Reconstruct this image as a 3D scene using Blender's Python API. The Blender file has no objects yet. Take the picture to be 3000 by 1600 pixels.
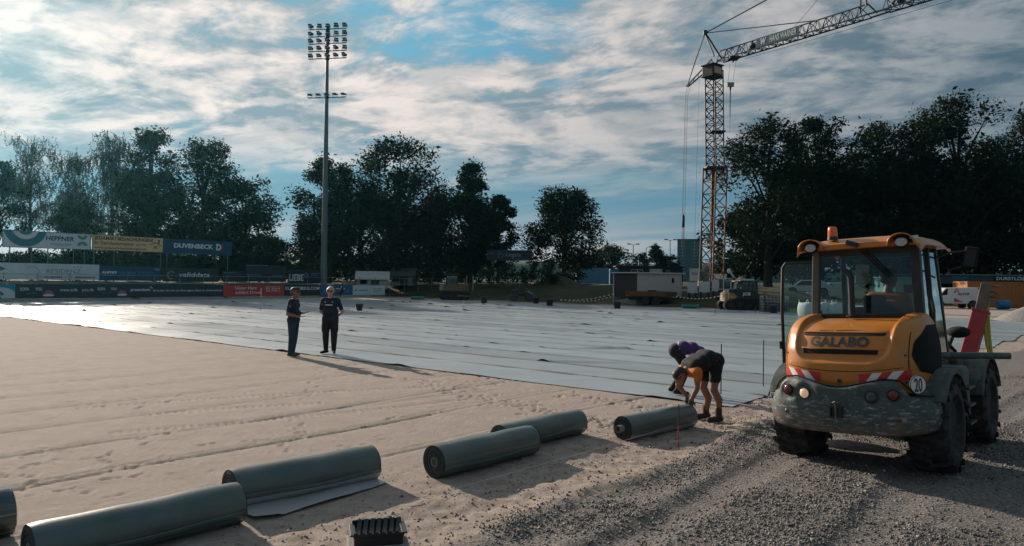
import bpy, math, random
import numpy as np
from mathutils import Vector, Matrix
EXPO = 0.20; SUN_E = 5.0; SKY_S = .82; FILM_R = .42; SKY_OX = 1.1; SKY_OY = 8.2; CL_ROT = -28; LOW0 = .09; LOW1 = .20; HAZE_D = .00013; HAZE_G = .84
random.seed(4); RNG = np.random.default_rng(11)
scene = bpy.context.scene
COL = scene.collection
R = math.radians
# ---------------------------------------------------------------- camera
FPX, CH = 2167.0, 2.12
_p, _a = R(.45), R(.8)
CF = Vector((0, math.cos(_p), math.sin(_p))); _r0 = Vector((1, 0, 0)); _u0 = _r0.cross(CF)
CR = math.cos(_a)*_r0 + math.sin(_a)*_u0; CU = CR.cross(CF)
cam = bpy.data.cameras.new('camera'); camo = bpy.data.objects.new('camera', cam); COL.objects.link(camo)
cam.sensor_width = 36; cam.lens = 26; cam.clip_end = 9000; cam.clip_start = .05
camo.matrix_world = Matrix(((CR.x, CU.x, -CF.x, 0), (CR.y, CU.y, -CF.y, 0), (CR.z, CU.z, -CF.z, CH), (0, 0, 0, 1)))
scene.camera = camo
# ---------------------------------------------------------------- exposure, sun, sky
vs = scene.view_settings; vs.view_transform = 'Standard'; vs.look = 'None'; vs.gamma = 1; vs.exposure = EXPO; vs.use_curve_mapping = False
SUN_AZ, SUN_EL = R(-39), R(20)                    # azimuth measured from +Y towards +X
sd = Vector((math.sin(SUN_AZ)*math.cos(SUN_EL), math.cos(SUN_AZ)*math.cos(SUN_EL), math.sin(SUN_EL)))
sl = bpy.data.lights.new('sun', 'SUN'); sl.energy = SUN_E; sl.angle = R(.6); sl.color = (1, .86, .72)
so = bpy.data.objects.new('sun', sl); COL.objects.link(so); so.rotation_euler = sd.to_track_quat('Z', 'Y').to_euler()
world = bpy.data.worlds.new('World'); scene.world = world; world.use_nodes = True
def NT(tree):
    L = tree.links
    def node(t, **kw):
        n = tree.nodes.new(t)
        for k, v in kw.items():
            if k.startswith('i_'):
                key = k[2:]; key = int(key) if key.isdigit() else key
                s = n.inputs[key]
                if hasattr(v, 'is_output'): L.new(v, s)
                else: s.default_value = v
            else: setattr(n, k, v)
        return n
    return node
def mathn(N, op, a, b=None, c=None, clamp=False):
    kw = {'operation': op, 'i_0': a}
    if b is not None: kw['i_1'] = b
    if c is not None: kw['i_2'] = c
    n = N('ShaderNodeMath', **kw); n.use_clamp = clamp
    return n.outputs[0]
def mixc(N, f, a, b, mode='MIX'):
    n = N('ShaderNodeMix', data_type='RGBA', blend_type=mode)
    n.clamp_factor = True
    t = n.id_data
    for i, v in ((0, f), (6, a), (7, b)):
        if hasattr(v, 'is_output'): t.links.new(v, n.inputs[i])
        else:
            n.inputs[i].default_value = v if i == 0 else (*v, 1) if len(v) == 3 else v
    return n.outputs[2]
def ramp(N, f, pts):
    n = N('ShaderNodeValToRGB', i_0=f); e = n.color_ramp.elements
    while len(e) < len(pts): e.new(.5)
    for i, (p, c) in enumerate(pts):
        e[i].position = p; e[i].color = (*c, 1) if len(c) == 3 else c
    return n.outputs[0]
def g3(v): return (v, v, v)
def build_sky():
    t = world.node_tree; t.nodes.clear(); N = NT(t)
    tc = N('ShaderNodeTexCoord').outputs['Generated']
    nrm = N('ShaderNodeVectorMath', operation='NORMALIZE', i_0=tc).outputs[0]
    sep = N('ShaderNodeSeparateXYZ', i_0=nrm)
    sky = N('ShaderNodeTexSky', sky_type='NISHITA')
    sky.sun_disc = False; sky.sun_elevation = SUN_EL; sky.sun_rotation = SUN_AZ; sky.altitude = 60
    sky.air_density = 1.2; sky.dust_density = .6; sky.ozone_density = 2.5
    zc = mathn(N, 'ADD', mathn(N, 'MAXIMUM', sep.outputs[2], 0.0), .16)
    px_ = mathn(N, 'DIVIDE', sep.outputs[0], zc); py_ = mathn(N, 'DIVIDE', sep.outputs[1], zc)
    pl = N('ShaderNodeCombineXYZ', i_0=px_, i_1=py_, i_2=0.).outputs[0]
    def plane(sx, sy, ox, oy, rot=0.):
        m = N('ShaderNodeMapping', vector_type='TEXTURE'); t.links.new(pl, m.inputs[0])
        m.inputs['Location'].default_value = (ox, oy, 0); m.inputs['Rotation'].default_value = (0, 0, rot); m.inputs['Scale'].default_value = (sx, sy, 1)
        return m.outputs[0]
    def noise(v, s, d, r, dist=0.): return N('ShaderNodeTexNoise', i_Vector=v, i_Scale=s, i_Detail=d, i_Roughness=r, i_Distortion=dist).outputs[0]
    def mr(x, a, b, smooth=True, c=0., d=1.):
        return N('ShaderNodeMapRange', i_0=x, i_1=a, i_2=b, i_3=c, i_4=d, interpolation_type='SMOOTHSTEP' if smooth else 'LINEAR').outputs[0]
    RO = R(CL_ROT)
    big = noise(plane(1.3, 1.0, SKY_OX, SKY_OY, RO), .5, 3, .5, .2)
    puffs = noise(plane(1.25, 1.0, 4.3, 1.2, RO), 2.6, 13, .60, .35)
    small = noise(plane(1.5, 1.0, 1.3, 7.7, RO), 7.5, 9, .62, .4)
    wisps = noise(plane(3.4, .8, 9.1, 3.4, RO), 2.0, 10, .6, .4)
    body = mathn(N, 'ADD', mathn(N, 'MULTIPLY', puffs, .54), mathn(N, 'ADD', mathn(N, 'MULTIPLY', small, .40), mathn(N, 'MULTIPLY', wisps, .06)))
    # the same cloud field sampled a step towards the sun gives the bright rims and grey bellies
    off = (-.10*math.sin(SUN_AZ), -.10*math.cos(SUN_AZ))
    puffs2 = noise(plane(1.25, 1.0, 4.3+off[0], 1.2+off[1], RO), 2.6, 6, .58, .35)
    rim = mr(mathn(N, 'SUBTRACT', puffs, puffs2), -.07, .09)
    cover = mathn(N, 'ADD', mathn(N, 'MULTIPLY', big, 1.15), body)
    dens = mr(cover, .80, 1.00)
    thick = mr(cover, 1.02, 1.36)
    dot = N('ShaderNodeVectorMath', operation='DOT_PRODUCT', i_0=nrm, i_1=tuple(sd)).outputs['Value']
    near = mr(dot, .30, 1.0, False); near2 = mathn(N, 'POWER', near, 1.35)
    tex = mr(body, .43, .57)
    lit = mathn(N, 'ADD', mathn(N, 'MULTIPLY', rim, .45), mathn(N, 'MULTIPLY', tex, .55))
    dark = mixc(N, near2, (.085, .150, .205), (.33, .44, .50))
    lite = mixc(N, near2, (.31, .355, .385), (1.12, .98, .90))
    cl = mixc(N, lit, dark, lite)
    cl = mixc(N, mathn(N, 'MULTIPLY', thick, .30), cl, mixc(N, near2, (.105, .175, .235), (.52, .55, .56)))
    clear = mixc(N, 1.0, N('ShaderNodeVectorMath', operation='SCALE', i_0=sky.outputs[0], i_Scale=.085).outputs[0], (.60, 1.10, 1.18), 'MULTIPLY')
    clear = mixc(N, 1.0, clear, (.24, .54, .72), 'DARKEN')
    clear = mixc(N, .45, clear, mixc(N, near, (.085, .25, .37), (.17, .50, .68)))
    # the low layer thins to even blue-grey air towards the horizon
    wob = mathn(N, 'ADD', sep.outputs[2], mathn(N, 'MULTIPLY', mathn(N, 'SUBTRACT', wisps, .5), .10))
    low = mr(wob, LOW0, LOW1)
    lowc = mixc(N, near, (.072, .185, .275), (.20, .42, .53))
    streak = mr(wisps, .47, .66)
    lowc = mixc(N, mathn(N, 'MULTIPLY', streak, .16), lowc, mixc(N, near, (.24, .30, .34), (.60, .58, .57)))
    hz = mr(sep.outputs[2], .12, .01)
    lowc = mixc(N, mathn(N, 'MULTIPLY', hz, mr(wisps, .35, .6, True, .25, .85)), lowc, mixc(N, near, (.30, .36, .385), (.80, .70, .66)))
    full = mixc(N, dens, clear, cl)
    full = mixc(N, low, lowc, full)
    bg = N('ShaderNodeBackground', i_Color=full, i_Strength=SKY_S)
    t.links.new(bg.outputs[0], N('ShaderNodeOutputWorld').inputs[0])
# ---------------------------------------------------------------- site frame: u along the sideline, v across the pitch
DU = Vector((.6293, .7771, 0)); DV = Vector((-.7771, .6293, 0)); OO = Vector((4.2, 12.1, 0))
def W(u, v, z=0.): return OO + DU*u + DV*v + Vector((0, 0, z))
def UV(p): q = Vector((p[0], p[1], 0)) - OO; return q.dot(DU), q.dot(DV)
def ray(px, py): return CF + CR*((px-1500)/FPX) + CU*((800-py)/FPX)
def at(px, py, depth): return Vector((0, 0, CH)) + ray(px, py)*depth
def gnd(px, py, z=0.):
    r = ray(px, py); k = (z-CH)/r.z; return Vector((0, 0, CH)) + r*k
def gt(px, py):
    z = 0.
    for _ in range(14):
        p = gnd(px, py, min(z, 1.9)); z += .6*(gz(p.x, p.y)-z)
    p = gnd(px, py, min(z, 1.9)); p.z = gz(p.x, p.y); return p
def on_v(px, v, py=817.):                           # u where the sight line crosses the upright plane v
    r = ray(px, py); o = Vector((0, 0, CH)) - OO; k = (v - o.dot(DV))/r.dot(DV); return (o + r*k).dot(DU)
UP = Vector((0, 0, 1))
# ---------------------------------------------------------------- noise for the ground
def _h(ix, iy, s):
    a = (ix.astype(np.int64)*374761393 + iy.astype(np.int64)*668265263 + s*974711) & 0xffffffff
    a = ((a ^ (a >> 13))*1274126177) & 0xffffffff
    return ((a ^ (a >> 16)) & 0xffff)/65535.
def vn(x, y, s=0):
    ix = np.floor(x); iy = np.floor(y); fx = x-ix; fy = y-iy
    fx = fx*fx*(3-2*fx); fy = fy*fy*(3-2*fy)
    a = _h(ix, iy, s); b = _h(ix+1, iy, s); c = _h(ix, iy+1, s); d = _h(ix+1, iy+1, s)
    return (a*(1-fx)+b*fx)*(1-fy) + (c*(1-fx)+d*fx)*fy
def fbm(x, y, s=0, o=4):
    r = 0; a = .5
    for k in range(o): r = r + a*vn(x*2**k, y*2**k, s+k*17); a *= .5
    return r
def sst(a, b, x):
    t = np.clip((x-a)/(b-a), 0, 1); return t*t*(3-2*t)
# ---------------------------------------------------------------- objects and materials
def link(o, parent=None):
    COL.objects.link(o)
    if parent is not None: o.parent = parent
    return o
def tag(o, label, cat, group=None, kind=None):
    if label: o['label'] = label
    if cat: o['category'] = cat
    if group: o['group'] = group
    if kind: o['kind'] = kind
    return o
def thing(name, label, cat, loc=(0, 0, 0), rz=0., group=None):
    o = bpy.data.objects.new(name, None); o.location = loc; o.rotation_euler = (0, 0, rz); o.empty_display_size = .2
    link(o); return tag(o, label, cat, group)
def copy_tree(o, parent=None, root=True):
    c = o.copy(); link(c, parent)
    for ch in o.children: copy_tree(ch, c, False)
    return c
MATS = {}
def mat(name, col, rough=.6, metal=0., var=.12, scale=6., bump=0., bscale=40., spec=.5, coat=0., dirt=None, dirt_amt=.5, dscale=3., emit=0.):
    if name in MATS: return MATS[name]
    m = bpy.data.materials.new(name); m.use_nodes = True; MATS[name] = m
    t = m.node_tree; N = NT(t); b = t.nodes['Principled BSDF']
    tc = N('ShaderNodeTexCoord').outputs['Object']
    n1 = N('ShaderNodeTexNoise', i_Vector=tc, i_Scale=scale, i_Detail=6., i_Roughness=.6).outputs[0]
    f = N('ShaderNodeMapRange', i_0=n1, i_1=.3, i_2=.7, i_3=1-var, i_4=1+var).outputs[0]
    c = mixc(N, 1., col, N('ShaderNodeCombineXYZ', i_0=f, i_1=f, i_2=f).outputs[0], 'MULTIPLY')
    if dirt is not None:
        n2 = N('ShaderNodeTexNoise', i_Vector=tc, i_Scale=dscale, i_Detail=9., i_Roughness=.7).outputs[0]
        c = mixc(N, N('ShaderNodeMapRange', i_0=n2, i_1=.62-.3*dirt_amt, i_2=.74-.1*dirt_amt).outputs[0], c, dirt)
    t.links.new(c, b.inputs['Base Color'])
    b.inputs['Roughness'].default_value = rough; b.inputs['Metallic'].default_value = metal
    b.inputs['Specular IOR Level'].default_value = spec; b.inputs['Coat Weight'].default_value = coat
    if emit: b.inputs['Emission Color'].default_value = (*col, 1); b.inputs['Emission Strength'].default_value = emit
    if bump:
        n3 = N('ShaderNodeTexNoise', i_Vector=tc, i_Scale=bscale, i_Detail=6.).outputs[0]
        t.links.new(N('ShaderNodeBump', i_Strength=bump, i_Distance=.02, i_Height=n3).outputs[0], b.inputs['Normal'])
    return m
def glass(name, tint, gl=.10):
    if name in MATS: return MATS[name]
    m = bpy.data.materials.new(name); m.use_nodes = True; MATS[name] = m; t = m.node_tree; t.nodes.clear(); N = NT(t)
    tr = N('ShaderNodeBsdfTransparent', i_Color=(*tint, 1)); gs = N('ShaderNodeBsdfGlossy', i_Roughness=.04, i_Color=(.8, .9, .9, 1))
    fr = N('ShaderNodeFresnel', i_IOR=1.45).outputs[0]
    mx = N('ShaderNodeMixShader', i_0=mathn(N, 'ADD', mathn(N, 'MULTIPLY', fr, .8), gl, clamp=True))
    t.links.new(tr.outputs[0], mx.inputs[1]); t.links.new(gs.outputs[0], mx.inputs[2])
    t.links.new(mx.outputs[0], N('ShaderNodeOutputMaterial').inputs[0]); return m
class MB:
    def __init__(s): s.v = []; s.f = []
    def add(s, vs, fs):
        k = len(s.v); s.v += [tuple(v) for v in vs]; s.f += [tuple(i+k for i in f) for f in fs]; return s
    def box(s, c, d, m=None):
        c = Vector(c); h = Vector(d)/2
        P = [Vector((x*h.x, y*h.y, z*h.z)) for x in (-1, 1) for y in (-1, 1) for z in (-1, 1)]
        if m is not None: P = [m @ p for p in P]
        return s.add([p+c for p in P], [(0, 1, 3, 2), (4, 6, 7, 5), (0, 4, 5, 1), (2, 3, 7, 6), (0, 2, 6, 4), (1, 5, 7, 3)])
    def bar(s, a, b, w, h=None, up=UP):               # rectangular bar between two points
        a = Vector(a); b = Vector(b); h = h or w; t = (b-a).normalized()
        if abs(t.dot(up)) > .98: up = Vector((1, 0, 0))
        x = t.cross(up).normalized()*(w/2); y = x.cross(t).normalized()*(h/2)
        return s.add([a-x-y, a+x-y, a+x+y, a-x+y, b-x-y, b+x-y, b+x+y, b-x+y], [(0, 3, 2, 1), (4, 5, 6, 7), (0, 1, 5, 4), (1, 2, 6, 5), (2, 3, 7, 6), (3, 0, 4, 7)])
    def ring(s, c, x, y, r, n): return [Vector(c)+(Vector(x)*math.cos(2*math.pi*i/n)+Vector(y)*math.sin(2*math.pi*i/n))*r for i in range(n)]
    def loft(s, rings, cap=True, closed=True):
        n = len(rings[0]); V = [p for r in rings for p in r]; F = []
        for j in range(len(rings)-1):
            for i in range(n if closed else n-1):
                F.append((j*n+i, j*n+(i+1) % n, (j+1)*n+(i+1) % n, (j+1)*n+i))
        if cap and closed: F.append(tuple(range(n-1, -1, -1))); F.append(tuple((len(rings)-1)*n+i for i in range(n)))
        return s.add(V, F)
    def tube(s, pts, r, n=8, cap=True):
        pts = [Vector(p) for p in pts]; rr = r if isinstance(r, (list, tuple)) else [r]*len(pts); rings = []; x = None
        for i, p in enumerate(pts):
            t = (pts[min(i+1, len(pts)-1)]-pts[max(i-1, 0)]).normalized()
            if x is None: x = t.orthogonal().normalized()
            else: x = (x-t*x.dot(t)).normalized()
            rings.append(s.ring(p, x, t.cross(x), rr[i], n))
        return s.loft(rings, cap)
    def cyl(s, a, b, r0, r1=None, n=16): return s.tube([a, b], [r0, r0 if r1 is None else r1], n)
    def revolve(s, c, ax, prof, n=28, x=None):          # profile of (along axis, radius)
        c = Vector(c); ax = Vector(ax).normalized(); x = ax.orthogonal().normalized() if x is None else Vector(x); y = ax.cross(x)
        return s.loft([s.ring(c+ax*a, x, y, max(r, 1e-4), n) for a, r in prof])
    def ball(s, c, r, n=12, sc=(1, 1, 1)):
        rings = []
        for j in range(n//2+1):
            a = math.pi*j/(n//2); q = max(math.sin(a), 1e-3)
            rings.append([Vector(c)+Vector((sc[0]*r*q*math.cos(2*math.pi*i/n), sc[1]*r*q*math.sin(2*math.pi*i/n), sc[2]*r*math.cos(a))) for i in range(n)])
        return s.loft(rings)
    def grid(s, P):                                      # P[j][i]
        n = len(P[0]); return s.add([p for r in P for p in r], [(j*n+i, j*n+i+1, (j+1)*n+i+1, (j+1)*n+i) for j in range(len(P)-1) for i in range(n-1)])
    def prism(s, poly, a, b):                            # list of 2-D pts extruded through maps a(p), b(p)
        n = len(poly); A = [Vector(a(p)) for p in poly]; B = [Vector(b(p)) for p in poly]
        return s.add(A+B, [tuple(range(n)), tuple(range(2*n-1, n-1, -1))]+[(i, n+i, n+(i+1) % n, (i+1) % n) for i in range(n)])
    def mesh(s, name): m = bpy.data.meshes.new(name); m.from_pydata([tuple(v) for v in s.v], [], s.f); return m
    def build(s, name, m, parent=None, smooth=False, bevel=0., solid=0., sub=0, label=None, fix=True):
        me = s.mesh(name)
        if fix:
            import bmesh
            b = bmesh.new(); b.from_mesh(me); bmesh.ops.recalc_face_normals(b, faces=b.faces); b.to_mesh(me); b.free()
        o = bpy.data.objects.new(name, me); me.materials.append(m); link(o, parent)
        if smooth:
            me.polygons.foreach_set('use_smooth', [True]*len(me.polygons))
            if smooth != 'all':
                try: me.set_sharp_from_angle(angle=R(38))
                except Exception: pass
        if solid: k = o.modifiers.new('s', 'SOLIDIFY'); k.thickness = solid; k.offset = 0
        if bevel: k = o.modifiers.new('b', 'BEVEL'); k.width = bevel; k.segments = 2; k.limit_method = 'ANGLE'; k.angle_limit = R(40)
        if sub: k = o.modifiers.new('sub', 'SUBSURF'); k.levels = k.render_levels = sub
        if label: o['label'] = label
        return o
def np_mesh(name, V, F, m, parent=None, smooth=False, attrs=None):
    V = np.asarray(V, np.float32); F = np.asarray(F, np.int32); me = bpy.data.meshes.new(name)
    me.vertices.add(len(V)); me.vertices.foreach_set('co', V.ravel())
    k = F.shape[1]; me.loops.add(F.size); me.loops.foreach_set('vertex_index', F.ravel())
    me.polygons.add(len(F)); me.polygons.foreach_set('loop_start', np.arange(0, F.size, k, dtype=np.int32)); me.polygons.foreach_set('loop_total', np.full(len(F), k, np.int32))
    if smooth: me.polygons.foreach_set('use_smooth', np.ones(len(F), bool))
    for an, av in (attrs or {}).items():
        a = me.attributes.new(an, 'FLOAT', 'POINT'); a.data.foreach_set('value', np.asarray(av, np.float32))
    me.update(calc_edges=True); me.materials.append(m)
    o = bpy.data.objects.new(name, me); link(o, parent); return o
_tc = {}
def text2d(s, size, bold=0., shear=0., stretch=1.):
    key = (s, bold)
    if key not in _tc:
        c = bpy.data.curves.new('t', 'FONT'); c.body = s; c.size = 1; c.offset = bold; c.fill_mode = 'FRONT'; c.resolution_u = 3
        o = bpy.data.objects.new('t', c); COL.objects.link(o); bpy.context.view_layer.update()
        me = bpy.data.meshes.new_from_object(o.evaluated_get(bpy.context.evaluated_depsgraph_get()))
        _tc[key] = ([tuple(v.co) for v in me.vertices], [tuple(p.vertices) for p in me.polygons])
        bpy.data.objects.remove(o); bpy.data.meshes.remove(me); bpy.data.curves.remove(c)
    V, F = _tc[key]
    x0 = min(v[0] for v in V); x1 = max(v[0] for v in V)
    return [((v[0]-x0)*size*stretch+v[1]*size*shear, v[1]*size) for v in V], F, (x1-x0)*size*stretch
def pretext(L):
    for a in L: text2d(a[0], 1, a[1] if len(a) > 1 else 0.)
build_sky()
# ================================================================ ground
def poly_pts(L, step):
    P = [gnd(*p) for p in L]; out = []
    for a, b in zip(P, P[1:]):
        n = max(1, int((b-a).length/step))
        for i in range(n): out.append((a.lerp(b, i/n), (b-a).normalized()))
    return out
def crop(L, x0, y0, s): return [(x0+x/s, y0+y/s) for x, y in L]
PRINTS = []
def trail(L, step=.36, jit=.05, side=.07):
    for k, (p, t) in enumerate(poly_pts(L, step)):
        sgn = 1 if k % 2 else -1; q = p + t.cross(UP)*sgn*side + Vector((random.uniform(-jit, jit), random.uniform(-jit, jit), 0))
        PRINTS.append((q.x, q.y, math.atan2(t.y, t.x)+random.uniform(-.25, .25), random.uniform(.7, 1.1)))
for i in range(260):
    p = gnd(random.uniform(-40, 1500), 1060+500*random.random()**1.4)
    if UV(p)[1] > 1.6 and UV(p)[0] < -.5: PRINTS.append((p.x, p.y, random.uniform(0, 6.3), random.uniform(.15, .5)))
trail(crop([(620, 240), (300, 310), (180, 420), (90, 470), (350, 560), (190, 630), (110, 700)], 0, 1240, 3.22), .28)
trail(crop([(1570, 90), (1300, 190), (1080, 290), (970, 365), (1220, 480), (1050, 540), (620, 615), (440, 650)], 0, 1240, 3.22), .28)
trail(crop([(850, 320), (540, 355), (400, 360), (140, 380)], 0, 1240, 3.22), .75)
trail(crop([(2440, 145), (1970, 205), (1240, 285)], 0, 1240, 3.22), .7)
trail(crop([(540, 90), (560, 180), (540, 240), (500, 290), (460, 330), (380, 390)], 640, 1180, 2.342), .3)
trail(crop([(1450, 65), (1000, 160), (560, 215), (180, 258), (20, 275)], 640, 1180, 2.342), .62)
trail(crop([(700, 1155), (900, 1172), (950, 1060)], 0, 0, 1), .5)
trail([(850, 1060), (1000, 1090), (1180, 1110), (1400, 1120), (1600, 1150)], .45)
trail([(900, 1062), (1060, 1080), (1320, 1135), (1500, 1170)], .5)
trail([(200, 1180), (420, 1195), (640, 1130)], .6)
for (x0, y0, x1, y1, k) in ((1230, 1120, 1980, 1290, 150), (1000, 1060, 1500, 1125, 60), (640, 1010, 1080, 1062, 60), (1650, 1150, 2250, 1260, 120)):
    for i in range(k):
        f = random.random(); p = gnd(x0+(x1-x0)*f+random.gauss(0, 25), y0+(y1-y0)*f+random.gauss(0, 9))
        PRINTS.append((p.x, p.y, random.uniform(0, 6.3), random.uniform(.6, 1.15)))
TRACKS = [[(230, 1197), (560, 1172), (900, 1150), (1400, 1128)], [(330, 1268), (760, 1232), (1180, 1192), (1440, 1160)], [(1000, 1198), (1250, 1165), (1490, 1140)], [(420, 1215), (700, 1195), (960, 1180)]]
def ground_z(x, y):
    q = np.stack([x-OO.x, y-OO.y], -1); u = q@np.array([DU.x, DU.y]); v = q@np.array([DV.x, DV.y])
    v = v - np.interp(u, [-50, 0, 16, 25, 41, 80], [0, 0, -1.6, -2.0, -2.4, -2.4])*sst(20, 4, v)      # the sideline swings slightly outwards
    road = sst(-.3, -2.9, v)*(1-sst(38, 43, u))
    z = .085*road
    rut = (np.exp(-((v+1.33+.06*np.sin(u*.7))/.20)**4)+np.exp(-((v+2.80+.06*np.sin(u*.7+.4))/.20)**4)+.7*np.exp(-((v+3.9+.1*np.sin(u*.5))/.22)**4))*(u < 9)
    z = z - .020*rut + .010*(np.exp(-((v+1.05)/.09)**2)+np.exp(-((v+1.62)/.09)**2)+np.exp(-((v+2.5)/.09)**2)+np.exp(-((v+3.12)/.09)**2))*(u < 9)
    # windrows of spread gravel beside the sideline
    w = sst(1.2, .2, v)*sst(-5., -.2, v)*(1-sst(6, 10, u))
    z = z + w*(.05*np.exp(-((v+.42+.18*np.sin(u*1.3))/.20)**2)*(.4+1.2*fbm(u*.8, v*.8, 3, 2)) + .04*np.exp(-((v+1.0+.1*np.sin(u*.9+1))/.16)**2)*(.4+fbm(u*1.3, v*1.3, 5, 2)))
    rough = sst(1.5, .6, v)*sst(-1.6, -.3, v)
    z = z + rough*(fbm(x*5, y*5, 21, 3)-.45)*.060 + road*(fbm(x*1.3, y*1.3, 31, 3)-.45)*.05
    inside = sst(.6, 1.6, v)*(1-sst(40, 42, u))*(1-sst(54.5, 56.5, v))
    z = z + inside*((fbm(x*.5, y*.5, 41, 2)-.37)*.012 + (fbm(x*9, y*9, 43, 2)-.37)*.007 + (np.hypot(x, y) < 22)*(fbm(x*21, y*21, 47, 2)-.37)*.011*(.35+1.1*vn(x*.8, y*.8, 49)))
    lines = np.abs(((v+.15*np.sin(u*.21)+.07*np.sin(u*.9))/1.52) % 1-.5)*1.52
    z = z + inside*(u < 0)*(.011*np.exp(-(lines/(.018+.0022*np.hypot(x, y)))**2)-.010*np.exp(-((lines-.05-.002*np.hypot(x, y))/(.024+.0022*np.hypot(x, y)))**2))*(.55+1.2*vn(u*.7, np.floor(v/1.52)*7.1, 77))
    bank = sst(45.5, 54, u+1.5*fbm(v*.12, u*.1, 51, 2)); bank2 = sst(58.6, 66, v); side = sst(.46, .36, x/np.maximum(y, 1.))*(y > 1)
    z = z + np.maximum(bank*1.5*side, bank2*1.3) + (np.maximum(bank*side, bank2)*(fbm(x*.6, y*.6, 61, 4)-.45)*.35)
    return z, u, v
def build_ground():
    a1 = np.linspace(-44, 44, 640); a2 = np.linspace(46, 314, 90)
    ang = np.radians(np.concatenate([a1, a2])); na = len(ang)
    rr = np.concatenate([np.geomspace(.6, 5, 26)[:-1], np.geomspace(5, 32, 350)[:-1], np.geomspace(32, 6000, 95)]); nr = len(rr)
    A, RR = np.meshgrid(ang, rr); x = (np.sin(A)*RR).ravel(); y = (np.cos(A)*RR).ravel()
    z, u, v = ground_z(x, y)
    r = np.hypot(x, y); near = np.where((r > 4) & (r < 34) & (np.abs(np.arctan2(x, y)) < .8))[0]; xn, yn, zn = x[near], y[near], z[near]
    for (cx, cy, th, s) in PRINTS:
        m = np.where((np.abs(xn-cx) < .35) & (np.abs(yn-cy) < .35))[0]
        dx, dy = xn[m]-cx, yn[m]-cy; c, s_ = math.cos(th), math.sin(th); a = (dx*c+dy*s_)/.115; b = (-dx*s_+dy*c)/.048
        a = a*1.15; q = np.minimum(((a-.45)/.62)**2+(b*1.0)**2, ((a+.72)/.38)**2+(b*1.15)**2); rg = .55+.9*vn(xn[m]*38, yn[m]*38, 7)
        zn[m] += s*(-.020*np.exp(-q*q)*rg + .007*np.exp(-((np.sqrt(q)-1.45)/.35)**2)*rg)
    for T in TRACKS:
        pts = poly_pts(T, .11)
        for k, (p, t) in enumerate(pts):
            m = np.where((np.abs(xn-p.x) < .3) & (np.abs(yn-p.y) < .3))[0]
            dx, dy = xn[m]-p.x, yn[m]-p.y; a = dx*t.x+dy*t.y; b = -dx*t.y+dy*t.x
            zn[m] += -.020*np.exp(-(a/.03)**2)*np.exp(-(b/.11)**4)
    z[near] = zn
    # footing dug around the thrown up sand by the rolls
    gravel = sst(.0, -.7, v+.5*(fbm(x*.9, y*.9, 71, 3)-.45))*(1-sst(41, 44, u)*sst(-9, -3, v))
    grass = np.maximum(sst(41.5, 43.5, u+1.2*fbm(x*.4, y*.4, 81, 2))*sst(.47, .40, x/np.maximum(y, 1.)), sst(58, 59.5, v))
    grass = np.maximum(grass, sst(75, 90, np.hypot(x, y)))
    rough = sst(2.2, .7, v)*(1-gravel)
    i = np.arange(na); j = np.arange(nr-1); I, J = np.meshgrid(i, j); I2 = (I+1) % na
    F = np.stack([J*na+I, (J+1)*na+I, (J+1)*na+I2, J*na+I2], -1).reshape(-1, 4)
    V = np.stack([x, y, z], -1); c = len(V); V = np.vstack([V, [[0, 0, float(z[:na].mean())]]])
    m = bpy.data.materials.new('earth'); m.use_nodes = True; t = m.node_tree; N = NT(t); b = t.nodes['Principled BSDF']
    tc = N('ShaderNodeTexCoord').outputs['Object']
    at_ = lambda s: N('ShaderNodeAttribute', attribute_name=s).outputs['Fac']
    ns = lambda s, d=8., r=.6: N('ShaderNodeTexNoise', i_Vector=tc, i_Scale=s, i_Detail=d, i_Roughness=r).outputs[0]
    fine = ns(34., 8., .8); mid = ns(2.2); grn = ns(230., 3., .7)
    sand = mixc(N, N('ShaderNodeMapRange', i_0=mid, i_1=.35, i_2=.68).outputs[0], (.365, .300, .255), (.45, .380, .328))
    sand = mixc(N, N('ShaderNodeMapRange', i_0=fine, i_1=.35, i_2=.75).outputs[0], sand, (.30, .245, .21))
    pc = ramp(N, N('ShaderNodeTexVoronoi', i_Vector=tc, i_Scale=42.).outputs['Color'], [(0, (.10, .092, .087)), (.45, (.175, .160, .148)), (.75, (.235, .215, .20)), (1, (.32, .30, .28))])
    gcol = mixc(N, N('ShaderNodeMapRange', i_0=mid, i_1=.5, i_2=.72).outputs[0], pc, (.175, .148, .131))
    gr = mixc(N, N('ShaderNodeMapRange', i_0=ns(.5), i_1=.35, i_2=.65).outputs[0], (.018, .028, .010), (.06, .055, .026))
    ga = at_('gravel'); gf = N('ShaderNodeMapRange', i_0=mathn(N, 'ADD', ga, mathn(N, 'MULTIPLY', mathn(N, 'SUBTRACT', ns(7.), .5), 1.1)), i_1=.35, i_2=.65).outputs[0]
    wet = mathn(N, 'MULTIPLY', at_('rough'), N('ShaderNodeMapRange', i_0=ns(4.5), i_1=.48, i_2=.62).outputs[0])
    c1 = mixc(N, mathn(N, 'MULTIPLY', wet, .6), sand, (.20, .15, .12))
    c2 = mixc(N, gf, c1, gcol); c3 = mixc(N, at_('grass'), c2, gr)
    t.links.new(c3, b.inputs['Base Color']); b.inputs['Roughness'].default_value = .93; b.inputs['Specular IOR Level'].default_value = .2
    hh = mathn(N, 'ADD', mathn(N, 'MULTIPLY', grn, .25), mathn(N, 'ADD', fine, mathn(N, 'MULTIPLY', gf, N('ShaderNodeTexVoronoi', i_Vector=tc, i_Scale=42.).outputs['Distance'])))
    t.links.new(N('ShaderNodeBump', i_Strength=.9, i_Distance=.016, i_Height=hh).outputs[0], b.inputs['Normal'])
    pad = lambda q: np.append(q, q[:na].mean())
    o = np_mesh('ground', V, F, m, None, True, {'gravel': pad(gravel), 'grass': pad(grass), 'rough': pad(rough)})
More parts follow.
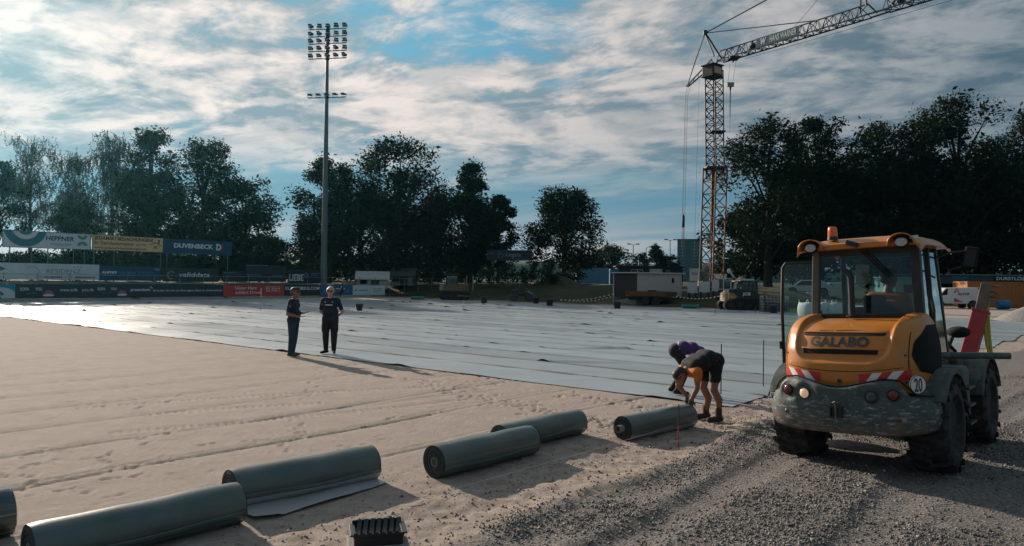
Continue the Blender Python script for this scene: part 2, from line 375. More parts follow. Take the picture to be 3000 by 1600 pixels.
    # close the small hole under the camera
    me = o.data; tri = [(c, k, (k+1) % na) for k in range(na)]
    cap = np_mesh('ground_centre', V, np.array(tri), m, o, True)
    o['kind'] = 'structure'; return o
GROUND = build_ground()
def gz(x, y):
    z, _, _ = ground_z(np.array([float(x)]), np.array([float(y)])); return float(z[0])
# ---------------------------------------------------------------- loose crushed stone
def stones(name, x, y, z, size, m, parent=None):
    n = len(x); base = np.array([[a, b, c] for a in (-1, 1) for b in (-1, 1) for c in (-1, 1)], float)*.5
    V = base[None]*(1+RNG.uniform(-.38, .38, (n, 8, 3)))
    V = V*RNG.uniform(.55, 1.25, (n, 1, 3))
    q = RNG.normal(size=(n, 4)); q /= np.linalg.norm(q, axis=1, keepdims=True); w, a, b, c = q.T
    Rm = np.stack([1-2*(b*b+c*c), 2*(a*b-c*w), 2*(a*c+b*w), 2*(a*b+c*w), 1-2*(a*a+c*c), 2*(b*c-a*w), 2*(a*c-b*w), 2*(b*c+a*w), 1-2*(a*a+b*b)], -1).reshape(n, 3, 3)
    V = np.einsum('nij,nkj->nki', Rm, V)*size[:, None, None] + np.stack([x, y, z], -1)[:, None]
    f = np.array([(0, 1, 3, 2), (4, 6, 7, 5), (0, 4, 5, 1), (2, 3, 7, 6), (0, 2, 6, 4), (1, 5, 7, 3)])
    F = (f[None]+np.arange(n)[:, None, None]*8).reshape(-1, 4)
    tone = np.repeat(RNG.random(n), 8)
    return np_mesh(name, V.reshape(-1, 3), F, m, parent, False, {'tone': tone})
def stone_mat():
    m = bpy.data.materials.new('crushed_stone'); m.use_nodes = True; t = m.node_tree; N = NT(t); b = t.nodes['Principled BSDF']
    c = ramp(N, N('ShaderNodeAttribute', attribute_name='tone').outputs['Fac'], [(0, (.062, .058, .057)), (.4, (.130, .121, .115)), (.8, (.195, .180, .170)), (.95, (.34, .32, .30)), (1, (.23, .175, .145))])
    t.links.new(c, b.inputs['Base Color']); b.inputs['Roughness'].default_value = .88; return m
M_STONE = stone_mat()
def scatter():
    n = 225000; r = 4.6*np.exp(RNG.random(n)*1.5); th = np.radians(RNG.uniform(-30, 44, n)); x = r*np.sin(th); y = r*np.cos(th)
    z, u, v = ground_z(x, y)
    dens = sst(-.05, -.75, v+.7*(fbm(x*1.1, y*1.1, 71, 3)-.45))
    dens = dens*(.10+.90*sst(.34, .56, fbm(x*.75, y*.75, 91, 3))) * (1-.72*np.clip(np.exp(-((v+1.33+.06*np.sin(u*.7))/.19)**4)+np.exp(-((v+2.80+.06*np.sin(u*.7+.4))/.19)**4)+.7*np.exp(-((v+3.9+.1*np.sin(u*.5))/.22)**4), 0, 1)) + .03*sst(1.3, .2, v)
    keep = RNG.random(n) < dens; x, y, z = x[keep], y[keep], z[keep]
    s = (.0048+.0150*RNG.random(len(x))**3.2)*(1+.035*(np.hypot(x, y)-5))
    print('stones', len(x))
    o = stones('gravel', x, y, z+s*.25, s, M_STONE); tag(o, 'grey crushed stone spread over the track in the foreground', 'gravel', kind='stuff')
    k = 2600; u = RNG.uniform(-11, 3, k); v = .25+RNG.normal(size=k)*.55+.2; P = np.array(OO)[:2]+u[:, None]*np.array(DU)[:2]+v[:, None]*np.array(DV)[:2]
    z, _, _ = ground_z(P[:, 0], P[:, 1]); s = .006+.016*RNG.random(k)**2.6
    m = mat('sand_clod', (.36, .28, .22), .95, var=.2, scale=20)
    o2 = stones('sand_clods', P[:, 0], P[:, 1], z+s*.2, s, m); tag(o2, 'loose clods of sand thrown up along the string line', 'sand', kind='stuff')
scatter()
# ================================================================ membrane strips on the pitch
M_FILM = mat('membrane_film', (.258, .303, .328), FILM_R, var=.07, scale=1.0, bump=.10, bscale=7., spec=.5, dirt=(.26, .24, .21), dirt_amt=.16, dscale=.8)
SW = 1.55
def film_patches():                                  # every strip comes from another batch: slightly other tone and gloss
    t = M_FILM.node_tree; N = NT(t); b = t.nodes['Principled BSDF']; l = b.inputs['Base Color'].links[0].from_socket
    r = N('ShaderNodeObjectInfo').outputs['Random']; k = N('ShaderNodeMapRange', i_0=r, i_3=.87, i_4=1.13).outputs[0]
    t.links.new(mixc(N, 1., l, N('ShaderNodeCombineXYZ', i_0=k, i_1=k, i_2=k).outputs[0], 'MULTIPLY'), b.inputs['Base Color'])
    n = N('ShaderNodeTexNoise', i_Vector=N('ShaderNodeTexCoord').outputs['Object'], i_Scale=.35, i_Detail=5.).outputs[0]
    t.links.new(mathn(N, 'ADD', N('ShaderNodeMapRange', i_0=n, i_1=.3, i_2=.7, i_3=-.09, i_4=.09).outputs[0], mathn(N, 'ADD', mathn(N, 'MULTIPLY', r, .08), FILM_R-.02)), b.inputs['Roughness'])
film_patches()
M_WELD = mat('weld_bead', (.10, .11, .115), .6, var=.3, scale=2)
def vmax(u): return float(np.interp(u, [-5, 10, 19, 27, 33, 37.5, 39.5, 41.5], [55.4, 55, 53.5, 50, 44.5, 36.5, 26, 15]))
def strips():
    ns = 27
    for k in range(ns):
        u0 = k*SW+.012*math.sin(k*5); u1 = u0+SW+.07; v0 = .50+.12*math.sin(k*2.1)+(.10 if k == 0 else 0)+float(np.interp(u0, [0, 16, 25, 41], [0, -1.6, -2.0, -2.4])); v1a, v1b = vmax(u0), vmax(u1)
        nv = 500; nu = 15; s = np.linspace(0, 1, nv)**1.3; a = np.linspace(0, 1, nu)
        S, A = np.meshgrid(s, a, indexing='ij')
        v = v0+S*((v1a*(1-A)+v1b*A)-v0); u = u0+A*(u1-u0)
        u = u + (A < .01)*(.014*np.sin(v*.8+k)+.007*np.sin(v*2.3+k*2)) + (A > .99)*(.012*np.sin(v*.7+k*1.7))
        x = OO.x+DU.x*u+DV.x*v; y = OO.y+DU.y*u+DV.y*v
        z = .016 + .003*k % .004 + A*.006 + .030*np.exp(-((A-.965)/.03)**2) - .012*np.exp(-((A-.88)/.04)**2) + .009*sst(.55, .85, vn(x*.45+y*.2, y*1.7, 5+k)) + .006*(fbm(x*.9, y*3., 9, 3)-.4)
        rs = random.Random(k*7+3)
        for i in range(12):                     # folds that stand up from a seam and run out across the strip
            c = rs.uniform(0, 1)*(v1b-v0)+v0; hgt = rs.uniform(.02, .065)*(1 if c > 5 else .4)*(.7+.8*(rs.random() < .25)); g = rs.uniform(1.0, 1.9); wd = rs.uniform(.10, .20)+.003*c; a0 = rs.choice((0., 0., 1., rs.random())); ln = rs.uniform(.5, 1.3)
            dd = (v-c+g*(A-a0)*SW)/wd
            z = z + hgt*np.where(dd > 0, np.exp(-dd**2), np.exp(-(dd*.7)**2))*np.clip(1-np.abs(A-a0)/ln, 0, 1)**.8
        for i in range(24):                     # low creases running obliquely over the strip
            c = rs.uniform(v0, v1b); z = z + rs.uniform(.006, .026)*np.exp(-((v-c+rs.uniform(.5, 1.3)*(u-u0))/.06)**2)*np.exp(-((A-rs.random())/.35)**2)
        if k == 0: z = z + .02*(A < .01)*sst(.62, .8, vn(v*1.1, v*0+3, 4))
        V = np.stack([x, y, z], -1).reshape(-1, 3); J, I = np.meshgrid(np.arange(nv-1), np.arange(nu-1), indexing='ij')
        F = np.stack([J*nu+I, J*nu+I+1, (J+1)*nu+I+1, (J+1)*nu+I], -1).reshape(-1, 4)
        o = np_mesh('membrane_strip', V, F, M_FILM, None, True)
        ORD = ['', 'second', 'third', 'fourth', 'fifth', 'sixth', 'seventh', 'eighth', 'ninth', 'tenth', 'eleventh', 'twelfth', 'thirteenth', 'fourteenth', 'fifteenth', 'sixteenth', 'seventeenth', 'eighteenth', 'nineteenth', 'twentieth', 'twenty-first', 'twenty-second', 'twenty-third', 'twenty-fourth', 'twenty-fifth', 'twenty-sixth', '']
        if k > 0:                               # dark broken weld bead along the seam
            Q = []; vv = np.arange(v0+.1, min(vmax(u0), 54)-.2, .22); wd_ = .007+.014*vn(vv*1.3, vv*0+k, 3)+.0005*vv
            for v_, w_ in zip(vv, wd_*(vn(vv*.9, vv*0+k*3.3, 8) > .22)):
                zq = .052+.0015*(k % 3); Q.append([W(u0-w_+.012*math.sin(v_*.8+k), v_, zq), W(u0+w_+.012*math.sin(v_*.8+k)+.004, v_, zq)])
            sb = MB(); sb.grid(Q); sb.build('weld_seam', M_WELD, o, True)
        lab = 'shiny pale membrane strip forming the sheet edge against the bare sand' if k == 0 else \
              'farthest pale membrane strip, along the end of the pitch by the parked machines' if k == ns-1 else ORD[k]+' pale membrane strip across the pitch, counted from the bare sand edge'
        tag(o, lab, 'membrane', 'membrane strips covering the pitch')
strips()
# yellow joint tape along the first two seams
M_TAPE = mat('seam_tape', (.30, .25, .13), .6)
for u_, lab in ((SW*1+.03, 'thin ochre joint tape along the membrane seam nearest the sand'), (SW*2+.03, 'thin ochre joint tape on the second seam behind the bent workers')):
    P = []
    for i in range(120):
        v_ = .6+i*.16; w_ = .022*(.4+vn(np.array([v_*1.6]), np.array([u_]), 9)[0]); P.append([W(u_-w_, v_, .036), W(u_+w_, v_, .037)])
    b = MB(); b.grid(P); tag(b.build('joint_tape', M_TAPE, None, True), lab, 'tape', 'joint tapes on the membrane')
# ================================================================ rolls
M_ROLL = mat('roll_film', (.072, .104, .094), .34, var=.16, scale=3.5, bump=.06, bscale=24., spec=.6, coat=.25, dirt=(.10, .10, .09), dirt_amt=.2)
M_REND = mat('roll_edge', (.035, .05, .052), .6, var=.3, scale=30)
M_CORE = mat('cardboard_core', (.23, .22, .20), .7)
M_FLAP = mat('loose_film', (.36, .37, .37), .32, var=.06, bump=.1, bscale=14., spec=.6)
def roll(A, B, r, label, core_out=0., flap=None, wrap=False):
    A = Vector(A); B = Vector(B); ax = (B-A).normalized(); Lr = (B-A).length
    t = thing('membrane_roll', label, 'roll', A.lerp(B, .5)-Vector((0, 0, r)), 0, 'rolls of membrane waiting along the string line'); off = -Vector(t.location)
    A = A+off; B = B+off; side = ax.cross(UP).normalized()
    b = MB(); rings = []; n = 40; rn = random.Random(int(r*1e5+Lr*1e3))
    ph = rn.random()*6
    for i in range(25):
        f = i/24; e = min(f, 1-f)*Lr; rad = r*(1-.035*math.exp(-e/.012)) + .0022*math.sin(f*17+ph)
        rings.append([A.lerp(B, f)+(side*math.cos(2*math.pi*k/n)+UP*math.sin(2*math.pi*k/n))*(rad+.0025*math.sin(3*2*math.pi*k/n+f*9+ph)-.010*max(0, -math.sin(2*math.pi*k/n))**6) for k in range(n)])
    b.loft(rings, cap=False); b.build('film', M_ROLL, t, 'all')
    # the free edge of the outermost turn
    e = MB(); P = []
    for i in range(13):
        f = i/12; row = []
        for k in range(4):
            a = R(-12-14*k/3+3*math.sin(f*7+ph)); row.append(A.lerp(B, f)+(side*math.cos(a)+UP*math.sin(a))*(r+.004+.003*k/3))
        P.append(row)
    e.grid(P); e.build('outer_turn', M_ROLL, t, True, solid=.003)
    for end, s in ((A, -1), (B, 1)):
        prof = []; k = 9; r0 = .052
        for i in range(k):
            ra = r*.985-(r*.985-r0)*i/k; rb = r*.985-(r*.985-r0)*(i+.7)/k; dz = .004+.012*((i*37) % 5)/5
            prof += [(dz*s, ra), (dz*s, rb), (-.003*s, rb-.002)]
        c = MB(); c.revolve(end-ax*s*.006, ax, prof, 36, side); c.build('wound_end', M_REND, t, True)
        c = MB(); o = core_out if s < 0 else .012
        c.revolve(end, ax, [(s*-.05, .047), (s*o, .047), (s*o, .038), (s*-.05, .038)], 24, side); c.build('core', M_CORE, t, True)
    if flap:
        c = MB(); P = []
        for i in range(25):
            f = i/24; row = []; reach = np.interp(f, [0, .12, .6, 1], flap)
            base = A.lerp(B, f); gx = base - UP*r
            for k in range(15):
                g = k/14
                if g < .3:
                    a = R(-20-70*g/.3); p = base+(-side*0+side*math.cos(a)+UP*math.sin(a))*(r+.008)
                else:
                    h = (g-.3)/.7; p = gx+side*(reach*h); pw = p-off; p.z = gz(pw.x, pw.y)+off.z+.016+.008*math.sin(f*8+h*4)+(.030*h**3*(1 if f < .15 else .25))
                row.append(p)
            P.append(row)
        c.grid(P); c.build('loose_end', M_FLAP, t, True)
    if wrap:
        c = MB(); c.loft([[p for p in c.ring(A.lerp(B, f), side, UP, r*(1.10+.03*math.sin(f*30)), 36)] for f in [i/10 for i in range(5, 11)]], cap=False)
        c.build('clear_wrap', glass('wrap_film', (.80, .78, .80), .05), t, True)
    return t
def rl(u0, v0, u1, v1, r, *a, **k):
    p = W(u0, v0); q = W(u1, v1); return roll(W(u0, v0, gz(p.x, p.y)+r-.012), W(u1, v1, gz(q.x, q.y)+r-.012), r, *a, **k)
rl(-11.6, 2.66, -9.92, 2.57, .19, 'membrane roll in torn clear wrapping cut off by the left edge of the picture', wrap=True)
rl(-10.12, 1.55, -8.56, 1.48, .178, 'large dark membrane roll lying nearest the camera at the lower left')
rl(-8.40, 1.88, -6.88, 1.70, .178, 'dark membrane roll with a pale loose end spread on the sand before it', flap=[.50, .56, .44, .30])
rl(-6.46, 1.20, -4.90, 1.12, .178, 'dark membrane roll with its cardboard core showing, in the middle of the row')
rl(-5.07, 1.46, -3.50, 1.36, .170, 'dark membrane roll lying half hidden behind the middle roll')
rl(-3.42, .70, -1.98, .44, .165, 'membrane roll being handled by the bent worker, its core tube sticking out', core_out=.10, flap=[.05, .07, .10, .12])
# ================================================================ concrete block with drain box, string and rods
M_CONC = mat('concrete', (.27, .255, .235), .9, var=.15, scale=5, bump=.5, bscale=60)
M_BLK = mat('black_plastic', (.012, .015, .016), .38, var=.2, bump=.08)
def drain():
    p = gnd(1106, 1622); z0 = gz(p.x, p.y); rz = R(14)
    o = MB(); o.box((0, 0, 0), (.46, .34, .15)); bl = o.build('concrete_block', M_CONC, None, bevel=.012)
    bl.location = (p.x, p.y, z0+.025); bl.rotation_euler = (0, 0, rz); tag(bl, 'rough concrete block under the black drain box at the lower edge', 'block')
    t = thing('drain_box', 'black plastic drain box with a curved ribbed grate, set on the concrete block', 'drain', (p.x, p.y, z0+.10), rz)
    b = MB(); w, d, h = .35, .24, .085
    for (cx, cy, sx, sy) in ((-w/2, 0, .012, d), (w/2, 0, .012, d), (0, -d/2, w, .012), (0, d/2, w, .012)): b.box((cx, cy, h/2), (sx, sy, h))
    b.box((0, 0, .006), (w, d, .012)); b.build('box', M_BLK, t, bevel=.003)
    for s in (-1, 1): b = MB(); b.box((s*(w/2+.016), 0, h+.004), (.042, d+.03, .014)); b.build('flange', M_BLK, t, bevel=.003)
    for i in range(7):
        x = -w/2+w*(i+.5)/7; b = MB(); Q = [[Vector((x+dx+.04*(k/12-.5), -d/2-.015+(d+.03)*k/12, h+.018-.050*math.sin(math.pi*(k/12)**.8)+.020*(k/12)**2.2)) for k in range(13)] for dx in (-.017, .017)]
        b.grid(Q); b.build('grate_rib', M_BLK, t, False, solid=.010)
    for fy, fz, hz_ in ((d/2+.012, h+.012, .05), (-d/2-.012, h-.002, .026)): b = MB(); b.box((0, fy, fz), (w+.03, .012, hz_)); b.build('rim', M_BLK, t, bevel=.004)
    b = MB(); b.grid([[Vector((-w/2+w*a, -d/2+d*k/8, h-.012-.045*math.sin(math.pi*k/8))) for a in (0, 1)] for k in range(9)]); b.build('trough', mat('trough_black', (.02, .024, .024), .5), t, True)
drain()
M_STR = mat('string', (.55, .53, .48), .8)
M_ROD = mat('iron_rod', (.06, .05, .05), .6, .5)
M_RED = mat('rod_red', (.40, .035, .03), .5); M_WHT = mat('rod_white', (.7, .68, .66), .5)
S0 = gnd(1190, 1480); S1 = gnd(1987, 1265); S2 = gnd(2118, 1226)
b = MB(); b.tube([S0+UP*.03, S0.lerp(S1, .5)+UP*.05, S1+UP*.10], .0028, 5); b.tube([S1+UP*.10, S2+UP*.05], .0028, 5)
tag(b.build('string_line', M_STR), 'thin pale builder\'s string stretched along the edge of the pitch', 'string')
def rod(px, py0, py1, label, cols, r=.011, depth=None, name='marking_rod'):
    p = gnd(px, py1) if depth is None else at(px, py1, depth); d_ = (p-Vector((0, 0, CH))).dot(CF)
    h = (py1-py0)*d_/FPX; t = thing(name, label, 'rod', p, 0, 'marking rods round the pitch'); n = len(cols)
    for i, c in enumerate(cols):
        b = MB(); b.cyl((0, 0, h*i/n-(.05 if i == 0 else 0)), (0, 0, h*(i+1)/n), r, r, 8); b.build('section', {'r': M_RED, 'w': M_WHT, 'k': M_ROD}[c], t, True)
rod(1987, 1185, 1312, 'red iron rod holding the string beside the roll of the bent worker', 'rrkk', .008)
rod(2112, 1008, 1158, 'dark thin rod standing just behind the bent workers', 'kk', .011)
rod(2236, 996, 1137, 'dark thin rod standing in the membrane nearest the loader', 'kk', .011)
rod(764, 845, 912, 'white and red rod standing on the membrane left of the two men', 'rwrww', .016)
rod(125, 878, 935, 'thin rod at the left end of the membrane in front of the dark boards', 'kw', .014)
rod(1357, 880, 911, 'short rod on the far membrane in front of the bulldozer', 'kw', .014)
rod(2096, 902, 921, 'short rod at the far edge of the membrane, left end of the black tracked tractor', 'k', .014)
rod(2213, 900, 923, 'short rod at the far edge of the membrane, right end of the black tracked tractor', 'k', .014)
# ================================================================ wheel loader
M_ORG = mat('loader_orange', (.50, .170, .015), .42, var=.10, scale=4, coat=.25, dirt=(.30, .19, .09), dirt_amt=.30, dscale=5, bump=.02, bscale=30)
M_GRY = mat('loader_grey', (.055, .075, .072), .6, var=.22, scale=7, dirt=(.20, .175, .14), dirt_amt=.42, dscale=6, bump=.12, bscale=30)
M_BMP = mat('bumper_grey', (.048, .070, .068), .55, var=.25, scale=8, dirt=(.24, .22, .18), dirt_amt=.18, dscale=13, bump=.15, bscale=25)
M_DRK = mat('dark_frame', (.014, .018, .018), .45, var=.2, dirt=(.06, .055, .045), dirt_amt=.2)
M_RUB = mat('tyre_rubber', (.016, .016, .016), .85, var=.3, scale=12, dirt=(.07, .062, .052), dirt_amt=.5, dscale=7, bump=.2)
M_RIM = mat('rim_grey', (.10, .11, .10), .6, dirt=(.15, .13, .1))
M_LRED = mat('lamp_red', (.12, .008, .007), .18, spec=.8, var=.2, scale=60)
M_LCLR = mat('lamp_clear', (.42, .40, .38), .14, spec=.9, var=.3, scale=90)
M_LGLINT = mat('lamp_glint', (1., .62, .40), .2, emit=.22, var=.05)  # faint emission stands in for a warm reflection on the lens
M_AMB = mat('beacon_amber', (.75, .13, .01), .15, spec=.9, var=.25, scale=50)
M_SRED = mat('sign_red', (.52, .02, .025), .4, var=.15, scale=20); M_SWHT = mat('sign_white', (.72, .70, .68), .4, var=.12, scale=20)
M_LET = mat('lettering_dark', (.035, .055, .045), .5); M_SEAT = mat('seat_black', (.018, .018, .02), .7)
M_GLS = glass('cab_glass', (.46, .62, .62), .03); M_GLD = glass('door_glass', (.55, .72, .70), .04)
M_BOOM = mat('boom_red', (.34, .035, .04), .5, var=.15, dirt=(.12, .08, .06), dirt_amt=.35, dscale=5)
M_STL = mat('worn_steel', (.14, .12, .10), .55, .4, var=.3, dirt=(.2, .12, .07), dirt_amt=.4)
M_CHR = mat('mirror_glass', (.6, .62, .62), .05, 1.)
LRZ = R(-42)
LD = thing('wheel_loader', 'orange compact wheel loader seen from behind on the gravel track', 'loader', (3.60, 7.98, .045))
LD.rotation_mode = 'QUATERNION'
LM = Matrix.Translation(LD.location) @ Matrix.Rotation(LRZ, 4, 'Z') @ Matrix.Rotation(R(-3.0), 4, 'Y')
LD.rotation_quaternion = LM.to_quaternion()
LI = LM.inverted()
def lw(px, py, depth): return LI @ at(px, py, depth)
HZ = [.90, 1.0, 1.2, 1.35, 1.5, 1.6, 1.66, 1.70, 1.72, 1.73]
HY = [.03, 0, .0, .03, .10, .20, .32, .48, .70, .99]
HWD = [.75, .765, .775, .775, .755, .73, .70, .67, .64, .615]
_zz = np.linspace(.90, 1.73, 400)
def _smooth(T):
    a = np.interp(_zz, HZ, T); k = np.ones(25)/25; p = np.pad(a, 12, mode='edge'); b = np.convolve(p, k, 'valid'); w = np.clip((1.73-_zz)/.05, 0, 1); return b*w+a*(1-w)
_hy, _hw = _smooth(HY), _smooth(HWD); HN = 3.4; HD = .055
def hrec(x, z):
    wx = .50+.03*(z-1.3); e = (abs(x)/wx)**4 + (max(0, 1.52-z)/.31)**4 if z < 1.52 else (abs(x)/wx)**4
    return 1-float(sst(.72, 1.02, np.array(e)))
def hood_y(x, z):
    y0 = np.interp(z, _zz, _hy); w = np.interp(z, _zz, _hw); k = max(0., 1-min(1., abs(x/w))**HN)**(1/HN)
    return 1.0-(1.0-y0)*k
def hood():
    b = MB(); P = []; n = 96
    for z in list(np.linspace(.90, 1.60, 44))+[1.62, 1.64, 1.655, 1.67, 1.68, 1.69, 1.70, 1.706, 1.712, 1.718, 1.724, 1.728, 1.73]:
        y0 = np.interp(z, _zz, _hy); w = np.interp(z, _zz, _hw); row = []
        for i in range(n+1):
            t = math.pi*i/n; c, s = math.cos(t), math.sin(t)
            x = -w*math.copysign(abs(c)**(2/HN), c); y = 1.0-(1.0-y0)*abs(s)**(2/HN); r = hrec(x, z)
            drop = HD*r; f = float(sst(1.45, 1.68, np.array(z)))
            zb = z
            if z < .97: zb = z + .0*(1)                    # lower lip
            row.append((x, y+drop*(1-f*.7), zb-drop*f))
        P.append(row)
    b.grid(P); return b.build('hood', M_ORG, LD, 'all')
HOOD = hood()
def decal(name, m, poly_fn, nx, nz, parent=HOOD, off=.006, label=None):   # poly_fn(a,b) -> (x,z)
    b = MB(); P = []
    for j in range(nz+1):
        row = []
        for i in range(nx+1):
            x, z = poly_fn(i/nx, j/nz); r = hrec(x, z); f = float(sst(1.45, 1.68, np.array(z)))
            row.append((x, hood_y(x, z)+HD*r*(1-f*.7)-off, z-HD*r*f))
        P.append(row)
    b.grid(P); return b.build(name, m, parent, True, label=label)
M_VOID = mat('vent_void', (.004, .004, .004), .9)
decal('vent_slot', M_VOID, lambda a, c: (-.435+.87*a-(.012 if a > .5 else -.012)*(1-c), 1.515+.056*(c)*(1-.25*a)), 24, 2, off=.008)
decal('vent_slot', M_VOID, lambda a, c: (-.42+.80*a-(.012 if a > .5 else -.012)*(1-c), 1.306+.052*(c)*(1-.1*a)), 24, 2, off=.008)
for zt in (1.572, 1.364):      # pressed lips over the two slots
    decal('slot_lip', M_ORG, lambda a, c: (-.445+.88*a, zt+.012*c), 24, 1, off=.022)
def hood_text(s, x0, z0, w, h, m, bold):
    V, F, tw = text2d(s, h/.70, bold); k = w/tw; b = MB(); vs = []
    for (x, y) in V:
        X = x0+x*k; Z = z0+y; r = hrec(X, Z); vs.append((X, hood_y(X, Z)+HD*r*(1-float(sst(1.45, 1.68, np.array(Z)))*.7)-.015, Z))
    b.add(vs, F); return b.build('lettering', m, HOOD, fix=False, label='dark capital letters on the hood')
hood_text('GALABO', -.335, 1.392, .62, .098, M_LET, .035)
decal('swoosh', M_LET, lambda a, c: (-.27+.16*a, 1.588+.003*math.sin(a*5)+(.012+.005*(1-a))*(c-.4)), 8, 1)
decal('swoosh', M_LET, lambda a, c: (-.09+.32*a, 1.590+.008*math.sin(a*2.6)+.013*(1-a)*(c-.3)), 14, 1)
for s in (-1, 1):              # red and white warning stripes
    for k in range(5):
        def pf(a, c, k=k, s=s):
            x = .20+.46*min(1, max(0, (k+a)/5+.18*(c-.5)*(1 if 0 < k+a < 5 else 0))); return s*x, .995+.05*((x-.2)/.46)+.105*c
        decal('stripe', M_SRED if k % 2 == 0 else M_SWHT, pf, 6, 4, off=.007)
for s in (-1, 1):
    decal('panel_gap', M_VOID, lambda a, c, s=s: (s*(.640+.007*a), .94+.60*c), 1, 20, off=.004)
    for zb_ in (1.02, 1.30): b = MB(); xb = s*.615; b.revolve((xb, hood_y(xb, zb_)+.004, zb_), Vector((s*.5, -1, 0)), [(0, .013), (.009, .012), (.011, .004)], 10); b.build('bolt', M_DRK, HOOD, True)
decal('panel_gap', M_VOID, lambda a, c: (-.60+1.2*a, 1.172-.05*(1-(2*a-1)**2)+.006*c), 30, 1, off=.004)
b = MB(); b.cyl((0, hood_y(0, 1.02)-.012, 1.02), (0, hood_y(0, 1.02)+.02, 1.02), .022, None, 14); b.build('hood_lock', M_DRK, HOOD, True)
# big dark side grilles and speed plate
def side_panel(s):
    b = MB(); P = []
    for j in range(15):
        row = []; f = j/14; z = 1.08+.52*f
        for i in range(13):
            g = i/12; w = np.interp(z, _zz, _hw); ya = .24+.24*abs(f-.42)**1.5*2.2+.30*max(0, f-.7)*2; yb = .985-.12*max(0, .25-f)*4*0
            y = ya+(yb-ya)*g if f > .0 else .6; y0 = np.interp(z, _zz, _hy); q = max(0., 1-((1-y)/(1-y0))**HN) if y > y0 else 0.
            row.append((s*(w*q**(1/HN)+.007), y, z))
        P.append(row)
    b.grid(P); return b.build('side_grille', mat('grille_black', (.006, .007, .007), .75, spec=.2), LD, True)
side_panel(1); side_panel(-1)
def plate20():
    c = Vector((.695, .13, 1.0)); nrm = Vector((.80, -.60, .0)).normalized(); ex = UP.cross(nrm)*1; ex = Vector((-nrm.y, nrm.x, 0)); c = Vector((.705, .16, 1.005))+nrm*.035
    b = MB(); b.tube([c-nrm*.004, c+nrm*.004], .098, 36); d = b.build('speed_plate', M_SWHT, LD, True)
    b = MB(); b.loft([b.ring(c+nrm*.006, ex, UP, .097, 36), b.ring(c+nrm*.006, ex, UP, .089, 36)], cap=False); b.build('plate_ring', M_LET, d)
    V, F, tw = text2d('20', .135/.70, .02); k = .095/tw; b = MB(); b.add([c+nrm*.008+ex*((x-tw/2)*k)+UP*(y-.068) for x, y in V], F); b.build('lettering', M_LET, d, fix=False)
plate20()
# rear bumper with its lamps
BW, BN = .90, 3.0
def bz(x): return float(np.interp(abs(x), [0, .10, .25, .45, .6, .68, .74, .9], [.955, .965, 1.0, 1.045, 1.035, .97, .885, .86]))
def bump_y(x, z):
    y0 = -.13+.10*max(0, (.62-z)/.2)**2*1+.10*max(0, (z-.93)/.14)**2
    return .62-(.62-y0)*max(0., 1-min(1., abs(x/BW))**BN)**(1/BN)
def bumper():
    b = MB(); P = []; n = 110
    for j in range(19):
        f = j/18; row = []
        for i in range(n+1):
            t = math.pi*i/n; c, s = math.cos(t), math.sin(t); x = -BW*math.copysign(abs(c)**(2/BN), c); xs = x*(.93+.07*math.sin(math.pi*min(1, .15+f*.85)))
            z = .47+.05*(abs(x)/BW)**4+f*(bz(x)-.47-.05*(abs(x)/BW)**4); y0 = -.13+.10*max(0, (.62-z)/.2)**2+.10*max(0, (z-.93)/.14)**2
            y = .62-(.62-y0)*abs(s)**(2/BN)
            for lx in (-.545, -.345, .345, .545):           # sunk lamp pockets
                q = ((x-lx)/.105)**2+((z-(.905 if abs(lx) > .5 else .885))/.10)**2
                if q < 1.6: y += .022*(1-float(sst(.5, 1.6, np.array(q))))
            row.append((xs, y, z))
        P.append(row)
    # towards the machine
    P.insert(0, [(x*.9, max(y, .1)+.15*(1-abs(x)/BW), z+.02) for x, y, z in P[0]]); P.append([(x*.93, y+.10, z-.005) for x, y, z in P[-1]])
    b.grid(P); return b.build('bumper', M_BMP, LD, 'all')
BUMP = bumper()
def bumper_wear():                                   # caked mud low down, pale scrapes across the middle
    m = M_BMP; t = m.node_tree; N = NT(t); b = t.nodes['Principled BSDF']; l = b.inputs['Base Color'].links[0].from_socket
    tc = N('ShaderNodeTexCoord').outputs['Object']; z = N('ShaderNodeSeparateXYZ', i_0=tc).outputs[2]
    mp = N('ShaderNodeMapping', i_Vector=tc, i_Scale=(3., 3., 11.), i_Rotation=(0, .35, .2)).outputs[0]
    n1 = N('ShaderNodeTexNoise', i_Vector=mp, i_Scale=3.2, i_Detail=11., i_Roughness=.72).outputs[0]; n2 = N('ShaderNodeTexNoise', i_Vector=tc, i_Scale=5., i_Detail=8., i_Roughness=.65).outputs[0]
    band = N('ShaderNodeMapRange', i_0=z, i_1=.90, i_2=.70).outputs[0]
    scr = N('ShaderNodeMapRange', i_0=mathn(N, 'ADD', n1, mathn(N, 'MULTIPLY', band, .06)), i_1=.60, i_2=.66).outputs[0]
    mud = N('ShaderNodeMapRange', i_0=mathn(N, 'ADD', n2, mathn(N, 'MULTIPLY', N('ShaderNodeMapRange', i_0=z, i_1=.72, i_2=.46).outputs[0], .28)), i_1=.60, i_2=.74).outputs[0]
    c = mixc(N, mathn(N, 'MULTIPLY', mud, .8), l, (.13, .105, .08)); c = mixc(N, mathn(N, 'MULTIPLY', scr, .8), c, (.34, .33, .30)); t.links.new(c, b.inputs['Base Color'])
bumper_wear()
b = MB(); b.tube([(x*.985, bump_y(x, bz(x))+.03, bz(x)+.012) for x in np.linspace(-.86, .86, 60)], .011, 6); b.build('rubber_seal', M_VOID, LD, True)

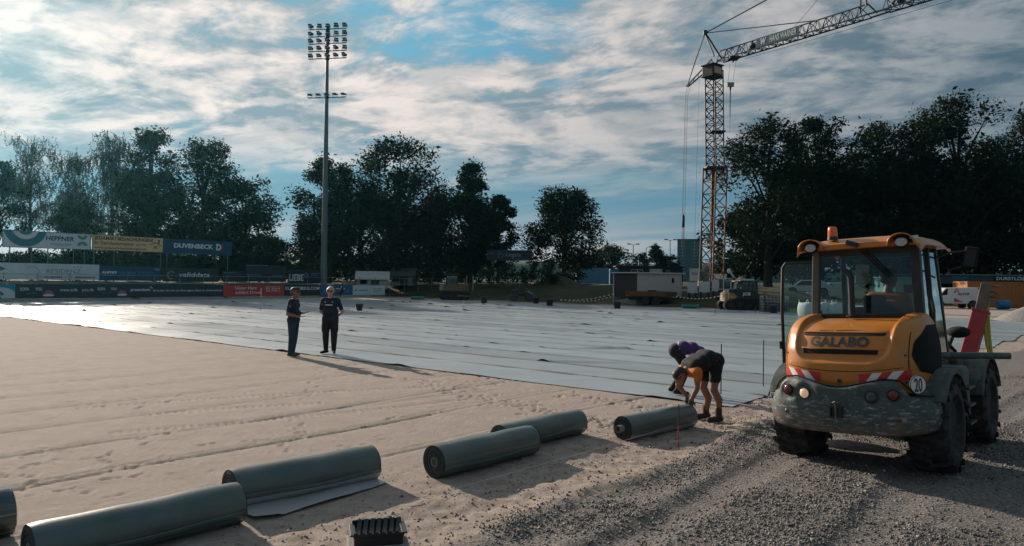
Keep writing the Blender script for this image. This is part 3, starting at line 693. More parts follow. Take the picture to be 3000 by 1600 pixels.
def lamp(x, z, r, m, name):
    y = bump_y(x, z)+.022; e = .01; nx = (bump_y(x+e, z)-bump_y(x-e, z))/(2*e); nrm = Vector((nx, -1, 0)).normalized()
    c = Vector((x, y, z)); b = MB(); b.revolve(c-nrm*.02, nrm, [(0, r*1.12), (.034, r*1.12), (.036, r), (.02, r)], 24); hs = b.build('lamp_ring', M_DRK, BUMP, True)
    b = MB(); b.revolve(c-nrm*.005, nrm, [(0, r), (.012, r), (.024, r*.8), (.031, r*.45), (.033, .001)], 24); b.build(name, m, BUMP, 'all')
lamp(-.545, .905, .055, M_LRED, 'tail_lamp'); lamp(-.345, .880, .055, M_LGLINT, 'reversing_lamp'); lamp(.345, .880, .058, M_LCLR if 0 else M_GRY, 'reversing_lamp'); lamp(.545, .905, .055, M_LRED, 'tail_lamp')
lamp(-.56, .665, .030, M_LRED, 'reflector'); lamp(.58, .655, .030, M_LRED, 'reflector')
b = MB(); b.box((0, -.14, .755), (.15, .05, .02)); b.box((-.055, -.15, .70), (.02, .05, .10)); b.box((.055, -.15, .70), (.02, .05, .10)); b.box((0, -.14, .655), (.14, .05, .02)); b.build('hitch', M_DRK, BUMP, bevel=.004)
b = MB(); b.cyl((0, -.16, .62), (0, -.16, .80), .011, None, 10); b.tube([(-.03, -.16, .80), (0, -.165, .815), (.03, -.16, .80)], .007, 6); b.build('hitch_pin', M_STL, BUMP, True)
# chassis
b = MB(); b.box((0, .9, .62), (.86, 1.7, .32)); b.box((0, .85, .45), (1.2, .22, .2)); b.box((0, 2.9, .5), (1.2, .22, .2)); b.box((0, 2.75, .68), (.7, 1.5, .36)); b.build('chassis', M_DRK, LD, bevel=.02)
b = MB(); b.box((0, .66, 1.10), (1.1, .56, .5)); b.build('engine_block', M_VOID, LD)
b = MB(); b.box((0, 1.55, .98), (1.25, 1.25, .30)); b.box((0, 1.02, 1.45), (1.15, .06, .5)); b.build('cab_floor', M_DRK, LD, bevel=.02)
# wheels
def wheel(x, y, side):
    r, w = .515, .40; t = bpy.data.objects.new('wheel', None); t.location = (x, y, r); link(t, LD); ax = Vector((side, 0, 0)); b = MB()
    b.revolve((0, 0, 0), ax, [(-w*.36, .27), (-w*.5, .33), (-w*.5, .42), (-w*.43, r-.045), (-w*.2, r-.028), (0, r-.025), (w*.2, r-.028), (w*.43, r-.045), (w*.5, .42), (w*.5, .33), (w*.36, .27)], 40); b.build('tyre', M_RUB, t, True)
    b = MB(); b.revolve((0, 0, 0), ax, [(-w*.34, .275), (w*.34, .275), (w*.36, .25), (w*.12, .22), (w*.10, .10), (w*.22, .09), (w*.22, .001)], 32); b.build('rim', M_RIM, t, True)
    me = None
    for k in range(32):
        if me is None:
            q = MB(); s = 1; P = []
            for i in range(6):
                f = i/5; xx = (-.02+.235*f); a = .16*f; rr = r-.03+.0-(.05*max(0, f-.75)*2)
                for dr, da in ((-.02, -.045), (.042, -.032), (.042, .032), (-.02, .045)):
                    P.append(Vector((xx, math.sin(a+da)*(rr+dr), math.cos(a+da)*(rr+dr))))
            q.loft([P[i*4:i*4+4] for i in range(6)]); me = q.build('lug', M_RUB, t); o = me; mm = me.data
        else: o = bpy.data.objects.new('lug', mm); link(o, t)
        o.rotation_euler = (2*math.pi*(k/32), 0, 0); o.scale = (1 if k % 2 else -1, 1, 1)
wheel(-.73, .85, -1); wheel(.73, .85, 1); wheel(-.73, 2.9, -1); wheel(.73, 2.9, 1)
def fender(y, s, name, a0, a1, rr=.60):
    b = MB(); P = [[Vector((s*xx, y+math.cos(R(a))*rr*1.0, .515+math.sin(R(a))*rr*(1.0))) for xx in (.50, .70, .92, .935)] for a in np.linspace(a0, a1, 15)]
    for row in P: row[3] = row[3]+Vector((0, 0, -.05))
    b.grid(P); b.build(name, M_GRY, LD, True, solid=.02)
for s in (-1, 1): fender(.85, s, 'rear_fender', 150, 5); fender(2.9, s, 'front_fender', 165, 20, .62)
b = MB(); b.box((.70, 1.55, .78), (.40, .42, .62)); b.build('tank', M_GRY, LD, bevel=.05)
b = MB(); b.box((-.70, 1.55, .78), (.40, .42, .62)); b.build('tank', M_GRY, LD, bevel=.05)
for k in range(3):
    b = MB(); b.box((.90, 1.55, .45+.2*k), (.12, .34, .025)); b.build('step', M_DRK, LD, bevel=.005)
# cab
CB, CT = 1.0, 2.49                     # back of cab, underside of roof
def post(a, bb, w, m=M_DRK): q = MB(); q.bar(a, bb, w, w*1.1, Vector((0, 1, 0))); q.build('cab_post', m, LD, bevel=.012)
M_POST = mat('cab_post_grey', (.10, .105, .095), .6, var=.2, dirt=(.16, .14, .11))
post((-.585, CB, 1.55), (-.54, CB+.02, CT), .085, M_POST); post((.60, CB, 1.0), (.56, CB+.02, CT), .10)
post((-.60, 2.15, 1.0), (-.54, 1.98, CT), .06); post((.60, 2.15, 1.0), (.54, 1.98, CT), .06); post((.61, 1.5, 1.0), (.57, 1.5, CT), .045)
for fc, fd in (((0, CB, 1.70), (1.12, .05, .05)), ((0, CB+.02, CT-.03), (1.10, .06, .08)), ((0, 1.98, CT-.03), (1.10, .06, .08))): q = MB(); q.box(fc, fd); q.build('window_frame', M_DRK, LD, bevel=.01)
q = MB(); q.grid([[(-.545, CB+.0, 1.72), (.56, CB+.0, 1.72)], [(-.51, CB+.02, CT-.06), (.52, CB+.02, CT-.06)]]); q.build('rear_window', M_GLS, LD)
q = MB(); q.grid([[(-.57, 2.14, 1.15), (.57, 2.14, 1.15)], [(-.51, 1.99, CT-.06), (.51, 1.99, CT-.06)]]); q.build('windscreen', glass('screen_glass', (.8, .88, .88), .02), LD)
q = MB(); q.grid([[(.615, CB+.05, 1.15), (.615, 2.12, 1.15)], [(.565, CB+.06, CT-.05), (.555, 1.98, CT-.05)]]); q.build('side_window', M_GLS, LD)
# roof shell
def roof():
    b = MB(); P = []
    for j in range(13):
        f = j/12; row = []; y = .74+(2.20-.74)*f
        for i in range(25):
            t = -1+2*i/24; x = .69*math.copysign(abs(t)**.9, t); edge = max(abs(t), abs(2*f-1)); z = CT+.145-.055*abs(t)**3.2-.085*abs(2*f-1)**6-.08*abs(t)**14
            row.append((x, y, z))
        P.append(row)
    b.grid(P); P2 = [[(x*.985, .745+(y-.74)*.99, CT+.005) for x, y, z in r] for r in P]; b.grid(P2)
    n = 25; k = len(P)*n
    rim = [i for i in range(n)]+[j*n+n-1 for j in range(1, 13)]+[12*n+i for i in range(n-2, -1, -1)]+[j*n for j in range(11, 0, -1)]
    for a in range(len(rim)): i0, i1 = rim[a], rim[(a+1) % len(rim)]; b.f.append((i0, i1, k+i1, k+i0))
    return b.build('roof', M_ORG, LD, True)
ROOF = roof()
for s in (-1, 1):
    b = MB(); P = []
    for j in range(9):
        a = math.pi*j/8; row = []
        for i in range(9):
            g = i/8; row.append((s*.50+.138*math.cos(a)*(1-.25*g), .655+.42*g, CT+.0+(.132-.04*g*g)*math.sin(a)**.8))
        P.append(row)
    b.grid(P); b.build('lamp_pod', M_ORG, ROOF, 'all', solid=.012)
    c = Vector((s*.50, .69, CT+.035)); nr = Vector((0, -1, -.25)).normalized()
    b = MB(); b.revolve(c, nr, [(-.10, .076), (.0, .076), (.0, .068), (-.02, .068)], 28); b.build('lamp_housing', M_VOID, ROOF, True)
    b = MB(); b.loft([[c+nr*.006*(1-q)+Vector((math.cos(2*math.pi*i/24)*.070*q, 0, math.sin(2*math.pi*i/24)*.050*q)) for i in range(24)] for q in (1., .8, .5, .05)]); b.build('work_lamp', M_LCLR, ROOF, 'all')
b = MB(); b.revolve((-.29, .86, CT+.125), UP, [(0, .062), (.04, .058), (.045, .03)], 24); b.build('beacon_base', M_DRK, ROOF, True)
b = MB(); b.revolve((-.29, .86, CT+.165), UP, [(0, .056), (.05, .056), (.10, .050), (.118, .040), (.124, .001)], 28); b.build('beacon', M_AMB, ROOF, True)
b = MB(); b.box((-.03, .72, CT+.055), (.14, .05, .055), Matrix.Rotation(R(20), 3, 'Y')); b.build('wiper_motor', M_DRK, ROOF, bevel=.008)
b = MB(); b.bar((-.0, .94, CT-.02), (.27, .945, CT-.34), .014); b.bar((.05, .94, CT-.03), (.30, .945, CT-.33), .014); b.build('wiper', M_VOID, ROOF)
b = MB(); b.box((.62, .742, CT+.085), (.085, .008, .035)); b.build('roof_label', M_SWHT, ROOF)
# exhaust
b = MB(); b.tube([(-.055, .70, 1.68), (-.055, .70, 2.02), (-.058, .70, 2.14), (-.075, .70, 2.20), (-.11, .70, 2.225)], [.036, .034, .034, .034, .037], 16); b.build('exhaust', M_DRK, LD, True)
b = MB(); b.revolve((-.055, .70, 1.70), UP, [(0, .07), (.012, .065), (.015, .03)], 18); b.build('exhaust_collar', M_VOID, LD, True)
# open door on the left
def door():
    A, B_ = Vector((-.66, 1.35)), Vector((-1.09, 1.22)); e = B_-A; t = bpy.data.objects.new('open_door', None); link(t, LD)
    O_ = [(.0, 1.0), (.02, 2.34), (.10, 2.38), (.86, 2.38), (.93, 2.33), (1.0, 1.75), (1.0, .92), (.93, .86), (.08, .86)]
    f3 = lambda p: (A.x+e.x*p[0], A.y+e.y*p[0], p[1])
    b = MB(); b.tube([f3(p) for p in O_+[O_[0], O_[1]]], .021, 8); b.build('door_frame', M_DRK, t, True)
    b = MB(); b.add([f3(p) for p in O_], [tuple(range(len(O_)))]); b.build('door_glass', M_GLD, t)
    b = MB(); b.tube([f3((.2, 1.25)), f3((.25, 1.32)), f3((.75, 1.28)), f3((1.0, 1.22))], .024, 8); b.box(f3((.78, 1.24)), (.09, .05, .12)); b.build('door_handle', M_VOID, t, bevel=.006)
    b = MB(); b.box(f3((1.06, 1.32)), (.03, .05, .10)); b.box(f3((.0, 2.2)), (.06, .06, .12)); b.box(f3((.0, 1.7)), (.06, .06, .12)); b.build('hinge', M_DRK, t, bevel=.005)
door()
b = MB(); b.tube([(-.62, 1.2, 1.2), (-.64, 1.25, 2.1), (-.6, 1.3, 2.25)], .016, 8); b.build('grab_rail', M_POST, LD, True)
# mirrors on the right
b = MB(); b.tube([(.57, 1.95, 2.38), (.70, 2.02, 2.44), (.86, 2.05, 2.45)], .012, 6); b.tube([(.60, 1.98, 2.14), (.72, 2.05, 2.24), (.86, 2.05, 2.27)], .012, 6); b.build('mirror_arm', M_DRK, LD, True)
b = MB(); b.box((.92, 2.05, 2.36), (.15, .05, .27), Matrix.Rotation(R(12), 3, 'Y')); mr = b.build('mirror', M_VOID, LD, bevel=.02)
b = MB(); b.box((.92, 2.022, 2.36), (.11, .004, .21), Matrix.Rotation(R(12), 3, 'Y')); b.build('mirror_glass', M_DRK, mr)
b = MB(); b.tube([(.66, 1.2, 1.0), (.67, 1.25, 1.75), (.63, 1.28, 1.98)], .018, 8); b.build('grab_rail', M_DRK, LD, True)
# interior
b = MB(); b.box((.05, 1.42, 1.28), (.48, .46, .14)); b.box((.05, 1.20, 1.55), (.46, .12, .50)); b.box((.05, 1.2, 1.86), (.26, .09, .16)); b.build('seat', M_SEAT, LD, bevel=.04)
b = MB(); b.tube([(.05, 2.0, 1.2), (.05, 1.85, 1.55)], .03, 8); b.revolve((.05, 1.83, 1.58), Vector((0, -.5, .86)), [(-.012, .17), (.0, .185), (.012, .17)], 24); b.build('steering_wheel', M_SEAT, LD, True)
b = MB(); b.box((.46, 1.5, 1.45), (.16, .5, .30)); b.box((.40, 1.93, 1.55), (.2, .12, .3)); b.build('console', M_SEAT, LD, bevel=.03)
b = MB(); b.box((-.30, 1.95, 2.22), (.17, .02, .26), Matrix.Rotation(R(6), 3, 'Y')); b.build('sun_visor', mat('visor_grey', (.30, .32, .31), .6), LD, bevel=.01)
# front frame, working light and lifting arm
b = MB(); b.box((.50, 2.55, 1.02), (.40, .75, .25)); b.build('front_guard', M_GRY, LD, bevel=.04)
b = MB(); b.box((.38, 3.35, 1.0), (.14, 1.5, .26), Matrix.Rotation(R(-18), 3, 'X')); b.box((-.38, 3.35, 1.0), (.14, 1.5, .26), Matrix.Rotation(R(-18), 3, 'X')); b.build('lift_arm', M_ORG, LD, bevel=.02)
b = MB(); b.ball(lw(2808, 973, 9.7), .125, 14, (1.15, 1, .62)); b.build('front_lamp', M_VOID, LD, 'all')
b = MB(); b.tube([lw(2776, 1020, 9.7), lw(2790, 985, 9.7)], .03, 8); b.build('lamp_bracket', M_DRK, LD)
b = MB(); b.ball(lw(2772, 1016, 10.2), .075, 12, (1, 1, .8)); b.build('cylinder_cap', M_ORG, LD, 'all')
b = MB(); b.tube([lw(2752, 960, 9.5), lw(2764, 1010, 9.5), lw(2775, 1045, 9.5)], .022, 8); b.tube([lw(2756, 985, 9.6), lw(2800, 1030, 9.8)], .02, 8); b.build('hydraulic_hose', M_VOID, LD, True)
b = MB(); b.cyl(lw(2752, 1041, 9.05), lw(2957, 1043, 9.05), .042, None, 18); b.build('guard_tube', M_GRY, LD, True)
# telescopic crane arm on the front
BD = 11.0
p0, p1, p2 = lw(2838, 1040, BD), lw(2874, 912, BD), lw(2893, 832, BD)
b = MB(); b.bar(p0, p1, .20, .20, Vector((0, 1, 0))); b.build('boom', M_BOOM, LD, bevel=.012)
b = MB(); b.bar(p1-(p2-p1)*.3, p2, .145, .145, Vector((0, 1, 0))); b.build('boom_extension', M_STL, LD, bevel=.008)
b = MB(); b.bar(p1-(p1-p0)*.03, p1+(p1-p0)*.03, .225, .225, Vector((0, 1, 0))); b.build('boom_collar', M_BOOM, LD, bevel=.008)
for k in range(3):
    b = MB(); q = p2-(p2-p1)*(.05+.2*k); b.tube([q, q+Vector((.10, 0, -.02)), q+Vector((.16, 0, -.02-.05*(k % 2)))], .014, 6); b.build('boom_peg', M_STL, LD, True)
for i, lab in ((0, 'yellow lifting sling hanging in a loop from the red crane arm, left strand'), (1, 'yellow lifting sling hanging in a loop from the red crane arm, right strand')):
    b = MB(); xs = [(2893, 880), (2886+8*i, 920), (2888+10*i, 980), (2897+7*i, 1040), (2903+6*i, 1075)]
    P = []
    for (x, y) in xs:
        c = at(x, y, BD-.05); P.append([c-CR*.024, c+CR*.024])
    b.grid(P); tag(b.build('lifting_sling', mat('sling_yellow', (.42, .34, .05), .7, var=.2, scale=30), None, True, solid=.012), lab, 'sling', 'lifting slings on the crane arm')
b = MB(); b.tube([at(2895, 838, BD-.03), at(2894, 862, BD-.04), at(2891, 895, BD-.05)], [.02, .03, .024], 8); tag(b.build('lifting_shackle', M_BOOM, None, True), 'red shackle joining the yellow slings to the crane arm', 'shackle')
# ================================================================ people
SKIN = mat('skin', (.42, .22, .15), .55, var=.06); SKIN2 = mat('skin_tanned', (.26, .12, .075), .55, var=.06)
NAVY = mat('cloth_navy', (.012, .018, .04), .85, var=.2, scale=9, bump=.2, bscale=30); JEAN = mat('cloth_jeans', (.012, .035, .065), .85, var=.3, scale=9, bump=.2)
BLACKC = mat('cloth_black', (.010, .011, .012), .85, var=.25, scale=9, bump=.2, bscale=30); SHOE = mat('shoe_grey', (.05, .055, .05), .7); BOOT = mat('boot_brown', (.045, .032, .022), .75)
HAIRD = mat('hair_dark', (.02, .016, .014), .6); HAIRW = mat('hair_pale', (.50, .44, .40), .6); ORNG = mat('cloth_orange', (.62, .16, .02), .8, var=.15, scale=9); PURP = mat('cloth_purple', (.05, .025, .11), .85, var=.2, scale=9)
GLOVE = mat('glove_grey', (.06, .075, .085), .8)
def cap_mesh(b, p0, p1, r0, r1, n=14):
    p0 = Vector(p0); p1 = Vector(p1); t = p1-p0; L = t.length
    if L < 1e-5: b.ball(p0, r0, n); return
    t /= L; x = t.orthogonal().normalized(); y = t.cross(x); rings = []
    for k in range(5): a = math.pi/2*(1-k/4); rings.append(b.ring(p0-t*r0*math.sin(a), x, y, max(r0*math.cos(a), 1e-3), n))
    for k in range(5): a = math.pi/2*k/4; rings.append(b.ring(p1+t*r1*math.sin(a), x, y, max(r1*math.cos(a), 1e-3), n))
    b.loft(rings)
def hand(pr, w, d, nrm, reg, curl=.25, s=1.):
    w = Vector(w); d = Vector(d).normalized(); nrm = Vector(nrm); nrm = (nrm-d*nrm.dot(d)).normalized(); sd = d.cross(nrm)
    for k in range(4):
        o = (k-1.5)*.020*s; base = w+d*.085*s+sd*o; L = (.062, .075, .070, .054)[k]*s
        pr.append((w+sd*o*.6, base, .017*s, .013*s, reg)); m1 = base+(d*math.cos(curl)+nrm*math.sin(curl))*L*.55; m2 = m1+(d*math.cos(curl*2.2)+nrm*math.sin(curl*2.2))*L*.5
        pr.append((base, m1, .0115*s, .0105*s, reg)); pr.append((m1, m2, .0105*s, .0095*s, reg))
    a = w+d*.03*s+sd*.03*s; m = a+(d*.7+sd*.7+nrm*.2).normalized()*.045*s; pr.append((w+d*.01, a, .017*s, .015*s, reg)); pr.append((a, m, .014*s, .011*s, reg)); pr.append((m, m+(d*.95+sd*.2).normalized()*.032*s, .011*s, .010*s, reg))
def head(pr, c, f, up, reg, hair=None, s=1.):
    c = Vector(c); f = Vector(f).normalized(); up = Vector(up); up = (up-f*up.dot(f)).normalized(); l = up.cross(f)
    pr += [(c+up*.03*s-f*.015*s, c+up*.03*s+f*.015*s, .088*s, .082*s, reg), (c-up*.03*s+f*.03*s, c-up*.075*s+f*.05*s, .068*s, .042*s, reg)]
    pr.append((c+f*.095*s+up*.005*s, c+f*.112*s-up*.018*s, .012*s, .015*s, reg))
    pr.append((c+f*.085*s-up*.05*s-l*.018*s, c+f*.085*s-up*.05*s+l*.018*s, .012*s, .012*s, reg))
    for q in (-1, 1): pr.append((c+l*q*.083*s+up*.015*s, c+l*q*.086*s-up*.025*s, .018*s, .014*s, reg))
    if hair: pr += [(c+up*.045*s-f*.035*s, c+up*.055*s+f*.02*s, .090*s, .080*s, hair), (c-f*.055*s+up*.0*s, c-f*.05*s+up*.05*s, .072*s, .08*s, hair)]
def person(label, prims, regs, loc, rz, voxel=.0105, name='person'):
    b = MB()
    for p0, p1, r0, r1, g in prims: cap_mesh(b, p0, p1, r0, r1)
    me = b.mesh('tmp'); o = bpy.data.objects.new('tmp', me); COL.objects.link(o)
    k = o.modifiers.new('r', 'REMESH'); k.mode = 'VOXEL'; k.voxel_size = voxel; k.use_smooth_shade = True
    k = o.modifiers.new('s', 'SMOOTH'); k.iterations = 3; k.factor = .5
    bpy.context.view_layer.update(); m2 = bpy.data.meshes.new_from_object(o.evaluated_get(bpy.context.evaluated_depsgraph_get()))
    bpy.data.objects.remove(o); bpy.data.meshes.remove(me); m2.name = name
    n = len(m2.polygons); C = np.zeros(n*3, np.float32); m2.polygons.foreach_get('center', C); C = C.reshape(-1, 3); best = np.full(n, 9e9); idx = np.zeros(n, np.int32); names = list(regs)
    for p0, p1, r0, r1, g in prims:
        p0 = np.array(p0); p1 = np.array(p1); d = p1-p0; L2 = max(d@d, 1e-9); t = np.clip((C-p0)@d/L2, 0, 1); dist = np.abs(np.linalg.norm(C-p0-t[:, None]*d, axis=1)-(r0+(r1-r0)*t))
        m = dist < best; best[m] = dist[m]; idx[m] = names.index(g)
    m2.materials.clear()
    for g in names: m2.materials.append(regs[g])
    m2.polygons.foreach_set('material_index', idx); m2.polygons.foreach_set('use_smooth', np.ones(n, bool)); m2.update()
    o = bpy.data.objects.new(name, m2); link(o); o.location = loc; o.rotation_euler = (0, 0, rz); return tag(o, label, 'person')
def torso(pr, z0=.97, z1=1.41, fat=1.12, sh=.165):
    pr += [((0, .085, z0-.01), (0, -.085, z0-.01), .125*fat, .125*fat, 'shirt'), ((.015, .07, z0+.15), (.015, -.07, z0+.15), .135*fat, .135*fat, 'shirt'), ((.0, .10, z1-.07), (.0, -.10, z1-.07), .128, .128, 'shirt'),
           ((0, sh, z1+.03), (0, -sh, z1+.03), .082, .082, 'shirt'), ((0, 0, z1+.05), (.02, 0, z1+.17), .062, .055, 'skin')]
def legs(pr, J, tr='trousers', shin='trousers', rt=1.):
    for hip, kn, an, fd in J:
        an = Vector(an); fd = Vector(fd).normalized()
        pr += [(hip, kn, .098*rt, .068*rt, tr), (kn, an, .070*rt if shin == 'trousers' else .055, (.062 if shin == 'trousers' else .040), shin)]
        pr += [(an-fd*.05+Vector((0, 0, -.035)), an+fd*.10+Vector((0, 0, -.045)), .042, .042, 'shoe'), (an+fd*.08+Vector((0, 0, -.045)), an+fd*.17+Vector((0, 0, -.052)), .043, .034, 'shoe')]
def shades(o, c, f, l):
    b = MB(); c = Vector(c); f = Vector(f); l = Vector(l)
    for q in (-1, 1):
        b.prism([(-.028, -.018), (.028, -.016), (.032, .018), (-.03, .02)], lambda p: c+l*(q*.034+p[0])+UP*p[1]+f*.100, lambda p: c+l*(q*.034+p[0])+UP*p[1]+f*.108)
        b.bar(c+l*q*.066+f*.10+UP*.012, c+l*q*.092-f*.01+UP*.012, .006, .012)
    b.build('sunglasses', M_VOID, o)
def man_gesturing():
    pr = []; torso(pr); head(pr, (.055, 0, 1.675), (1, -.1, -.05), UP, 'skin', 'hair', 1.14)
    legs(pr, [((-.0, .10, .93), (-.01, .11, .50), (-.07, .12, .09), (1, .1, 0)), ((0, -.10, .93), (.01, -.11, .50), (-.02, -.13, .09), (1, -.2, 0))], rt=1.2)
    for s, el, wr, hd, nn in ((1, (-.03, .24, 1.12), (.22, .15, 1.14), (.95, -.1, .35), (0, 0, -1)), (-1, (-.05, -.25, 1.12), (.20, -.17, 1.06), (1, .1, .0), (0, 0, 1))):
        sh = Vector((0, s*.19, 1.44)); mid = sh.lerp(Vector(el), .75); pr += [(sh, mid, .066, .058, 'shirt'), (mid, el, .047, .044, 'skin'), (el, wr, .045, .031, 'skin')]; hand(pr, wr, hd, nn, 'skin', .12, 1.15)
    p = gnd(858, 1044)
    o = person('man in navy polo shirt and blue jeans talking with both hands raised, on the sand', pr, {'shirt': NAVY, 'skin': SKIN2, 'trousers': JEAN, 'shoe': SHOE, 'hair': HAIRD}, (p.x, p.y, gz(p.x, p.y)), R(-8))
    shades(o, (.055, 0, 1.68), (1, -.1, 0), (.1, 1, 0))
    b = MB(); c = Vector((-.01, -.255, 1.33)); b.revolve(c, Vector((0, -1, .12)), [(0, .034), (.008, .034), (.009, .001)], 16); b.build('sleeve_badge', M_SWHT, o)
def man_hands_behind():
    pr = []; torso(pr, fat=1.16, sh=.18); head(pr, (.045, 0, 1.675), (1, .25, -.04), UP, 'skin', None, 1.14)
    pr += [((.0, 0, 1.745), (.03, 0, 1.745), .084, .074, 'hair'), ((-.045, .03, 1.70), (-.045, -.03, 1.70), .064, .064, 'hair')]
    legs(pr, [((0, .105, .93), (.01, .115, .50), (-.03, .10, .09), (1, .45, 0)), ((0, -.105, .93), (.02, -.115, .50), (.0, -.11, .09), (1, -.5, 0))], rt=1.32)
    for s in (-1, 1):
        sh = Vector((0, s*.205, 1.44)); el = Vector((-.08, s*.31, 1.13)); wr = Vector((-.19, s*.10, .98)); mid = sh.lerp(el, .72)
        pr += [(sh, mid, .068, .060, 'shirt'), (mid, el, .048, .045, 'skin'), (el, wr, .045, .031, 'skin')]; hand(pr, wr, (-.1, -s, -.2), (-1, 0, 0), 'skin', .4)
        pr.append(((.02, s*.185, .62), (.02, s*.185, .78), .05, .05, 'trousers'))
    p = gnd(966, 1039)
    o = person('pale haired man in navy T-shirt standing on the membrane, hands behind his back', pr, {'shirt': NAVY, 'skin': mat('skin_ruddy', (.46, .25, .19), .55), 'trousers': BLACKC, 'shoe': BLACKC, 'hair': HAIRW}, (p.x, p.y, .03), R(-90-6))
    shades(o, (.045, 0, 1.685), (1, .25, 0), (-.25, 1, 0))
    V, F, tw = text2d('DEMIBIRG', .045, .03); V, F, tw = text2d('DOMINIRO', .055, .03); k = .21/tw
    b = MB(); b.add([(.160-.10*abs((x-tw/2)*k+.02)**1.5*2, -(x-tw/2)*k*-1*-1 if 0 else (tw/2-x)*k*-1*-1, 1.30+y) for x, y in V], F); b.build('chest_lettering', M_SWHT, o, fix=False)
    b = MB(); b.revolve((.140, .105, 1.40), (1, .1, .1), [(0, .022), (.006, .022), (.007, .001)], 14); b.build('chest_badge', mat('badge_grey', (.25, .28, .3), .6), o)
    for y_, z_ in ((-.10, 1.40), (-.20, 1.33)): b = MB(); b.box((.138 if y_ > -.15 else .06, y_, z_), (.012, .03, .018)); b.build('shirt_mark', M_SWHT, o)
def worker_bent():
    pr = []; hd = Vector((.62, .02, .70))
    pr += [((0, .085, .92), (0, -.085, .92), .130, .130, 'shorts'), ((.12, .07, .955), (.12, -.07, .955), .135, .135, 'shirt'), ((.26, .09, .90), (.26, -.09, .90), .13, .13, 'shirt'), ((.38, .08, .85), (.38, -.08, .85), .120, .120, 'shirt'), ((.43, .165, .765), (.43, -.165, .765), .088, .088, 'orange'), ((.45, 0, .80), (.56, 0, .74), .06, .055, 'skin')]
    pr[1:3] = [(a, b_, c, d, 'shirt') for a, b_, c, d, e in pr[1:3]]
    head(pr, hd, (.75, 0, -.66), (.66, 0, .75), 'skin', 'hair')
    for s in (-1, 1):
        hip = (0, s*.10, .90); kn = (.07, s*.12, .49); an = (-.02, s*.13+(.0 if s > 0 else -.03), .09)
        pr += [(hip, Vector(hip).lerp(Vector(kn), .62), .105, .088, 'shorts'), (Vector(hip).lerp(Vector(kn), .5), kn, .075, .058, 'skin'), (kn, (-.03, s*.12, .33), .056, .060, 'skin'), ((-.03, s*.12, .33), an, .058, .042, 'skin'), ((an[0], an[1], .20), (an[0], an[1], .07), .052, .055, 'shoe'), ((-.06, an[1], .045), (.16, an[1], .04), .047, .042, 'shoe')]
        sh = Vector((.42, s*.19, .77)); el = Vector((.47, s*.22, .53)); wr = Vector((.43+.06*s, s*.13, .37)); pr += [(sh, sh.lerp(el, .4), .064, .060, 'orange'), (sh.lerp(el, .3), el, .046, .042, 'skin'), (el, wr, .042, .032, 'skin')]
        hand(pr, wr, (.05, -s*.2, -1), (-.3, -s, 0), 'glove', .35, 1.1)
    p = gnd(2085, 1232); o = person('worker in black shirt with orange shoulders bending down over the roll beside the loader', pr, {'shirt': BLACKC, 'shorts': BLACKC, 'skin': SKIN2, 'orange': ORNG, 'shoe': BOOT, 'hair': HAIRD, 'glove': GLOVE}, (p.x, p.y, gz(p.x, p.y)+.005), math.atan2(-.42, -.9))
    V, F, tw = text2d('ALTOP', .07, .03); k = .15/tw
    b = MB(); b.add([(.36-y*.8, .06+(x-tw/2)*k, .978-.0+(.36-y*.8-.28)*-.32) for x, y in V], F); b.build('back_lettering', M_SWHT, o, fix=False)
    b = MB(); b.bar((.30, -.02, .99), (.35, -.05, .975), .02, .008); b.bar((.35, -.05, .975), (.29, -.08, .985), .02, .008); b.build('back_emblem', M_SWHT, o)
    b = MB(); b.bar((.06, .185, .93), (.12, .19, .96), .02, .012); b.build('hip_patch', M_SRED, o)
def worker_behind():
    pr = []
    pr += [((0, .09, .80), (0, -.09, .80), .135, .135, 'trousers'), ((.14, .07, .85), (.14, -.07, .85), .135, .135, 'shirt'), ((.30, .09, .84), (.30, -.09, .84), .13, .13, 'shirt'), ((.44, .11, .78), (.44, -.11, .78), .11, .11, 'shirt'), ((.48, .16, .74), (.48, -.16, .74), .08, .08, 'shirt'), ((.50, 0, .76), (.60, 0, .70), .06, .055, 'skin')]
    head(pr, (.66, 0, .64), (.7, 0, -.7), (.7, 0, .7), 'skin', 'hair')
    legs(pr, [((0, .10, .80), (.22, .14, .50), (-.04, .14, .09), (1, .1, 0)), ((0, -.10, .80), (.20, -.14, .48), (.05, -.14, .09), (1, -.1, 0))], rt=1.05)
    for s in (-1, 1):
        sh = Vector((.47, s*.18, .72)); el = Vector((.52, s*.22, .46)); wr = Vector((.50, s*.12, .24)); pr += [(sh, sh.lerp(el, .5), .06, .055, 'shirt'), (sh.lerp(el, .5), el, .045, .042, 'skin'), (el, wr, .042, .031, 'skin')]; hand(pr, wr, (.1, -s*.2, -1), (-.3, -s, 0), 'glove', .3)
    p = gnd(1978, 1158); o = person('second worker in purple shirt and dark trousers stooping behind the one in orange', pr, {'shirt': PURP, 'trousers': BLACKC, 'skin': SKIN2, 'shoe': BLACKC, 'hair': HAIRD, 'glove': GLOVE}, (p.x, p.y, .03), R(-12))
    b = MB(); b.tube([(.06, -.19, .84), (.05, -.12, .93), (.05, 0, .955), (.05, .12, .93)], .016, 6); b.build('belt', M_SWHT, o)
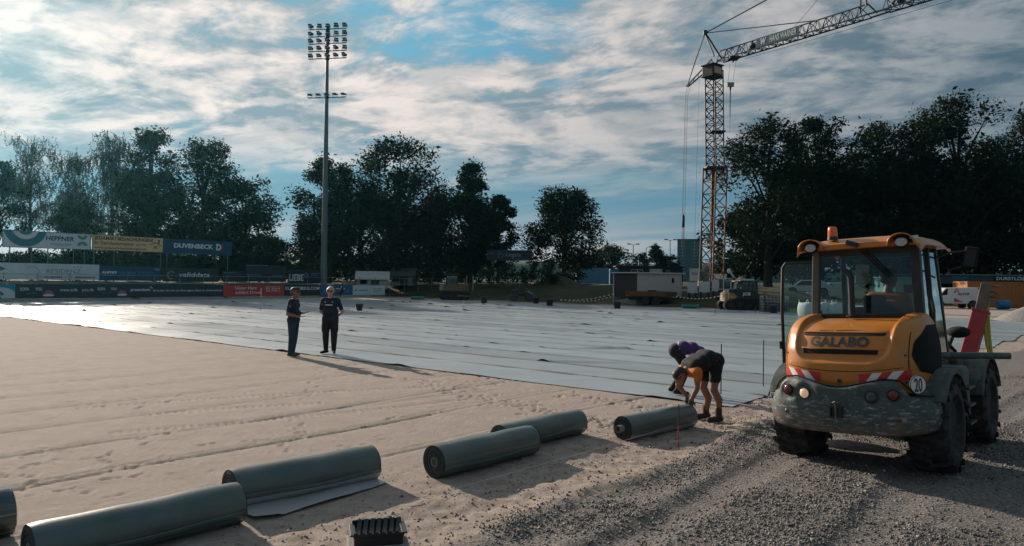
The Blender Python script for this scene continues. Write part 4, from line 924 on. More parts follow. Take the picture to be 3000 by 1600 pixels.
def driver():
    pr = []; z = 1.30
    pr += [((0, .09, z+.12), (0, -.09, z+.12), .13, .13, 'trousers'), ((.0, .07, z+.3), (.0, -.07, z+.3), .135, .135, 'shirt'), ((.02, .11, z+.50), (.02, -.11, z+.50), .128, .128, 'shirt'), ((.02, .17, z+.60), (.02, -.17, z+.60), .08, .08, 'shirt'), ((.02, 0, z+.62), (.04, 0, z+.72), .058, .052, 'skin')]
    head(pr, (.07, 0, z+.84), (.8, -.6, -.1), UP, 'skin', 'hair')
    for s in (-1, 1):
        hip = (0, s*.1, z+.10); kn = (.42, s*.14, z+.14); an = (.50, s*.14, z-.10); pr += [(hip, kn, .09, .07, 'trousers'), (kn, an, .065, .05, 'trousers'), ((an[0], an[1], an[2]-.05), (an[0]+.14, an[1], an[2]-.05), .045, .04, 'shoe')]
        sh = Vector((.02, s*.2, z+.58)); el = Vector((.12, s*.26, z+.32)); wr = Vector((.36, s*.14, z+.30)); pr += [(sh, el, .062, .05, 'shirt'), (el, wr, .042, .031, 'skin')]; hand(pr, wr, (1, -s*.3, .1), (0, 0, -1), 'skin', .5)
    q = LM @ Vector((.05, 1.36, 0)); person('driver in rust orange shirt sitting in the cab of the loader', pr, {'shirt': mat('cloth_rust', (.40, .12, .05), .85), 'trousers': BLACKC, 'skin': SKIN2, 'shoe': BLACKC, 'hair': HAIRD}, q, LRZ+R(90))
def far_man():
    pr = []; torso(pr, .62, 1.0); head(pr, (.05, 0, 1.28), (1, 0, -.1), UP, 'skin', 'hair')
    legs(pr, [((0, .1, .58), (.28, .14, .46), (.06, .13, .09), (1, 0, 0)), ((0, -.1, .58), (.26, -.14, .44), (.04, -.13, .09), (1, 0, 0))])
    for s in (-1, 1): sh = Vector((0, s*.19, 1.03)); el = Vector((.1, s*.24, .78)); wr = Vector((.3, s*.12, .66)); pr += [(sh, el, .06, .05, 'shirt'), (el, wr, .042, .032, 'skin')]; hand(pr, wr, (1, 0, -.3), (0, 0, -1), 'skin')
    p = W(on_v(1003, 56.2), 56.2); person('dark clothed man crouching by the blue board behind the floodlight mast', pr, {'shirt': BLACKC, 'trousers': BLACKC, 'skin': SKIN2, 'shoe': BLACKC, 'hair': HAIRD}, (p.x, p.y, gz(p.x, p.y)), R(200), .018)
man_gesturing(); man_hands_behind(); worker_bent(); worker_behind(); driver(); far_man()
# ================================================================ boards round the pitch
M_GAL = mat('galvanised', (.22, .25, .26), .5, .4, var=.15); M_POLE = mat('post_grey', (.10, .13, .14), .6)
def lay(b, P0, ex, nrm, s, x, y, h, w=None, bold=0., shear=0., off=.02):
    V, F, tw = text2d(s, h/.70, bold, shear); k = 1. if w is None else w/tw
    b.add([P0+ex*(x+vx*k)+UP*(y+vy)+nrm*off for vx, vy in V], F); return tw*k
class Board:
    def __init__(s, name, label, px0, px1, v, z0, z1, m, group, posts=None, frame=None, name_cat='board'):
        s.u0, s.u1 = on_v(px0, v), on_v(px1, v); s.P = W(s.u0, v, 0); s.z0, s.w, s.h = z0, s.u1-s.u0, z1-z0; s.n = -DV
        s.t = thing(name, label, name_cat, s.P.lerp(W(s.u1, v), .5), 0, group); s.L = -Vector(s.t.location)
        s.P0 = s.P+s.L+UP*z0; b = MB(); c = s.P0+DU*s.w/2+UP*s.h/2
        b.add([s.P0+DU*a*s.w+UP*c_*s.h+s.n*d for a in (0, 1) for c_ in (0, 1) for d in (-.03, .0)], [(0, 1, 3, 2), (4, 6, 7, 5), (0, 4, 5, 1), (2, 3, 7, 6), (0, 2, 6, 4), (1, 5, 7, 3)]); s.panel = b.build('panel', m, s.t)
        if frame:
            for a, c_ in (((0, 0), (1, 0)), ((0, 1), (1, 1)), ((0, 0), (0, 1)), ((1, 0), (1, 1))):
                b = MB(); b.bar(s.pt(*a, .01), s.pt(*c_, .01), .05, .06, s.n); b.build('frame_bar', frame, s.t)
        for f in posts or []:
            b = MB(); g = s.pt(f, 0, -.06); gw = g-s.L; zz = gz(gw.x, gw.y)-.1; b.cyl(Vector((g.x, g.y, zz)), s.pt(f, 1, -.06), .045, None, 8); b.build('post', M_POLE, s.t, True)
    def pt(s, a, c, o=.0): return s.P0+DU*a*s.w+UP*c*s.h+s.n*o
    def text(s, t, a, c, h, m, w=None, bold=0., shear=0., off=.012):
        b = MB(); lay(b, s.P0, DU, s.n, t, a*s.w, c*s.h, h*s.h, None if w is None else w*s.w, bold, shear, off); b.build('lettering', m, s.t, fix=False)
    def bars(s, a, c, h, m, w, n=3):                   # print too small to read: a row of word-long strokes
        b = MB(); x = a*s.w; k = random.Random(int(a*1e4+c*1e3)); tot = w*s.w; cuts = sorted(k.uniform(.1, .9) for _ in range(n-1)); ed = [0]+cuts+[1]
        for i in range(n):
            x0, x1 = x+tot*ed[i]+.02, x+tot*ed[i+1]-.03
            if x1 > x0: b.add([s.P0+DU*xx+UP*(c*s.h+yy)+s.n*.012 for xx, yy in ((x0, 0), (x1, 0), (x1, h*s.h*.6), (x0, h*s.h*.6))], [(0, 1, 2, 3)])
        o = b.build('small_print', m, s.t, fix=False); o['kind'] = 'stuff'
    def poly(s, pts, m, name='emblem', off=.012):
        b = MB(); b.add([s.P0+DU*x+UP*y+s.n*off for x, y in pts], [tuple(range(len(pts)))]); b.build(name, m, s.t, fix=False)
    def arc(s, cx, cy, r0, r1, a0, a1, m, name='emblem', off=.014, clip=True):
        b = MB(); P = []
        for i in range(33):
            a = R(a0+(a1-a0)*i/32); row = []
            for r in (r0, r1):
                x = cx+math.cos(a)*r; y = cy+math.sin(a)*r
                if clip: x = min(max(x, .02), s.w-.02); y = min(max(y, .02), s.h-.02)
                row.append(s.P0+DU*x+UP*y+s.n*off)
            P.append(row)
        b.grid(P); b.build(name, m, s.t, fix=False)
WH = mat('board_white', (.62, .66, .68), .55, var=.08, scale=1.5); TEAL = mat('print_teal', (.02, .17, .20), .5); NVY = mat('print_navy', (.02, .05, .13), .5); DKB = mat('board_blue', (.006, .06, .125), .5, var=.15, scale=1)
YEL = mat('board_yellow', (.80, .52, .25), .55, var=.06, scale=1.5); BRN = mat('print_brown', (.09, .05, .025), .6); LTX = mat('print_white', (.68, .72, .74), .55); DRKB = mat('board_dark', (.008, .022, .032), .5, var=.2, scale=1)
REDB = mat('board_red', (.50, .035, .025), .5, var=.08, scale=1.5); GRYT = mat('print_grey', (.20, .27, .30), .6); GRN = mat('print_green', (.10, .24, .22), .5); CYAN = mat('board_cyan', (.02, .26, .38), .5); PNK = mat('print_pink', (.45, .10, .14), .6); ORT = mat('print_ochre', (.34, .20, .12), .6); BLUB = mat('board_midblue', (.02, .13, .27), .5)
G1 = 'high hoardings behind the pitch'; G2 = 'middle row of boards behind the fence'; G3 = 'advertising boards along the perimeter fence'
B = Board('hoarding', 'high white hoarding with teal disc and dark blue lettering, at the far left', 5, 263, 62, 4.05, 5.35, WH, G1, [.08, .32, .5, .8, .93], M_POLE)
B.arc(1.55, 1.60, 0, 1.52, 150, 395, TEAL); B.arc(1.55, 1.60, .60, .95, 170, 370, WH, off=.02); B.text('HEPPNER', .47, .50, .27, NVY, .33, .03, .12); B.text('Hamacher', .53, .20, .19, GRYT, .24, .01, .15)
for q in (0, 1): B.arc(.90*B.w, (.20 if q == 0 else .93)*B.h-(0.08 if q == 0 else .0)*0, .17, .40, (10 if q == 0 else 190), (170 if q == 0 else 350), GRN)
B = Board('hoarding', 'high yellow hoarding with three lines of brown lettering and a house drawing', 268, 476, 62, 4.05, 5.35, YEL, G1, [.03, .3, .97], BRN)
B.text('JEDAMSKI BEDACHUNGEN!', .025, .70, .20, BRN, .82, .035); B.text('Ihr Dachdeckermeister', .025, .39, .20, BRN, .55, .015); B.text('seit 1992', .60, .40, .13, BRN, .15, .01); B.text('www.jedamski-bedachungen.de', .025, .11, .14, BRN, .73, .015)
B.poly([(.80*B.w, .45*B.h), (.88*B.w, .63*B.h), (.97*B.w, .42*B.h), (.97*B.w, .47*B.h), (.88*B.w, .69*B.h), (.80*B.w, .49*B.h)], BRN); B.poly([(.925*B.w, .60*B.h), (.945*B.w, .55*B.h), (.945*B.w, .80*B.h), (.925*B.w, .80*B.h)], BRN); B.poly([(.915*B.w, .80*B.h), (.955*B.w, .80*B.h), (.955*B.w, .85*B.h), (.915*B.w, .85*B.h)], BRN)
for s in (-1, 1): B.poly([((.885-s*.03)*B.w, .22*B.h), ((.885-s*.022)*B.w, .20*B.h), ((.885+s*.03)*B.w, .42*B.h), ((.885+s*.02)*B.w, .45*B.h)], BRN)
B = Board('hoarding', 'high dark blue hoarding with white capitals and a boxed initial', 478, 676, 62, 4.02, 5.3, DKB, G1, [.05, .95], DKB)
B.text('DUVENBECK', .14, .42, .30, LTX, .58, .045); B.text('D', .76, .36, .42, LTX, .085, .06); B.poly([(.855*B.w, .34*B.h), (.865*B.w, .34*B.h), (.865*B.w, .84*B.h), (.855*B.w, .84*B.h)], REDB)
B = Board('hoarding', 'white weathered board with serif hotel lettering in the middle row, far left', -60, 290, 60, 1.55, 2.80, WH, G2, [.2, .5, .8])
B.text('RESIDENZ', .53, .40, .28, GRYT, .30, .0); B.text('HOTEL', .545, .82, .07, GRYT, .06); B.text('DEIN', .44, .09, .16, GRYT, .06, .0); B.text('IN DER', .68, .09, .16, GRYT, .08, .0); B.bars(.51, .09, .22, GRYT, .16, 3); B.bars(.775, .09, .22, GRYT, .19, 2); B.poly([(.13*B.w, .45*B.h), (.18*B.w, .58*B.h), (.20*B.w, .62*B.h), (.18*B.w, .72*B.h), (.13*B.w, .85*B.h)], TEAL); B.arc(.41*B.w, .35*B.h, .52, .56, 20, 130, GRYT, clip=True)
for k in range(3): B.poly([((.765+.03*k)*B.w, .80*B.h), ((.772+.03*k)*B.w, .86*B.h), ((.779+.03*k)*B.w, .80*B.h), ((.772+.03*k)*B.w, .75*B.h)], GRYT)
B = Board('hoarding', 'dark blue board with a white slogan line in the middle row', 291, 472, 60, 1.50, 2.72, DKB, G2, [.1, .9])
B.text('ANPFIFF', .03, .48, .16, LTX, .24, .04); B.text('FÜR DEINE ZUKUNFT', .29, .48, .15, CYAN, .58, .01, .1); B.text('TROX', .88, .76, .10, LTX, .09); B.bars(.06, .33, .07, CYAN, .5, 5)
B = Board('hoarding', 'dark board with an ochre ring and pale lower case name in the middle row', 476, 640, 60, 1.45, 2.65, DRKB, G2, [.1, .9])
B.arc(.145*B.w, .48*B.h, .26, .38, 30, 300, ORT); B.text('validdata', .27, .38, .32, LTX, .56, .02, .15)
B = Board('hoarding', 'dark blue board with faint small print right of the ochre ring', 652, 715, 60, 1.45, 2.5, DRKB, G2, [.1, .9]); B.bars(.03, .80, .08, CYAN, .6)
B = Board('hoarding', 'dark blue board with a thin pale top edge in the middle row', 720, 838, 60, 1.5, 3.1, DRKB, G2, [.1, .9]); B.poly([(0, B.h-.05), (B.w*.55, B.h-.05), (B.w*.55, B.h), (0, B.h)], GRYT); B.bars(.02, .38, .07, CYAN, .35, 2); B.bars(.62, .34, .07, CYAN, .3, 2)
B = Board('hoarding', 'dark board with tall white block capitals beside the floodlight mast', 843, 940, 60, 1.35, 2.75, DRKB, G2, [.1, .9]); B.text('LIEBE', .04, .20, .46, LTX, .42, .02); B.arc(.54*B.w, .62*B.h, .20, .25, 0, 360, GRYT); B.text('31', .51, .52, .16, GRYT, .07); B.bars(.68, .72, .07, GRYT, .28, 2); B.bars(.68, .58, .07, GRYT, .2, 2)
# perimeter row
def low(a, b, lab, m): return Board('perimeter_board', lab, a, b, 57.0, .20, 1.22, m, G3)
B = low(-160, 45, 'teal and white perimeter board cut off by the left edge', CYAN); B.arc(B.w*.80, -.35, 0, 1.15, 0, 110, WH, off=.014); B.arc(B.w*.72, .1, .3, .5, 20, 100, TEAL, off=.016)
B = low(45.5, 378, 'long dark perimeter board with a sofa emblem shown twice', DRKB)
for q in (.035, .70): B.text('SOFA', q, .56, .22, LTX, .075, .02); B.text('YOU', q+.125, .56, .22, LTX, .055, .02); B.arc((q+.235)*B.w, .24*B.h, 0, .34, 0, 180, PNK); B.arc((q+.235)*B.w, .20*B.h, .0, .5, 180, 360, WH, off=.016) if 0 else B.poly([((q+.185)*B.w, .24*B.h), ((q+.20)*B.w, .14*B.h), ((q+.27)*B.w, .14*B.h), ((q+.285)*B.w, .24*B.h), ((q+.235)*B.w, .30*B.h)], LTX, off=.018); B.bars(q+.05, .34, .06, GRYT, .09, 3)
B.text('www.sofa', .365, .50, .22, LTX, .155, .01); B.text('you.de', .56, .50, .22, LTX, .105, .01)
B = low(378.5, 655, 'dark perimeter board with a white word mark and one long line of small print', DRKB); B.text('praemium', .015, .50, .22, LTX, .19, .03); B.arc(.215*B.w, .74*B.h, .07, .11, -60, 200, LTX); B.text('Gründen Sie mit uns Ihre eigene Bank im Unternehmen', .235, .46, .16, LTX, .75, .01)
B = low(655.5, 833, 'bright red perimeter board with two lines of white lettering', REDB); B.text('Unser Herz', .18, .62, .24, LTX, .35, .02); B.text('schlägt Druck', .18, .22, .24, LTX, .44, .02); B.text('Rehms', .78, .64, .15, LTX, .13, .01); B.text('Druck', .78, .46, .15, LTX, .1, .01); B.arc(.72*B.w, .60*B.h, .12, .17, -120, 200, LTX)
for (x0, y0, x1, y1) in ((.685, .40, .92, .42), (.685, .85, .92, .87), (.685, .40, .69, .87), (.915, .40, .92, .87)): B.poly([(x0*B.w, y0*B.h), (x1*B.w, y0*B.h), (x1*B.w, y1*B.h), (x0*B.w, y1*B.h)], LTX, 'ruled_line')
B = low(833.5, 939, 'black perimeter board with white web address behind the gesturing man', DRKB); B.text('KLINGEBERG.COM', .03, .56, .28, LTX, .94, .02)
B = low(940, 1034, 'mid blue perimeter board behind the floodlight mast', BLUB); B.bars(.45, .60, .18, LTX, .3, 2); B.bars(.45, .30, .18, PNK, .45, 2); B.poly([(.1*B.w, .3*B.h), (.3*B.w, .3*B.h), (.3*B.w, .5*B.h), (.1*B.w, .5*B.h)], CYAN)
B = low(1034.5, 1128, 'white perimeter board with grey print, rightmost of the row', WH); B.bars(.16, .42, .16, GRYT, .3, 2); B.bars(.62, .62, .10, GRYT, .28, 2); B.bars(.62, .44, .10, GRYT, .24, 2); B.bars(.62, .24, .10, GRYT, .18, 2); B.poly([(.505*B.w, .02), (.51*B.w, .02), (.51*B.w, B.h-.02), (.505*B.w, B.h-.02)], GRYT); B.poly([(.06*B.w, .5*B.h), (.09*B.w, .36*B.h), (.12*B.w, .5*B.h), (.10*B.w, .64*B.h)], NVY)
B = Board('hoarding', 'dark hoarding on two posts with a pale ring emblem, before the lone round tree', 1427, 1560, 58, 1, 2, DRKB, G1)
bpy.data.objects.remove(B.panel); bpy.data.objects.remove(B.t)
def log_board():
    P = at(1493, 748, 88); ex = Vector((1, -.05, 0)).normalized(); n = Vector((-.05, -1, 0)); w, h = 5.4, 1.25
    t = thing('hoarding', 'dark hoarding on two posts with a pale ring emblem, before the lone round tree', 'board', (P.x, P.y, gz(P.x, P.y)), 0, G1); o = P-Vector(t.location)-ex*w/2-UP*h/2
    b = MB(); b.add([o+ex*a*w+UP*c*h+n*d for a in (0, 1) for c in (0, 1) for d in (-.04, 0)], [(0, 1, 3, 2), (4, 6, 7, 5), (0, 4, 5, 1), (2, 3, 7, 6), (0, 2, 6, 4), (1, 5, 7, 3)]); b.build('panel', DRKB, t)
    for s, x, y, hh, ww, m in (('Logata', 2.3, .50, .50, 1.75, GRYT), ('Ihr IT-Systemhaus', 3.0, .14, .17, 2.0, CYAN), ('IT', .35, .75, .16, .4, CYAN)): b = MB(); lay(b, o, ex, n, s, x, y, hh*.9, ww, .01, 0, .015); b.build('lettering', m, t, fix=False)
    for cx, cy, r in ((1.65, .55, .26), (1.48, .98, .15), (2.08, .62, .13), (1.30, .38, .09)):
        b = MB(); b.grid([[o+ex*(cx+math.cos(a)*q)+UP*(cy+math.sin(a)*q)+n*.016 for q in (r, r*.84)] for a in np.linspace(0, 2*math.pi, 25)]); b.build('emblem', GRN, t, fix=False)
    for x in (.8, 3.1): b = MB(); b.cyl(Vector((0, 0, 0))+ex*(x-w/2)-n*.08-UP*.2, o+ex*x+UP*h-n*.08, .05, None, 8); b.build('post', M_POLE, t, True)
log_board()
# fence with bent posts above the boards
def fence():
    t = thing('perimeter_fence', 'grey tubular fence with bent post tops behind the perimeter boards', 'fence', W(20, 57.4)); o = -Vector(t.location)
    for z, r in ((1.32, .034), (1.98, .018)):
        b = MB(); b.tube([W(u, 57.2, z)+o for u in (-12, 0, 15, 30, 52)], r, 6); b.build('rail', M_GAL, t, True)
    u = -11.; me = None
    while u < 52:
        if me is None: b = MB(); b.tube([(0, 0, -.1), (0, 0, 1.75), -DV*.10+UP*2.0, -DV*.18+UP*2.08], .026, 6); ob = b.build('fence_post', M_GAL, t, True); me = ob.data
        else: ob = bpy.data.objects.new('fence_post', me); link(ob, t)
        p = W(u, 57.3)+o; ob.location = p; u += 2.15
fence()
# grey kerb pieces lying loose in front of the boards
M_KERB = mat('kerb_grey', (.30, .31, .31), .7, var=.12)
kb = None
for i, (a, c) in enumerate(((-30, 36), (52, 105), (112, 168), (172, 235), (298, 385), (412, 470), (476, 555), (560, 612), (616, 655), (668, 775), (790, 930), (1000, 1085))):
    u0, u1 = on_v(a, 56.0), on_v(c, 56.0); b = MB(); p = W((u0+u1)/2, 56.0, .07); b.bar(W(u0, 56.0, .09)-p, W(u1, 56.0, .09)-p, .22, .20); o = b.build('edging_piece', M_KERB, None, bevel=.02); o.location = p
    tag(o, 'grey edging piece at the foot of the boards, '+('leftmost' if i == 0 else ['', 'second', 'third', 'fourth', 'fifth', 'sixth', 'seventh', 'eighth', 'ninth', 'tenth', 'eleventh'][i]+' from the left' if i < 11 else 'rightmost'), 'kerb', 'edging pieces along the far side')
# ================================================================ floodlight mast
def mast():
    v = 58.6; u = on_v(948, v, 850); p = W(u, v); dep = (p-Vector((0, 0, CH))).dot(CF); p.z = gz(p.x, p.y)
    H = (at(953, 62, dep)).z-p.z; zz = lambda py: at(953, py, dep).z-p.z
    t = thing('floodlight_mast', 'tall grey floodlight mast with five rows of lamps behind the two men', 'mast', p)
    b = MB(); b.tube([(0, 0, -.2), (0, 0, .1), (0, 0, H*.3), (0, 0, H*.65), (0, 0, zz(78))], [.38, .33, .28, .21, .12], 14); b.build('pole', mat('mast_grey', (.14, .17, .175), .5, .5, var=.12, scale=1.5), t, True)
    b = MB(); b.revolve((0, 0, 0), UP, [(0, .6), (.06, .6), (.08, .36)], 20); b.build('base_flange', M_GAL, t, True)
    ex = Vector((.985, -.17, 0)); fwd = Vector((-.17, -.985, 0)); M_LB = mat('lamp_body', (.02, .024, .026), .5)
    lm = None
    for k, py in enumerate((83, 105, 126, 148, 170, 285)):
        z = zz(py); b = MB(); w = 2.05; b.bar(ex*-w+UP*z, ex*w+UP*z, .08, .07); bar = b.build('lamp_bar', M_DRK, t)
        b = MB(); b.revolve(UP*(z-.12), UP, [(0, .22), (.24, .20)], 12); b.build('bracket', M_DRK, bar, True)
        for i in range(5):
            x = -1.85+.925*i; c = ex*x+UP*(z+.32); tilt = (-.34+.05*((i*7+k*3) % 5)) if k < 5 else -.05; yaw = ((i*13+k*29) % 7-3)*.14
            ro = Matrix.Rotation(math.atan2(ex.y, ex.x)+yaw, 3, 'Z') @ Matrix.Rotation(tilt, 3, 'X')
            h = .20 if k < 5 else .08
            b = MB(); b.box((0, 0, 0), (.46, .30 if k < 5 else .42, h)); b.box((0, .12, h*.62), (.36, .14, .06)); b.box((0, -.24, h*.45), (.44, .22, .025)); o = b.build('floodlight', M_LB, t, bevel=.02); o.location = c; o.rotation_euler = ro.to_euler()
            b = MB(); b.tube([ex*(x-.27)+UP*(z+.33), ex*(x-.27)+UP*(z+.06), ex*(x+.27)+UP*(z+.06), ex*(x+.27)+UP*(z+.33)], .022, 5); b.build('yoke', M_GAL, t)
            b = MB(); b.box((0, -.18, -.02), (.44, .02, h*.8)); g = b.build('lens', mat('flood_lens', (.45, .48, .5), .1), o)
mast()
# ================================================================ tower crane
M_CRN = mat('crane_dark', (.016, .022, .026), .65, .0, var=.2); M_CRO = mat('crane_orange', (.11, .038, .016), .55, var=.2, dirt=(.14, .07, .04)); M_ROPE = mat('steel_rope', (.03, .035, .04), .6)
def crane():
    base = at(2092, 817, 68); base.z = gz(base.x, base.y)-.1; t = thing('tower_crane', 'tall self-erecting tower crane with lattice mast and jib at the building site', 'crane', base)
    J0 = at(2105, 170, 68)-base; jd = Vector((.548, -.8365, 0)); jx = jd.cross(UP)
    zt = J0.z
    def lattice(name, a, b_, w, n, m, ux, uy, r=.045, rb=.025, tri=False):
        a = Vector(a); b_ = Vector(b_); ux = Vector(ux).normalized()*w/2; uy = Vector(uy).normalized()*w/2; cs = [-ux-uy, ux-uy, ux+uy, -ux+uy] if not tri else [-ux-uy, ux-uy, uy*1.0]
        g = bpy.data.objects.new(name, None); link(g, t)
        for c in cs: q = MB(); q.bar(a+c, b_+c, r*2); q.build('chord', m, g)
        q = MB()
        for i in range(n):
            p = a.lerp(b_, i/n); s = a.lerp(b_, (i+1)/n); k = len(cs)
            for j in range(k):
                c0, c1 = cs[j], cs[(j+1) % k]; q.bar(p+c0, p+c1, rb*1.6)
                if i % 2: q.bar(p+c0, s+c1, rb*2)
                else: q.bar(p+c1, s+c0, rb*2)
        q.build('bracing', m, g); g_ = g.children[-1]; g_['kind'] = 'stuff'
        return g
    X, Y = Vector((.82, .577, 0)), Vector((.577, -.82, 0))
    zc = at(2092, 492, 68).z-base.z
    lattice('lower_mast', (-.25, 0, .4), (-.02, 0, zc), 1.5, 9, M_CRO, X, Y, .06, .035); lattice('upper_mast', (-.02, 0, zc-1), (J0.x-.35, 0, zt-1.1), 1.12, 14, M_CRN, X, Y, .05, .03)
    q = MB(); q.box((-.05, 0, zc), (1.9, 1.9, .12)); q.build('mast_platform', M_CRO, t); q = MB(); q.box((.1, 0, zt-6.8), (1.3, 1.3, .10)); q.build('mast_platform', M_CRN, t)
    q = MB(); q.box((0, 0, .6), (2.6, 2.0, .5)); q.box((0, 0, .25), (3.4, 2.6, .3)); q.build('slewing_base', mat('crane_base', (.10, .05, .025), .7), t, bevel=.05)
    q = MB(); q.bar((-.2, 0, 5.5), (-.2, 0, zc), .34); q.build('telescoping_leg', M_CRO, t)
    # cabin at the mast head
    cb = J0+Vector((-.55, 0, -1.25)); q = MB(); q.box(cb, (1.35, 1.25, .95), Matrix.Rotation(R(35), 3, 'Z')); q.build('cabin', M_CRN, t, bevel=.06)
    q = MB(); rt = Matrix.Rotation(R(35), 3, 'Z')
    for s, m in ((-1, mat('cabin_sign', (.55, .35, .25), .5)), (1, WH)): q = MB(); q.box(cb+rt@Vector((s*.0 if s < 0 else .69, -.64 if s < 0 else .0, 0)), (1.0, .012, .6) if s < 0 else (.012, .9, .6), rt); q.build('cabin_sign', m, t)
    q = MB(); q.box(cb+UP*.52, (1.55, 1.45, .09), rt); q.box(cb-UP*.52, (1.5, 1.4, .08), rt); q.build('cabin_rim', M_CRN, t)
    jr = J0+Vector((-.35, .5, -.1)); jr = Vector((J0.x-.3, J0.y, J0.z))
    # jib: first section, kink piece, second section
    j1 = jr+jd*14.8; lattice('jib', jr+jd*.6, j1, .95, 20, M_CRN, jx, UP, .045, .025, True)
    q = MB()
    for s in (-1, 1): q.bar(j1+jx*s*.45-UP*.45, j1+jd*1.4+jx*s*.35-UP*.45, .10)
    q.bar(j1+UP*.45, j1+jd*.7-UP*.4, .10); q.bar(j1+jd*1.4-UP*.4, j1+jd*2.5+UP*.45, .10); q.build('jib_joint', M_CRN, t)
    lattice('jib', j1+jd*1.4, j1+jd*16, .95, 18, M_CRN, jx, UP, .045, .025, True)
    for k in (4.2, 6.0, 17.3, 19): q = MB(); q.ball(jr+jd*k, .30, 8); q.build('winch', M_CRN, t, True)
    # rear strut and A frame
    rs = at(2013, 254, 70.6)-base; pk = at(2066, 97, 69)-base
    for s in (-1, 1): q = MB(); q.bar(jr+jx*s*.45-UP*.2, rs+jx*s*.12, .10); q.build('rear_strut', M_CRN, t)
    q = MB()
    for i in range(6): f = i/6; g = (i+1)/6; q.bar((jr+jx*.45-UP*.2).lerp(rs+jx*.12, f), (jr-jx*.45-UP*.2).lerp(rs-jx*.12, g), .05)
    q.build('strut_bracing', M_CRN, t)
    for s in (-1, 1): q = MB(); q.bar(jr+jx*s*.5+jd*.3, pk+jx*s*.08, .12); q.build('head_frame', M_CRN, t)
    q = MB(); q.box(pk, (.35, .35, .5)); q.build('head_block', M_CRN, t, bevel=.05)
    q = MB(); q.tube([pk, pk.lerp(rs, .5)+Vector((-.05, 0, 0)), rs], [.045, .06, .04], 6); q.build('rear_tie', M_CRN, t)
    st = j1+UP*4.9+jd*-.6
    for s in (-1, 1): q = MB(); q.bar(j1+jx*s*.4+UP*.2-jd*(.9 if s < 0 else -.1), st+jx*s*.1, .11); q.build('jib_strut', M_CRN, t)
    ja = jr+jd*10.6+UP*.45
    for a, c, r in ((pk, ja, .045), (pk, st, .06), (st, j1+jd*12+UP*.45, .04), (jr+jd*8.2+UP*.4, st-UP*.1, .016), (jr+jd*3.4-UP*.9, jr+jd*30-UP*1.2, .016)): q = MB(); q.tube([a, c], r, 5); q.build('tie_rope', M_ROPE, t)
    for dx, r in ((-.16, .02), (.16, .02), (-.02, .012)):
        q = MB(); q.tube([rs+Vector((dx+.15, 0, -.1)), rs+Vector((dx*.7-.05, 0, -.9)), Vector((rs.x-.22+dx*.7, rs.y, 4.0))], r, 5); q.build('ballast_rope', M_ROPE, t)
    q = MB(); q.tube([Vector((rs.x-.2, rs.y, 7.2)), Vector((rs.x-.2, rs.y, 6.9)), Vector((rs.x-.2, rs.y, 6.0)), Vector((rs.x-.2, rs.y, 5.9)), Vector((rs.x-.2, rs.y, 3.0))], [.05, .12, .10, .025, .02], 6); q.build('ballast_block', M_CRN, t)
    q = MB(); q.tube([jr+Vector((-1.2, 1, -1.5)), Vector((-1.6, 1, 3))], .014, 5); q.build('tie_rope', M_ROPE, t)
    # trolley, hook block, chain
    tr = jr+jd*2.1-UP*.55; q = MB(); q.box(tr, (.9, .9, .18)); q.tube([tr, tr-UP*.3, tr-UP*.35+jx*.1], .06, 6); q.build('trolley', M_CRN, t)
    hk = at(2140, 248, (tr+base).y/CF.y)-base; 
    for s in (-1, 1): q = MB(); q.tube([tr+jx*s*.38, hk+jx*s*.30+UP*.2], .013, 5); q.build('hoist_rope', M_ROPE, t)
    q = MB(); q.box(hk, (.62, .22, .40)); q.build('hook_block', mat('hook_stripes', (.22, .24, .22), .6), t, bevel=.04)
    q = MB(); q.tube([hk-UP*.2, hk-UP*.5], [.11, .06], 8); q.tube([hk-UP*.5, hk-UP*2.8], [.045, .03], 6); q.tube([hk-UP*2.8, hk-UP*4.3], [.02, .012], 6); q.build('hook_chain', M_CRN, t)
    # banner on the jib
    bn = MB(); A, Bb = jr+jd*5.0, jr+jd*9.2; n = jx if (jx.dot(-base) > 0) else -jx
    bn.add([A+n*.50-UP*.42, Bb+n*.50-UP*.42, Bb+n*.50+UP*.32-jd*.0, A+n*.50+UP*.36], [(0, 1, 2, 3)]); bo = bn.build('banner', mat('banner_teal', (.01, .085, .10), .6), t, solid=.02)
    ex = jd; q = MB(); lay(q, A-UP*.28, ex, n, 'HANS WARNER', 1.35, 0.0, .50, 2.6, .02, .1, .52); lay(q, A-UP*.28, ex, n, 'W', .35, 0., .5, .6, .06, .2, .52); q.build('banner_lettering', LTX, bo, fix=False)
    return t
CRANE = crane()
# ================================================================ trees
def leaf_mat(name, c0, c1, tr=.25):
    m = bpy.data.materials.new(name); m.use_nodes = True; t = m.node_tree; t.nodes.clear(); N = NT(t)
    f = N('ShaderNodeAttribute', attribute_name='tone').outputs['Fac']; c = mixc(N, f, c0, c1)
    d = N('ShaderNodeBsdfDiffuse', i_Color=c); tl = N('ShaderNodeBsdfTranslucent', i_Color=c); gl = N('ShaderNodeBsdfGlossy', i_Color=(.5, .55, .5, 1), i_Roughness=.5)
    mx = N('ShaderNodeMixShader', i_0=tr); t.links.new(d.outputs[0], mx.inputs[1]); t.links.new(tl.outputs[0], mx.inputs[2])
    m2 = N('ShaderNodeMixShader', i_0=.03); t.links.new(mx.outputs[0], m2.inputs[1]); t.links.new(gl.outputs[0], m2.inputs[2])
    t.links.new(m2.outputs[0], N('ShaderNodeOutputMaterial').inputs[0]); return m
M_BARK = mat('bark', (.035, .028, .022), .9, var=.3, bump=.4); M_BIRCH = mat('birch_bark', (.14, .13, .12), .8, var=.4, scale=3)
